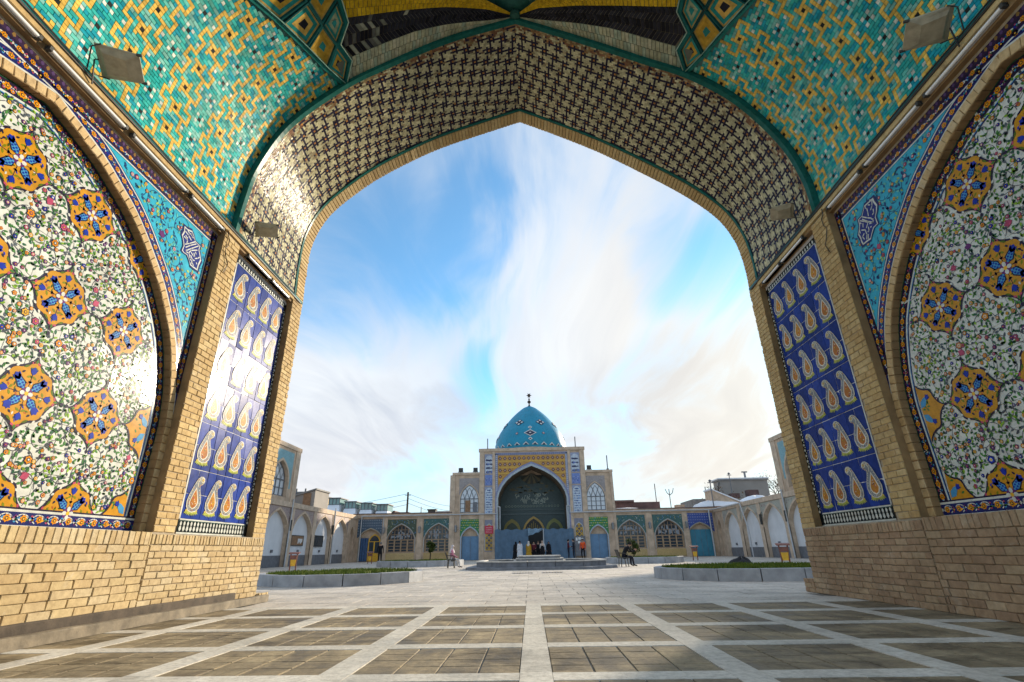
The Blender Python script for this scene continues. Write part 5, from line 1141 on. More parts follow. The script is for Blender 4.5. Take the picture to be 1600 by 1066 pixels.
# red banner with white writing, notice board
mb = MB(); fbox(mb, FM, -5.24, -4.32, 2.55, 3.35, 0.075, 0.095); bn = mb.build('red_banner', 'banner_red'); tag(bn, 'red banner with white writing on the left pilaster of the domed hall', 'banner')
mb = MB(); r = random.Random(5)
for j in range(3):
    u = -5.12
    while u < -4.5:
        l = r.uniform(0.05, 0.15); v = 3.16-j*0.22; fbox(mb, FM, u, u+l, v-0.02, v+0.015, 0.095, 0.100, (0.8,0.6,0.6))
        if r.random() < 0.6: fbox(mb, FM, u+l-0.025, u+l, v, v+r.uniform(0.05,0.10), 0.095, 0.100, (0.8,0.6,0.6))
        u += l+0.03
mb.build('lettering', 'glaze_far', bn)
mb = MB(); fbox(mb, FM, 4.25, 5.35, 0.25, 2.15, 0.32, 0.40); nbo = mb.build('notice_board', 'stone_dark'); tag(nbo, 'dark free standing notice board with white papers right of the tarpaulin', 'notice board')
for (u, v, w, h) in ((4.33,1.72,0.2,0.3),(4.60,1.80,0.26,0.24),(4.90,1.66,0.22,0.30),(4.55,1.45,0.24,0.24),(4.85,1.32,0.2,0.22)):
    mb = MB(); fbox(mb, FM, u, u+w, v, v+h, 0.40, 0.405); mb.build('paper', 'paint_white', nbo)
for e in (4.3, 5.3):
    mb = MB(); mb.tube([FM(e,0,0.36), FM(e,0.3,0.36)], 0.03, 6); mb.build('leg', 'stone_dark', nbo)

# ---------------------------------------------------------------- single storey wings either side of the domed hall
for sg in (-1, 1):
    side = 'left' if sg < 0 else 'right'
    wing = thing('courtyard_wing', f'single storey brick wing with two large arched windows {side} of the domed hall', 'building', (CX+sg*14, YF+3, 0), 'wings beside the domed hall')
    u0, u1 = sorted((sg*8.82, sg*19.6)); ub = sg*17.55
    holes = [(sg*10.23, 1.5, 0.86, 2.1, 3.68), (sg*14.25, 1.5, 0.86, 2.1, 3.68), (ub, 1.15, 0.0, 2.4, 3.25)]
    mb = MB(); wall_with_arches(mb, FM, u0, u1, 0.0, 4.72, holes, reveal=0.40, d=-0.12, mi=0, rmi=1)
    mb.poly([FM(u0,4.72,-0.12), FM(u1,4.72,-0.12), FM(u1,4.72,-8), FM(u0,4.72,-8)], mi=4)
    mb.poly([FM(u0,0,-8), FM(u1,0,-8), FM(u1,4.72,-8), FM(u0,4.72,-8)]); mb.poly([FM(sg*19.2,0,-0.12), FM(sg*19.2,4.72,-0.12), FM(sg*19.2,4.72,-8), FM(sg*19.2,0,-8)])
    mb.build('wall', BR+['roof_grey'], wing)
    mb = MB(); fbox(mb, FM, u0, u1, 4.40, 4.76, -0.3, -0.03); mb.build('parapet', 'brick_frame_far', wing)
    mb = MB(); fbox(mb, FM, u0, u1, 4.76, 4.84, -0.5, 0.02); mb.build('roof_edge', 'roof_dark', wing)
    for uc in (sg*12.24, sg*16.05): mb = MB(); fbox(mb, FM, uc-0.28, uc+0.28, 0.0, 4.38, -0.14, -0.05); mb.build('brick_pilaster', 'brick_frame_far', wing)
    for uc in (sg*10.23, sg*14.25):
        base = (0.045,0.13,0.12) if not (sg < 0 and uc < -12) else (0.06,0.09,0.055)
        mb = MB(); spandrel(mb, FM, uc, 1.58, 2.1, 3.78, uc-1.62, uc+1.62, 2.3, 4.18, -0.10, base, n=12); spn = mb.build('tile_spandrel', 'glaze_far', wing); mb = MB(); r = random.Random(int(abs(uc)*10))
        for k in range(90):
            u, v = uc+r.uniform(-1.55,1.55), r.uniform(2.5,4.1)
            if v > 2.15+1.72*arch_h(min(1, abs(u-uc)/1.6))+0.08:
                a = r.uniform(0, 3); q = r.uniform(0.06, 0.12); c = r.choice([(0.30,0.42,0.40),(0.06,0.20,0.35),(0.35,0.33,0.12),(0.45,0.50,0.48),(0.03,0.08,0.10),(0.10,0.25,0.50)])
                mb.poly([FM(u+q*math.cos(a),v+q*math.sin(a),-0.09), FM(u-q*0.4*math.sin(a),v+q*0.4*math.cos(a),-0.09), FM(u-q*math.cos(a),v-q*math.sin(a),-0.09), FM(u+q*0.4*math.sin(a),v-q*0.4*math.cos(a),-0.09)], c)
        mb.build('tile_flower', 'glaze_far', spn, 'stuff')
        mb = MB(); arch_band(mb, FM, uc, 1.5, 0.86, 2.1, 3.68, 0.08, -0.07, (0.44,0.44,0.42), thick=0.06); mb.build('arch_moulding', 'glaze_far', wing)
        w = lattice_window(wing, FM, uc, 1.48, 0.88, 2.1, 3.66, -0.36, 'wood_light', 'glass_dark', 4, 4, 0.09, gothic=False)
        for k in range(5): mb = MB(); fbox(mb, FM, uc-1.40+k*0.70-0.07, uc-1.40+k*0.70+0.07, 0.88, 2.1, -0.36, -0.27); mb.build('post', 'wood_light', w)
        mb = MB(); r = random.Random(int(uc*7)+50); rows = []                    # slack plastic sheet behind the upper panes
        for j in range(5): rows.append([FM(uc-1.1+2.2*i/12, 2.25+0.8*j/4+0.10*math.sin(i*0.9+j), -0.345+0.02*math.sin(i*1.7+j*2)) for i in range(13)])
        for j in range(4):
            for i in range(12):
                if r.random() < 0.42: mb.poly([rows[j][i], rows[j][i+1], rows[j+1][i+1], rows[j+1][i]], (0.30,0.33,0.37))
        mb.build('plastic_sheet', 'cloth', w)
        mb = MB(); fbox(mb, FM, uc-1.5, uc+1.5, 0.10, 0.80, -0.12, -0.085); mb.build('brick_panel', 'brick_buff', wing)
    # end bay with blue tile spandrel
    mb = MB(); spandrel(mb, FM, ub, 1.25, 2.4, 3.36, ub-1.45, ub+1.45, 2.4, 4.25, -0.10, (0.035,0.08,0.34) if sg > 0 else (0.06,0.11,0.17), n=12); spn = mb.build('tile_spandrel', 'glaze_far', wing); mb = MB()
    for k in range(12):
        for j in range(6):
            u, v = ub-1.36+k*0.245, 4.12-j*0.27
            if v > 2.45+1.05*arch_h(min(1, abs(u-ub)/1.3))+0.05 or abs(u-ub) > 1.28: dia(mb, FM, u, v, 0.075, -0.09, (0.26,0.30,0.50) if sg > 0 else (0.28,0.34,0.40))
    mb.build('tile_flower', 'glaze_far', spn, 'stuff')
    mb = MB(); arch_band(mb, FM, ub, 1.15, 0.0, 2.4, 3.25, 0.10, -0.07, (0.40,0.36,0.28), thick=0.06); mb.build('arch_moulding', 'glaze_far', wing)
    mb = MB(); mb.poly([FM(a, z, -0.50) for a, z in arch_outline(ub, 1.15, 0.0, 2.4, 3.25)]); mb.build('lunette', 'brick_frame_far', wing)
    if sg > 0:
        mb = MB(); fbox(mb, FM, ub-1.12, ub+1.12, 0.02, 2.62, -0.44, -0.34); d_ = mb.build('door', 'door_teal', wing)
        for k in range(1, 4): mb = MB(); fbox(mb, FM, ub-1.12+k*0.56-0.012, ub-1.12+k*0.56+0.012, 0.05, 2.6, -0.345, -0.325); mb.build('door_seam', 'stone_dark', d_)
    else:
        mb = MB(); fbox(mb, FM, ub-0.25, ub+1.1, 0.02, 2.0, -0.44, -0.36); mb.poly([FM(a, z, -0.37) for a, z in arch_outline(ub+0.42, 0.68, 1.9, 2.0, 2.75)]); d_ = mb.build('door', 'bin_yellow', wing)
        for k in range(2): mb = MB(); fbox(mb, FM, ub-0.13+k*0.62, ub+0.35+k*0.62, 0.85, 1.95, -0.36, -0.35); mb.poly([FM(a, z, -0.352) for a, z in arch_outline(ub+0.42, 0.5, 2.02, 2.05, 2.62)]) if k == 0 else None; mb.build('door_pane', 'glass_dark', d_)
        mb = MB(); mb.grid([[FM(ub-1.1+0.85*i/14, v, -0.38+0.05*math.sin(i*1.4)) for i in range(15)] for v in (0.05, 2.35)], (0.07,0.13,0.25)); mb.sm = True; mb.build('curtain', 'cloth', wing)
    # wall lanterns
    for u in (sg*12.25, sg*16.1, sg*8.35):
        t_ = thing('wall_lantern', f'wall lantern {"between the two large windows of" if abs(u) == 12.25 else "beside the end door of" if abs(u) == 16.1 else "on the corner of the domed hall next to"} the {side} wing', 'lantern', FM(u, 3.0, 0.05), 'lanterns on the courtyard front')
        mb = MB(); mb.lathe([(0.05,0.0),(0.13,0.05),(0.15,0.55),(0.17,0.58),(0.04,0.72)], FM(u,2.75,0.18), 6); mb.build('lamp_body', 'metal_grey', t_)
        mb = MB(); mb.tube([FM(u,3.1,-0.06), FM(u,3.3,0.18), FM(u,3.4,0.18)], 0.02, 5); mb.build('arm', 'lamp_dark', t_)
# gas pipe along the courtyard front
mb = MB()
def run(pts, r=0.055):
    for a, b in zip(pts, pts[1:]): mb.tube([a, b], r, 8)
run([FM(-18.6,0,0.06), FM(-18.6,4.55,0.06), FM(-3.95,4.55,0.14), FM(-3.95,5.25,0.14), FM(-3.60,5.25,0.14), FM(-3.60,2.9,0.14)]); run([FM(-16.2,2.6,0.04), FM(-16.2,4.55,0.04)], 0.04); run([FM(-7.9,3.0,0.1), FM(-7.9,4.55,0.1)], 0.04)
o = mb.build('gas_pipe', 'paint_pipe'); tag(o, 'pale grey gas pipe along the front left of the iwan opening', 'pipe', 'gas pipes on the courtyard front')
mb = MB(); run([FM(3.60,2.9,0.14), FM(3.60,5.25,0.14), FM(3.95,5.25,0.14), FM(3.95,4.55,0.14), FM(18.7,4.55,0.06), FM(18.9,4.55,0.9), FM(18.9,4.55,8.0), FM(18.9,2.2,9.0), FM(18.9,0,9.0)]); run([FM(18.55,0,0.3), FM(18.55,4.5,0.3)], 0.07)
o = mb.build('gas_pipe', 'paint_pipe'); tag(o, 'pale grey gas pipe along the front right of the iwan opening', 'pipe', 'gas pipes on the courtyard front')

# ---------------------------------------------------------------- side arcades with their two storey middle parts
for s in (-1, 1):
    side = 'left' if s < 0 else 'right'; XA = CX+s*19.2; F = Front((XA,0,0), (0,1,0), (-s,0,0))
    arc = thing('side_arcade', f'{side} courtyard arcade of pointed white bays with a two storey block', 'arcade', (XA+s*2, 42, 0), 'arcades along the courtyard sides')
    bays = [(52.55-4.5*k) for k in range(7)]; small = (56.0, 0.65, 0.0, 2.4, 3.5)
    holes = [(b_, 1.92, 0.0, 2.35, 4.02) for b_ in bays] + [small]
    mb = MB(); wall_with_arches(mb, F, 22.0, 57.4, 0.0, 4.58, holes, reveal=0.32, mi=0, rmi=1)
    mb.poly([F(22,4.58,0), F(57.4,4.58,0), F(57.4,4.58,-7), F(22,4.58,-7)], mi=2); mb.poly([F(57.4,0,0), F(57.4,4.58,0), F(57.4,4.58,-7), F(57.4,0,-7)], mi=0); mb.poly([F(57,0,-7), F(22,0,-7), F(22,4.58,-7), F(57,4.58,-7)], mi=0); mb.poly([F(22,0,0), F(22,4.58,0), F(22,4.58,-7), F(22,0,-7)])
    mb.poly([F(a, z, -0.32) for a, z in arch_outline(*small)], mi=0)
    mb.build('wall', ['brick_wall_far', 'brick_frame_far', 'roof_grey'], arc)
    mb = MB(); fbox(mb, F, 22.0, 57.0, 4.28, 4.66, -0.3, 0.10); mb.build('parapet', 'brick_frame_far', arc)
    for b_ in bays:
        if b_ < 30: continue
        mb = MB(); mb.poly([F(b_-1.92,0.78,-0.32), F(b_+1.92,0.78,-0.32), F(b_+1.92,4.02,-0.32), F(b_-1.92,4.02,-0.32)]); bw = mb.build('bay_wall', 'plaster_white', arc)
        mb = MB(); fbox(mb, F, b_-1.92, b_+1.92, 0.0, 0.80, -0.34, -0.28); mb.build('bay_dado', 'stone_dark', bw)
        mb = MB(); spandrel(mb, F, b_, 2.05, 2.35, 4.15, b_-2.0, b_+2.0, 2.6, 4.25, 0.02, (0.36,0.27,0.25) if s < 0 else (0.40,0.40,0.34), n=10)
        rq = random.Random(int(b_*3))
        for k in range(40):
            u, v = b_+rq.uniform(-1.9,1.9), rq.uniform(2.9,4.2)
            if v > 2.45+1.75*arch_h(min(1, abs(u-b_)/2.05))+0.1: dia(mb, F, u, v, rq.uniform(0.05,0.11), 0.028, rq.choice([(0.46,0.36,0.33),(0.26,0.19,0.18),(0.50,0.44,0.38)]))
        mb.build('spandrel', 'glaze_far', arc)
        mb = MB(); arch_band(mb, F, b_, 1.92, 0.0, 2.35, 4.02, 0.14, 0.05, (1,1,1), thick=0.06); mb.build('arch_moulding', 'brick_frame_far', arc)
        mb = MB(); fbox(mb, F, b_+0.2, b_+0.45, 1.0, 1.2, -0.31, -0.22); mb.build('wall_box', 'stone_dark', bw)
        mb = MB(); fbox(mb, F, b_-2.58, b_-1.94, 0.0, 4.28, 0.0, 0.07); mb.build('pillar', 'brick_frame_far', arc)
    # upper storey block
    mb = MB(); wall_with_arches(mb, F, 27.0, 41.3, 4.58, 8.85, [(38.35, 1.35, 4.95, 6.2, 7.55), (34.2, 1.35, 4.95, 6.2, 7.55), (30.0, 1.35, 4.95, 6.2, 7.55)], reveal=0.35, d=-0.02, mi=0, rmi=1)
    mb.poly([F(41.3,4.5,-0.02), F(41.3,8.85,-0.02), F(41.3,8.85,-7), F(41.3,4.5,-7)], mi=0); mb.poly([F(27,8.85,0), F(41.3,8.85,0), F(41.3,8.85,-7), F(27,8.85,-7)], mi=2); mb.poly([F(27,4.5,-7), F(41.3,4.5,-7), F(41.3,8.85,-7), F(27,8.85,-7)]); mb.poly([F(27,4.5,0), F(27,8.85,0), F(27,8.85,-7), F(27,4.5,-7)])
    fbox(mb, F, 26.9, 41.4, 8.6, 8.92, -0.4, 0.06, mi=1); fbox(mb, F, 40.55, 41.32, 4.6, 8.6, -0.1, 0.03, mi=1)
    mb.build('upper_storey', ['brick_wall_far', 'brick_frame_far', 'roof_grey'], arc)
    for uc in (38.35, 34.2):
        mb = MB(); spandrel(mb, F, uc, 1.5, 6.2, 7.7, uc-1.85, uc+1.85, 5.6, 8.35, 0.0, (0.16,0.36,0.42), n=12); mb.build('tile_spandrel', 'glaze_far', arc)
        mb = MB(); arch_band(mb, F, uc, 1.35, 4.95, 6.2, 7.55, 0.16, 0.04, (1,1,1), thick=0.06); mb.build('arch_moulding', 'brick_frame_far', arc)
        lattice_window(arc, F, uc, 1.33, 4.97, 6.2, 7.53, -0.30, 'stone_dark', 'glass_bright', 4, 2, 0.10)
    # down pipes and small lamps
    for u in ((40.9, 50.25) if s < 0 else (40.9,)):
        mb = MB(); mb.tube([F(u,0,0.14), F(u,4.9,0.14)], 0.06, 8); o = mb.build('drain_pipe', 'paint_pipe'); tag(o, f'drain pipe on the {side} arcade {"at the corner of the upper storey" if u == 40.9 else "between the two bays nearest the mosque" if s < 0 else "on the second pillar past the upper storey"}', 'pipe', 'drain pipes on the arcades')
    for u in (41.2, 50.3) if s < 0 else (45.7, 41.2):
        t_ = thing('pillar_lamp', f'dark tube lamp on the {side} arcade pillar {"below the upper storey corner" if u == 41.2 else "further towards the mosque"}', 'lamp', F(u, 2.6, 0.1), 'lamps on the arcade pillars')
        mb = MB(); mb.tube([F(u-0.25,2.55,0.16), F(u-0.25,3.35,0.16)], 0.10, 8); mb.build('lamp_body', 'lamp_dark', t_); mb = MB(); mb.tube([F(u-0.25,3.3,0.16), F(u-0.25,3.55,0.0)], 0.03, 5); mb.build('arm', 'lamp_dark', t_)
FL_ = Front((CX-19.2,0,0), (0,1,0), (1,0,0))
for (u0, u1, v0, v1, m_, lab, nm) in ((42.2,44.4,1.55,2.25,'wood_brown','brown framed notice board in the left arcade bay nearest the iwan','notice_board'),(47.1,48.9,1.5,2.35,'glass_dark','dark screen on the white wall of a left arcade bay','wall_screen')):
    if nm == 'notice_board': u0, u1 = 42.4, 44.6
    t_ = thing(nm, lab, nm.replace('_', ' '), FL_((u0+u1)/2, v0, -0.3)); mb = MB(); fbox(mb, FL_, u0, u1, v0, v1, -0.315, -0.26); mb.build('board', m_, t_)
    mb = MB()
    for a, b, c, d_ in ((u0-0.05,u0,v0-0.05,v1+0.05),(u1,u1+0.05,v0-0.05,v1+0.05),(u0,u1,v1,v1+0.05),(u0,u1,v0-0.05,v0)): fbox(mb, FL_, a, b, c, d_, -0.315, -0.24)
    mb.build('frame', 'lamp_dark', t_)
    if nm == 'notice_board':
        for k in range(4): mb = MB(); fbox(mb, FL_, u0+1.2+0.22*k, u0+1.38+0.22*k, v0+0.12+0.1*(k % 2), v0+0.5, -0.26, -0.255); mb.build('paper', 'paint_white', t_)

# ---------------------------------------------------------------- beyond the roofs
def simple_building(name, lab, x0, x1, y0, y1, h, m_, extra=None, cat='building', z0=-0.02):
    t_ = thing(name, lab, cat, ((x0+x1)/2, (y0+y1)/2, 0)); mb = MB(); mb.box(x0, x1, y0, y1, z0, h); mb.build('wall', m_, t_)
    mb = MB(); mb.box(x0-0.15, x1+0.15, y0-0.15, y1+0.15, h, h+0.22); mb.build('roof_edge', extra or 'roof_grey', t_); return t_
b_ = simple_building('house', 'warm yellow rendered house behind the left arcade', -38.0, -29.2, 68.0, 78.0, 8.3, 'render_yellow')
for x in (-30.8, -29.6): mb = MB(); mb.tube([(x,67.9,6.4), (x,67.9,8.9)], 0.12, 6); mb.build('flue', 'stone_dark', b_)
mb = MB(); [mb.tube([(-31.8+0.3*k,67.8,6.6),(-31.5+0.3*k,67.6,7.0+0.2*(k%2)),(-31.4+0.3*k,67.8,6.3)], 0.09, 5) for k in range(3)]; mb.build('cable_loop', 'cable', b_)
b_ = simple_building('house', 'plain grey brown block of flats behind the right arcade', 27.2, 34.0, 75.0, 77.5, 9.6, 'render_grey')
mb = MB(); mb.box(27.0, 34.2, 74.8, 77.7, 9.82, 9.97); mb.build('snow_cap', 'snow', b_); mb = MB(); mb.tube([(31.4,76,9.8),(31.4,76,10.9)], 0.14, 6); mb.tube([(31.0,76,10.9),(31.8,76,10.9)], 0.1, 6); mb.build('vent_pipe', 'stone_dark', b_)
mb = MB(); mb.tube([(27.0,74.8,7.2),(26.7,74.6,8.0),(27.1,74.8,9.4)], 0.08, 5); mb.build('wire_stay', 'cable', b_)
# gabled stair heads on the arcade roofs
for (x0, x1, y0, y1, z, h0, h1, lab, m_) in ((-25.6,-20.6,49.5,53.0,4.58,0.5,2.0,'sloping grey stair head on the left arcade roof','render_grey'),(20.4,23.7,59.0,61.5,4.7,2.1,0.5,'tan gabled stair head behind the corner of right wing and arcade','brick_frame_far')):
    t_ = thing('stair_head', lab, 'stair head', ((x0+x1)/2, (y0+y1)/2, z), 'stair heads on the roofs'); mb = MB()
    P = [(x0,z),(x1,z),(x1,z+h1),(x0,z+h0)]; a = [(x,y0,q) for x, q in P]; b = [(x,y1,q) for x, q in P]; mb.grid([a, b], close=True); mb.poly(a); mb.poly(b); mb.build('wall', m_, t_)
    mb = MB(); e = 0.12; mb.grid([[(x0-e,y0-e,z+h0+0.01),(x1+e,y0-e,z+h1+0.01),(x1+e,y0-e,z+h1+0.15),(x0-e,y0-e,z+h0+0.15)], [(x0-e,y1,z+h0+0.01),(x1+e,y1,z+h1+0.01),(x1+e,y1,z+h1+0.15),(x0-e,y1,z+h0+0.15)]], close=True); mb.poly([(x0-e,y0-e,z+h0+0.01),(x1+e,y0-e,z+h1+0.01),(x1+e,y0-e,z+h1+0.15),(x0-e,y0-e,z+h0+0.15)]); mb.build('roof', 'roof_grey' if x0 < 0 else 'snow', t_)
    if x0 < 0: mb = MB(); mb.box(x1-1.1, x1-0.35, y0-0.04, y0+0.0, z+0.1, z+1.7); mb.build('door', 'wood_brown', t_)
# roof lanterns (skylights) behind the left corner
for k in range(4):
    x, y = -23.4+1.75*k, 60.5+0.5*k; z = 4.6; t_ = thing('skylight', f'green glazed roof skylight with white sloping side, {["first","second","third","fourth"][k]} from the left', 'skylight', (x, y, z), 'skylights on the left roof')
    h = 2.05-0.14*k if k else 2.3
    mb = MB(); mb.box(x, x+1.25, y, y+2.5, z+h-0.75, z+h-0.08); mb.build('pane', 'glass_green', t_)
    mb = MB()
    for a in (x, x+0.42, x+0.84, x+1.25): mb.box(a-0.04, a+0.04, y-0.05, y+0.01, z+h-0.8, z+h)
    mb.box(x-0.15, x+1.4, y-0.15, y+2.6, z+h-0.08, z+h+0.02); mb.box(x-0.06, x+1.3, y-0.06, y+0.0, z+h-0.86, z+h-0.75); mb.build('frame', 'stone_dark', t_)
    mb = MB(); a = [(x-0.05,y-0.02,z+h-0.78),(x+1.25,y-0.02,z+h-0.78),(x+1.9,y-1.9,z),(x+0.3,y-1.9,z)]; mb.poly(a); mb.grid([a, [(x-0.05,y+2,z+h-0.78),(x+1.25,y+2,z+h-0.78),(x+1.25,y+2,z),(x-0.05,y+2,z)]], close=True); mb.build('sloping_side', 'snow', t_)
# utility pole and wires
pole = thing('utility_pole', 'dark wooden utility pole rising behind the left wing roof', 'pole', (-16.4, 70, 0)); mb = MB(); mb.tube([(-16.4,70,0),(-16.4,70,8.4)], [0.16,0.12], 8); mb.build('mast', 'bark', pole); mb = MB(); mb.tube([(-16.8,70,8.0),(-16.0,70,8.0)], 0.04, 5); mb.build('cross_arm', 'bark', pole)
for k, (x1, y1, z1, zz) in enumerate(((-42,78,8.0,8.2),(-42,78,7.2,7.4),(-8,92,8.7,8.2),(-8,92,7.9,7.6),(-8,92,7.2,7.0),(-42,78,6.4,6.8))):
    mb = MB(); mb.tube([((-16.4)+(x1+16.4)*i/14, 70+(y1-70)*i/14, zz+(z1-zz)*i/14-1.1*math.sin(math.pi*i/14)) for i in range(15)], 0.022, 4); o = mb.build('overhead_wire', 'cable'); tag(o, f'overhead wire sagging {"left" if x1 < -20 else "right"} from the utility pole, {["upper","middle","top","second","third","lowest"][k]} one', 'wire', 'wires of the utility pole')
# clutter on and behind the roofs
def roof_bits(items):
    for nm, lab, boxes, m_, grp in items:
        mb = MB()
        for b_ in boxes: mb.box(*b_)
        o = mb.build(nm, m_); tag(o, lab, nm.replace('_', ' '), grp)
roof_bits([('roof_box', 'dark red low roof structure behind the left wing', [(-20.5,-15.2,66,70,4.0,5.55),(-19.0,-17.0,66,69,5.55,5.75)], 'roof_dark', None),
 ('water_tank', 'black water tank on the roof left of the domed hall', [(-13.2,-12.2,68,69,4.5,5.9),(-13.3,-12.1,67.9,69.1,5.9,6.0)], 'lamp_dark', None),
 ('roof_ridge', 'pale low roof ridge left of the domed hall', [(-11.8,-9.2,66,68,4.5,5.6)], 'paint_pipe', None),
 ('roof_box', 'dark red roof parapet right of the domed hall', [(10.8,16.2,66,70,4.0,6.2),(10.6,13.0,65.8,70,6.2,6.45)], 'roof_dark', None),
 ('roof_box', 'brown chimney block behind the right wing', [(18.2,19.2,66,67,4.5,5.8)], 'brick_wall_far', None),
 ('house_roof', 'long grey roof of a house behind the right wing', [(21.0,30.0,68,74,3.5,6.6)], 'roof_grey', None),
 ('roof_box', 'reddish chimney on the grey roof behind the right wing', [(28.5,29.9,69,70,6.6,7.7),(26.3,27.4,69,70,6.6,7.3)], 'roof_dark', None),
 ('roof_cabinet', 'white cooling unit on the right arcade roof by the upper storey', [(22.0,24.4,43.2,44.6,4.62,5.5),(21.6,22.0,43.4,44.4,4.62,5.0)], 'paint_white', None),
 ('roof_vent', 'small dark vent hood in front of the white cooling unit', [(22.5,23.0,43.1,43.2,4.9,5.3)], 'lamp_dark', None)])
rs = random.Random(9)
for k, (x, y, z, a, b, h, where) in enumerate(((11.5,63,4.9,2.6,1.2,0.4,'just right of the domed hall'),(15.5,64,4.9,3.2,1.2,0.35,'behind the middle of the right wing'),(21.5,60,5.0,3.2,1.6,0.75,'behind the right end of the right wing'),(25.5,60,5.2,2.2,1.3,0.9,'between the right wing and the tan stair head'),(21.8,47.0,4.6,1.2,1.6,0.45,'on the right arcade roof beyond the cooling unit'),(22.6,42.6,4.6,1.6,1.0,0.5,'on the right arcade roof against the upper storey'))):
    mb = MB(); rows = []
    for j in range(5):
        t = j/4; rows.append([(x+a*math.cos(2*math.pi*i/16)*math.cos(t*1.5)*(1+0.15*math.sin(i*2+k)), y+b*math.sin(2*math.pi*i/16)*math.cos(t*1.5), z+h*math.sin(t*1.5)*(1+0.15*math.sin(i*1.7+k))) for i in range(16)])
    mb.grid(rows, close=True); mb.poly(rows[-1]); mb.sm = True; o = mb.build('snow_heap', 'snow'); tag(o, f'heap of old snow on the roof {where}', 'snow', 'snow on the roofs')
for (x, y, z, h, kind, lab) in ((16.3,68,6.0,2.6,0,'thin antenna mast behind the right wing near the domed hall'),(18.6,70,5.5,2.6,1,'forked aerial behind the right wing'),(27.6,72,6.0,4.2,2,'tall aerial with crossbars behind the bare tree'),(23.4,70,6.5,1.8,0,'round capped flue on the grey roof'),(20.2,58.5,4.7,3.0,2,'flue pipe beside the tan stair head'),(-14.3,69,5.2,1.2,0,'short roof rod left of the water tank'),(-19.8,67,5.4,1.1,0,'short roof rod above the dark red roof'),(-10.2,69,5.2,1.4,0,'short roof rod next to the domed hall')):
    mb = MB(); mb.tube([(x,y,z),(x,y,z+h)], 0.06, 5)
    if kind == 1: mb.tube([(x-0.5,y,z+h),(x-0.3,y,z+h-0.5),(x,y,z+h-0.8)], 0.05, 5); mb.tube([(x+0.6,y,z+h+0.1),(x+0.4,y,z+h-0.5),(x,y,z+h-0.8)], 0.05, 5)
    if kind == 2: mb.tube([(x-0.3,y,z+h-0.2),(x+0.3,y,z+h-0.2)], 0.05, 5); mb.lathe([(0.12,h-0.1),(0.2,h),(0.05,h+0.15)], (x,y,z), 8)
    o = mb.build('antenna', 'stone_dark'); tag(o, lab, 'antenna', 'aerials and rods on the roofs')

# ================================================================ COURTYARD FURNITURE
def round_planter(c, r, n, h, label, group, seed, ry=None):
    ry = ry or r; t_ = thing('planter', label, 'planter', (c[0], c[1], 0), group); rr = random.Random(seed)
    P = lambda k, q, z: (c[0]+(r-q)*math.cos(2*math.pi*k/n), c[1]+(ry-q)*math.sin(2*math.pi*k/n), z)
    for k in range(n):
        a, b = k+0.012, k+1-0.012; mb = MB(); z1 = h+rr.uniform(-0.008,0.008)
        rows = [[P(a,q,z) for q, z in ((0,-0.01),(0,z1-0.015),(0.015,z1),(0.20,z1),(0.20,-0.01))], [P(b,q,z) for q, z in ((0,-0.01),(0,z1-0.015),(0.015,z1),(0.20,z1),(0.20,-0.01))]]
        # straight slab between two corners
        mb.grid(rows); mb.poly(rows[0]); mb.poly(rows[1]); mb.build('kerb_slab', 'stone_grey', t_)
    mb = MB(); mb.poly([P(k,0.19,h-0.06) for k in range(n)]); mb.build('soil', 'soil', t_)
    return t_
def grass_on(c, r, ry, z, n, seed, label):
    rr = random.Random(seed); mb = MB()
    for k in range(n):
        q, a = math.sqrt(rr.random()), rr.uniform(0, 6.283); x, y = c[0]+(r-0.25)*q*math.cos(a), c[1]+(ry-0.25)*q*math.sin(a)
        if math.sin(x*2.1+seed)+math.sin(y*3.3+x) < -1.15: continue
        h = rr.uniform(0.05, 0.13); w = rr.uniform(0.012, 0.03); th = rr.uniform(0, 3.14); lx, ly = rr.uniform(-0.05,0.05), rr.uniform(-0.05,0.05); g_ = rr.random(); col = (0.07+0.09*g_, 0.13+0.06*g_, 0.018)
        mb.poly([(x-w*math.cos(th),y-w*math.sin(th),z), (x+w*math.cos(th),y+w*math.sin(th),z), (x+lx,y+ly,z+h)], col)
    o = mb.build('grass', 'cloth'); tag(o, label, 'grass', None, 'stuff')
PL = [((-6.12,17.85), 2.6, 2.5, 15, 'round stone kerbed planter with patchy yellow green grass, front left', 9000), ((6.85,17.2), 3.0, 2.6, 17, 'round stone kerbed planter with green grass, front right', 9000), ((-7.4,36.5), 2.9, 2.6, 15, 'stone kerbed planter with a small tree, far left of the pool', 3000), ((7.35,35.8), 2.5, 2.4, 15, 'stone kerbed planter with a small tree, far right of the pool', 3000)]
for k, (c, r, ry, n, lab, ng) in enumerate(PL):
    round_planter(c, r, n, 0.31 if k < 2 else 0.36, lab, 'round planters in the courtyard', 60+k, ry)
    grass_on(c, r, ry, 0.26 if k < 2 else 0.31, ng, 70+k, ['patchy yellow green grass in the front left planter','green grass in the front right planter','grass in the far left planter','grass in the far right planter'][k])
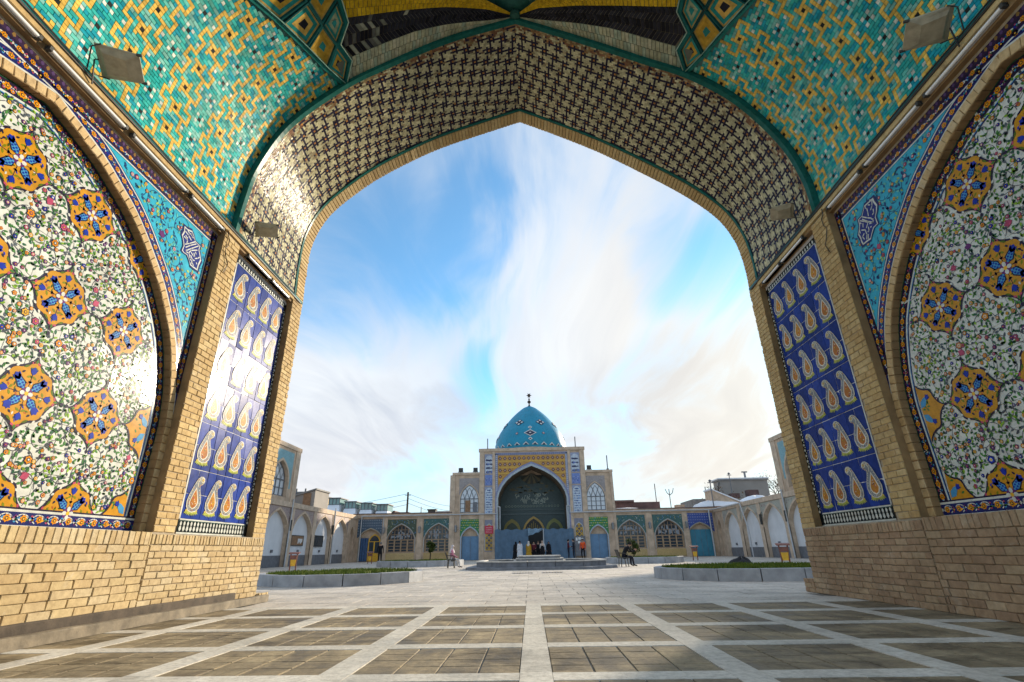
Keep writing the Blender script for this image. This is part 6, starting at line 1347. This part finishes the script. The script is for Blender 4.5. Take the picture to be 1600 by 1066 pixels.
def leafy_tree(name, lab, c, z0, h, rx, rz, n, seed):
    t_ = thing(name, lab, 'tree', (c[0], c[1], z0)); rr = random.Random(seed)
    mb = MB(); mb.tube([(c[0],c[1],z0), (c[0]+0.02,c[1],z0+h*0.35), (c[0]-0.02,c[1],z0+h*0.6)], [0.045,0.035,0.02], 7)
    for k in range(6): a = rr.uniform(0,6.28); mb.tube([(c[0],c[1],z0+h*(0.4+0.06*k)), (c[0]+rx*0.6*math.cos(a), c[1]+rx*0.6*math.sin(a), z0+h*(0.55+0.07*k))], [0.02,0.008], 5)
    mb.build('trunk', 'bark', t_); mb = MB(); zc = z0+h-rz
    clumps = [(rr.uniform(-1,1)*rx*0.55, rr.uniform(-1,1)*rx*0.55, rr.uniform(-0.75,0.75)*rz, rr.uniform(0.35,0.6)) for _ in range(9)]
    for k in range(n):
        cx_, cy_, cz_, q = rr.choice(clumps); v = Vector((rr.gauss(0,1), rr.gauss(0,1), rr.gauss(0,1))).normalized()*q*rx*rr.random()**0.35
        p = Vector((c[0]+cx_, c[1]+cy_, zc+cz_))+v; d1 = Vector((rr.gauss(0,1),rr.gauss(0,1),rr.gauss(0,1))).normalized(); d2 = d1.cross(Vector((rr.gauss(0,1),rr.gauss(0,1),rr.gauss(0,1)))).normalized(); l = rr.uniform(0.05,0.09); g_ = rr.random()
        mb.poly([p-d1*l, p+d2*l*0.45, p+d1*l, p-d2*l*0.45], (0.035+0.05*g_, 0.06+0.05*g_, 0.018))
    mb.build('crown', 'cloth', t_)
leafy_tree('small_tree', 'small round headed tree in the far left planter', (-6.75,36.3), 0.34, 1.15, 0.36, 0.36, 700, 4)
leafy_tree('small_tree', 'small round headed tree in the far right planter, behind the seated man', (6.55,35.0), 0.34, 1.05, 0.42, 0.42, 800, 5)
def bare_tree(name, lab, c, h, seed, leaves=0):
    t_ = thing(name, lab, 'tree', c, 'bare trees behind the roofs'); rr = random.Random(seed); mb = MB(); tips = []
    def grow(p, d, l, r, dep):
        q = p+d*l; mb.tube([p, p.lerp(q, 0.5)+Vector((rr.gauss(0,1),rr.gauss(0,1),rr.gauss(0,1)))*l*0.05, q], [r, r*0.85, r*0.65], 5, cap=False)
        if dep == 0: tips.append(q); return
        for k in range(rr.choice((2,3,3))):
            v = (d+Vector((rr.gauss(0,0.5),rr.gauss(0,0.5),rr.gauss(0.1,0.35)))).normalized(); grow(q, v, l*rr.uniform(0.62,0.82), r*0.62, dep-1)
    grow(Vector(c), Vector((0.05,0,1)), h*0.32, h*0.022, 5); mb.build('trunk', 'bark', t_); mb = MB()
    for q in tips:
        for k in range(leaves):
            p = q+Vector((rr.gauss(0,0.25),rr.gauss(0,0.25),rr.gauss(0,0.25))); d1 = Vector((rr.gauss(0,1),rr.gauss(0,1),rr.gauss(0,1))).normalized(); d2 = d1.cross(Vector((0,0,1))).normalized(); l = 0.13; mb.poly([p-d1*l, p+d2*l*0.6, p+d1*l, p-d2*l*0.6], (0.16,0.085,0.025))
    if leaves: mb.build('crown', 'cloth', t_)
bare_tree('bare_tree', 'bare tree with a few brown leaves behind the right wing roof', (24.6,72,2.0), 6.4, 3, 3)
bare_tree('bare_tree', 'bare tree between the grey block and the right upper storey', (36.5,78,2.0), 9.5, 8, 3)
# raised pool with its stepped centre
pool = thing('stone_pool', 'low octagonal stone pool with stepped centre in front of the mosque', 'pool', (0.5, 29.6, 0))
def octa(c, rx, ry, ch=0.42): return [(c[0]+rx*x, c[1]+ry*y) for x, y in ((-ch,-1),(ch,-1),(1,-ch),(1,ch),(ch,1),(-ch,1),(-1,ch),(-1,-ch))]
def ring_blocks(nm, c, rx, ry, w, z0, z1, m_, per=3, ch=0.62):
    o_, i_ = octa(c, rx, ry, ch), octa(c, rx-w, ry-w, ch)
    for k in range(8):
        for q in range(per):
            a, b = q/per+0.004, (q+1)/per-0.004; L = lambda P, t: tuple(P[k][e]+(P[(k+1) % 8][e]-P[k][e])*t for e in (0,1)); mb = MB()
            A_, B_, C_, D_ = L(o_,a), L(o_,b), L(i_,b), L(i_,a); mb.grid([[(*p, z0) for p in (A_,B_,C_,D_)], [(*p, z1) for p in (A_,B_,C_,D_)]], close=True); mb.poly([(*p, z1) for p in (A_,B_,C_,D_)]); mb.build(nm, m_, pool)
mb = MB(); P = octa((0.5,29.6), 3.75, 3.9, 0.62); mb.grid([[(*p,-0.01) for p in P], [(*p,0.11) for p in P]], close=True); mb.poly([(*p,0.11) for p in P]); mb.build('base_step', 'stone_pool', pool)
ring_blocks('wall_slab', (0.5,29.6), 3.25, 3.3, 0.22, 0.11, 0.33, 'stone_pool'); ring_blocks('coping', (0.5,29.6), 3.30, 3.35, 0.34, 0.33, 0.38, 'stone_light')
mb = MB(); mb.poly([(*p,0.24) for p in octa((0.5,29.6), 3.0, 3.05, 0.62)]); mb.build('pool_bottom', 'stone_dark', pool)
for k, (rx, ry, z0, z1) in enumerate(((1.35,1.3,0.20,0.36),(1.22,1.15,0.36,0.48),(1.08,1.0,0.48,0.60))):
    mb = MB(); P = octa((0.45,29.3), rx, ry, 0.7); mb.grid([[(*p,z0) for p in P], [(*p,z1-0.05) for p in P]], close=True, mi=0); Q = octa((0.45,29.3), rx+0.03, ry+0.03, 0.7); mb.grid([[(*p,z1-0.05) for p in Q], [(*p,z1) for p in Q]], close=True, mi=1); mb.poly([(*p,z1) for p in Q], mi=1); mb.poly([(*p,z1-0.05) for p in Q], mi=1); mb.build('centre_step', ['stone_pool', 'stone_light'], pool)
# two drain grates in the paving in front of the pool
for (x, lab) in ((-0.35,'left'),(0.85,'right')):
    t_ = thing('drain_grate', f'{lab} dark drain grate in the paving before the pool', 'drain', (x, 22.5, 0), 'drain grates'); mb = MB(); mb.box(x-0.42, x+0.42, 22.2, 22.9, 0.001, 0.006); mb.build('frame', 'stone_dark', t_)
    for k in range(7): mb = MB(); mb.box(x-0.36+k*0.115, x-0.31+k*0.115, 22.26, 22.84, 0.006, 0.014); mb.build('bar', 'rust_iron', t_)
# litter bins
def litter_bin(x, y, rot, lab):
    t_ = thing('litter_bin', lab, 'bin', (x, y, 0), 'yellow litter bins'); c, s_ = math.cos(rot)*0.62, math.sin(rot)*0.62; G = lambda u, v, z: (x+u*c-v*s_, y+u*s_+v*c, z*0.70)
    for u in (-0.26, 0.26): mb = MB(); mb.tube([G(u,0.08,0), G(u*0.9,0,0.55), G(u*1.1,0,1.28)], 0.035, 6); mb.build('post', 'bin_red', t_)
    mb = MB(); rows = [[G(a*k,b*k*0.9,z) for a, b in ((-0.24,-0.18),(0.24,-0.18),(0.24,0.18),(-0.24,0.18))] for k, z in ((0.72,0.36),(0.85,0.5),(1.0,0.82),(1.05,0.84))]; mb.grid(rows, close=True); mb.poly(rows[0]); mb.build('bucket', 'bin_yellow', t_)
    mb = MB(); rows = [[G(a*k,b*k,z) for a, b in ((-0.26,-0.2),(0.26,-0.2),(0.26,0.2),(-0.26,0.2))] for k, z in ((1.0,0.88),(1.1,1.16))]; mb.grid(rows, close=True); mb.build('hood', 'bin_red', t_)
    mb = MB(); a = [G(u,v,z) for u, v, z in ((-0.44,-0.30,1.24),(0.44,-0.30,1.24),(0.48,0.3,1.33),(-0.48,0.3,1.33))]; b = [tuple(Vector(p)+Vector((0,0,0.05))) for p in a]; mb.grid([a, b], close=True); mb.poly(a); mb.poly(b); mb.build('lid', 'bin_red', t_)
litter_bin(-13.3, 30.2, 0.25, 'yellow litter bin with red hood before the left arcade, near the front left planter'); litter_bin(-14.0, 47.0, 0.1, 'yellow litter bin behind the standing man in black'); litter_bin(11.75, 39.5, -0.1, 'yellow litter bin in front of the teal door'); litter_bin(11.35, 24.8, -0.35, 'yellow litter bin behind the front right planter')
# dark bundle lying at the back edge of the front right planter
mb = MB(); rows = []; rr = random.Random(2)
for j in range(7):
    t = j/6; rows.append([(8.35+0.50*math.cos(2*math.pi*i/18)*math.cos(t*1.55)*(1+0.12*math.sin(i*2.3))+0.12*t, 22.3+0.35*math.sin(2*math.pi*i/18)*math.cos(t*1.5), 0.02+0.42*math.sin(t*1.55)**0.8*(1+0.16*math.sin(i*1.4+1))*(1.0 if i % 18 < 9 else 0.9)) for i in range(18)])
mb.grid(rows, close=True); mb.poly(rows[-1]); mb.sm = True; o = mb.build('cloth_bundle', 'black_cloth'); tag(o, 'black cloth bundle lying behind the front right planter', 'bundle')

# ================================================================ PEOPLE
def person(lab, loc, face, H, pose, cols, extra=None):
    """One continuous skinned body; joints given in body space (x right, y forward, z up, for a height of 1.72 m)."""
    k = H/1.72; t_ = thing('person', lab, 'person', loc, None)
    J = dict(pel=(0,0,0.93), wai=(0,0.01,1.08), che=(0,0.02,1.30), nck=(0,0.0,1.47), hed=(0,0.03,1.58), top=(0,0.03,1.68),
             lhi=(-0.095,0,0.88), lkn=(-0.11,0.02,0.49), lan=(-0.115,-0.02,0.09), lto=(-0.13,0.15,0.035), rhi=(0.095,0,0.88), rkn=(0.11,0.02,0.49), ran=(0.115,-0.02,0.09), rto=(0.13,0.15,0.035),
             lsh=(-0.185,0,1.40), lel=(-0.24,-0.02,1.13), lwr=(-0.25,0.06,0.89), lha=(-0.25,0.09,0.81), rsh=(0.185,0,1.40), rel=(0.24,-0.02,1.13), rwr=(0.25,0.06,0.89), rha=(0.25,0.09,0.81)); J.update(pose)
    R = dict(pel=(0.16,0.12), wai=(0.135,0.105), che=(0.165,0.12), nck=(0.055,0.055), hed=(0.085,0.10), top=(0.06,0.075), lhi=(0.095,0.10), lkn=(0.062,0.066), lan=(0.042,0.045), lto=(0.04,0.03), lsh=(0.07,0.07), lel=(0.047,0.047), lwr=(0.033,0.033), lha=(0.035,0.02))
    for a in list(R):
        if a[0] == 'l': R['r'+a[1:]] = R[a]
    E_ = [('pel','wai','top'),('wai','che','top'),('che','nck','skin'),('nck','hed','skin'),('hed','top','skin')]
    for q in 'lr': E_ += [('pel',q+'hi','leg'),(q+'hi',q+'kn','leg'),(q+'kn',q+'an','leg'),(q+'an',q+'to','shoe'),('che',q+'sh','top'),(q+'sh',q+'el','top'),(q+'el',q+'wr','top'),(q+'wr',q+'ha','skin')]
    keys = list(J); me = bpy.data.meshes.new('person_body'); me.from_pydata([tuple(Vector(J[a])*k) for a in keys], [(keys.index(a), keys.index(b)) for a, b, _ in E_], [])
    ob = bpy.data.objects.new('tmp', me); COL.objects.link(ob); md = ob.modifiers.new('skin', 'SKIN'); md.use_smooth_shade = True
    for i, a in enumerate(keys): sv = me.skin_vertices[0].data[i]; sv.radius = (R[a][0]*k, R[a][1]*k); sv.use_root = (a == 'pel')
    ss = ob.modifiers.new('sub', 'SUBSURF'); ss.levels = 1; ss.render_levels = 1
    dg = bpy.context.evaluated_depsgraph_get(); bm_ = bpy.data.meshes.new_from_object(ob.evaluated_get(dg)); bpy.data.objects.remove(ob)
    mb = MB(); mb.sm = True; mb.v = [tuple(v.co) for v in bm_.vertices]; zone = {'skin': cols.get('skin', (0.45,0.28,0.20)), 'top': cols['top'], 'leg': cols['leg'], 'shoe': cols.get('shoe', (0.02,0.02,0.02))}
    segs = [(Vector(J[a])*k, Vector(J[b])*k, z, R[a][0]) for a, b, z in E_]
    for pol in bm_.polygons:
        c = pol.center; best = min(segs, key=lambda g_: (c-(g_[0]+(g_[1]-g_[0])*min(1, max(0, (c-g_[0]).dot(g_[1]-g_[0])/max(1e-6, (g_[1]-g_[0]).length_squared))))).length-g_[3]*0.5)
        mb.f.append(tuple(pol.vertices)); mb.c.append(zone[best[2]]); mb.m.append(0)
    bpy.data.meshes.remove(bm_)
    for q in 'lr':                                            # fingers and thumb, rooted in the palm
        w, h_ = Vector(J[q+'wr'])*k, Vector(J[q+'ha'])*k; d = (h_-w).normalized(); sd = d.cross(Vector((0,1,0.2))).normalized(); pn = sd.cross(d)
        for i, (o_, l) in enumerate(((-0.027,0.062),(-0.009,0.075),(0.009,0.07),(0.027,0.052))): p0 = h_+sd*o_*k; mb.tube([p0, p0+d*l*0.6*k, p0+(d*l+pn*0.025)*k], [0.009*k,0.008*k,0.005*k], 5, zone['skin'])
        p0 = w.lerp(h_, 0.5)+sd*0.03*k; mb.tube([p0, p0+(sd*0.025+d*0.03)*k, p0+(sd*0.03+d*0.06+pn*0.01)*k], [0.011*k,0.009*k,0.006*k], 5, zone['skin'])
    M = Matrix.Translation(loc) @ Matrix.Rotation(face, 4, 'Z'); mb.build('body', 'cloth', t_, M=M)
    hd = Vector(J['hed'])*k; tp = Vector(J['top'])*k; ax = (tp-hd).normalized(); fw = Vector((0,1,0)); fw = (fw-ax*fw.dot(ax)).normalized(); rt = fw.cross(ax)
    fm = MB(); HP_ = lambda a, b, c: hd+rt*a*k+fw*b*k+ax*c*k
    fm.poly([HP_(-0.016,0.098,-0.03), HP_(0.016,0.098,-0.03), HP_(0,0.125,-0.025)], zone['skin']); fm.poly([HP_(-0.016,0.098,-0.03), HP_(0,0.100,0.03), HP_(0,0.125,-0.025)], zone['skin']); fm.poly([HP_(0.016,0.098,-0.03), HP_(0,0.100,0.03), HP_(0,0.125,-0.025)], zone['skin'])
    for e in (-0.034, 0.034): fm.poly([HP_(e-0.013,0.094,0.022), HP_(e+0.013,0.094,0.022), HP_(e+0.013,0.096,0.034), HP_(e-0.013,0.096,0.034)], (0.02,0.015,0.01))
    fm.poly([HP_(-0.025,0.096,-0.058), HP_(0.025,0.096,-0.058), HP_(0.025,0.097,-0.048), HP_(-0.025,0.097,-0.048)], (0.25,0.08,0.07)); fm.build('face', 'cloth', t_, M=M)
    hb = MB(); hb.sm = True; hc = cols.get('hair', (0.015,0.012,0.01)); scarf = cols.get('scarf'); rows = []
    for j in range(8):
        ph = math.pi*j/ (7 if not scarf else 6.2) * 0.62 if not scarf else math.pi*j/7*0.80
        row = []
        for i in range(14):
            a = 2*math.pi*i/14; f_ = math.cos(a); rr_ = 0.108*math.sin(ph)+0.002; zz = 0.02+0.125*math.cos(ph)
            if f_ > 0.35 and ph > 0.75: rr_ *= 0.80; zz = max(zz, 0.075 if not scarf else 0.06)
            row.append(HP_(rr_*math.sin(a)*0.95, rr_*f_*1.08-0.005, zz))
        rows.append(row)
    hb.grid(rows, scarf or hc, close=True)
    if scarf:
        n_ = Vector(J['nck'])*k; rows = [[n_+Vector((math.sin(2*math.pi*i/14)*r_*k, (math.cos(2*math.pi*i/14)*r_*0.85+dy)*k, z_*k)) for i in range(14)] for r_, z_, dy in ((0.09,0.07,0.0),(0.11,0.0,0.0),(0.17,-0.07,0.0),(0.20,-0.2,0.01))]; hb.grid(rows, scarf, close=True)
    hb.build('headscarf' if scarf else 'hair', 'cloth', t_, M=M)
    if cols.get('coat'):                                      # long garment from shoulder to hem, open folds
        zt, zb, wt_, wb, cc = cols['coat']; cb = MB(); cb.sm = True; rows = []
        for j in range(9):
            t = j/8; w = wt_+(wb-wt_)*t**1.3; rows.append([Vector((w*math.sin(2*math.pi*i/20)*(1+0.06*math.sin(i*3)*t), w*0.72*math.cos(2*math.pi*i/20)*(1+0.06*math.sin(i*3+1)*t), zt+(zb-zt)*t))*k for i in range(20)])
        cb.grid(rows, cc, close=True); cb.build('coat', 'cloth', t_, M=M)
    return t_
PI = math.pi; BLK = (0.012,0.012,0.015); DRK = (0.02,0.022,0.035)
person('standing man in black clothes before the left wing', (-12.75,45.6,0), 0.2, 1.72, {'lkn':(-0.10,0.05,0.49)}, dict(top=BLK, leg=BLK, hair=(0.20,0.19,0.18)))
SIT = dict(pel=(0,0,0.50), wai=(0,0.02,0.64), che=(0,0.03,0.86), nck=(0,0.04,1.04), hed=(0,0.08,1.15), top=(0,0.08,1.25), lhi=(-0.10,0.03,0.47), lkn=(-0.12,0.44,0.48), lan=(-0.12,0.42,0.09), lto=(-0.12,0.60,0.035), rhi=(0.10,0.03,0.47), rkn=(0.13,0.46,0.46), ran=(0.14,0.50,0.09), rto=(0.15,0.68,0.035), lsh=(-0.175,0.03,0.97), lel=(-0.23,0.10,0.72), lwr=(-0.12,0.32,0.60), lha=(-0.08,0.39,0.58), rsh=(0.175,0.03,0.97), rel=(0.23,0.10,0.72), rwr=(0.12,0.34,0.60), rha=(0.08,0.41,0.58))
person('woman in pink top, white trousers and white headscarf seated on a dark chair', (-4.55,31.0,0), -PI/2+0.25, 1.62, SIT, dict(top=(0.62,0.24,0.33), leg=(0.62,0.60,0.58), shoe=(0.10,0.06,0.05), scarf=(0.66,0.60,0.60)))
LEAN = dict(SIT); LEAN.update(che=(0,0.20,0.83), wai=(0,0.07,0.64), nck=(0,0.33,0.97), hed=(0,0.42,1.05), top=(0,0.47,1.14), lsh=(-0.175,0.26,0.93), rsh=(0.175,0.26,0.93), lel=(-0.22,0.40,0.70), rel=(0.22,0.42,0.70), lwr=(-0.09,0.62,0.78), lha=(-0.05,0.69,0.81), rwr=(0.09,0.62,0.76), rha=(0.05,0.69,0.79))
person('man in black seated and leaning forward on a bench right of the pool', (4.75,28.4,0), -PI/2+0.1, 1.72, LEAN, dict(top=BLK, leg=DRK, hair=(0.02,0.018,0.015)))
def seat(nm, lab, x, y, rot, L):
    t_ = thing(nm, lab, nm.split('_')[-1], (x, y, 0)); M = Matrix.Translation((x,y,0)) @ Matrix.Rotation(rot, 4, 'Z')
    mb = MB(); mb.box(-L/2, L/2, -0.22, 0.24, 0.40, 0.45); mb.build('seat', 'lamp_dark', t_, M=M); mb = MB(); rows = [[(-L/2,-0.2,0.46),(L/2,-0.2,0.46)],[(-L/2,-0.25,0.62),(L/2,-0.25,0.62)],[(-L/2,-0.33,0.82),(L/2,-0.33,0.82)]]; mb.grid(rows); mb.grid([[(a,b-0.03,c) for a, b, c in r] for r in rows]); mb.build('backrest', 'lamp_dark', t_, M=M)
    for u in (-L/2+0.05, L/2-0.05):
        for v in (-0.18, 0.2): mb = MB(); mb.tube([(u,v,0.0),(u,v*0.8,0.42)], 0.025, 6); mb.build('leg', 'lamp_dark', t_, M=M)
        mb = MB(); mb.tube([(u,-0.28,0.66),(u,0.0,0.64),(u,0.16,0.62),(u,0.2,0.44)], 0.022, 6); mb.build('armrest', 'lamp_dark', t_, M=M)
seat('dark_chair', 'dark metal chair under the woman in pink', -4.55, 31.0, -PI/2+0.25, 0.56); seat('dark_bench', 'dark metal bench under the man in black right of the pool', 4.75, 28.4, -PI/2+0.1, 0.62)
YP = 53.6
person('person in long white coat with black hair, leftmost before the entrance', (-1.05,YP-2.0,0), 0.4, 1.72, {}, dict(top=(0.66,0.66,0.68), leg=(0.5,0.52,0.55), coat=(1.40,0.32,0.22,0.30,(0.66,0.67,0.70))))
person('black cloaked person partly behind the white coat', (-1.45,YP-1.2,0), 0.2, 1.66, {}, dict(top=BLK, leg=BLK, scarf=BLK, coat=(1.42,0.05,0.2,0.38,BLK)))
person('woman in long mustard dress and white headscarf before the entrance', (-0.22,YP-1.6,0), -0.3, 1.68, {}, dict(top=(0.45,0.26,0.03), leg=(0.45,0.26,0.03), scarf=(0.66,0.62,0.55), coat=(1.36,0.04,0.20,0.36,(0.46,0.26,0.03))))
person('person in dark red and black at the left edge of the entrance', (0.28,YP-0.9,0), PI, 1.66, {'lwr':(-0.2,0.2,1.05),'lha':(-0.16,0.27,1.06)}, dict(top=(0.12,0.02,0.03), leg=BLK))
person('person in black in the middle of the entrance', (0.72,YP-0.6,0), PI, 1.70, {}, dict(top=BLK, leg=BLK, hair=(0.10,0.06,0.03)))
person('person with black vest over white sleeves in the entrance', (1.12,YP-1.4,0), PI-0.2, 1.70, {'rwr':(0.22,0.12,1.02),'rha':(0.2,0.19,1.04)}, dict(top=(0.62,0.62,0.62), leg=(0.04,0.04,0.05), scarf=(0.60,0.45,0.36), coat=(1.36,0.55,0.16,0.24,BLK)))
person('woman in full black cloak at the right edge of the entrance', (1.72,YP-1.0,0), PI+0.4, 1.62, {}, dict(top=BLK, leg=BLK, scarf=BLK, coat=(1.44,0.03,0.20,0.40,BLK)))
person('man in maroon jacket, leftmost of the three right of the pool', (3.42,YP-4.0,0), -PI/2, 1.74, {'rwr':(0.18,0.24,1.08),'rha':(0.16,0.32,1.09)}, dict(top=(0.09,0.015,0.025), leg=DRK))
person('man in dark blue jacket, middle of the three right of the pool', (3.88,YP-4.1,0), PI/2, 1.78, {'lwr':(-0.2,0.22,1.06),'lha':(-0.18,0.30,1.08)}, dict(top=DRK, leg=DRK))
person('man in bright orange vest, right of the three near the notice board', (4.72,YP-4.2,0), PI-0.5, 1.76, {'rkn':(0.12,0.08,0.50)}, dict(top=(0.75,0.10,0.025), leg=BLK))
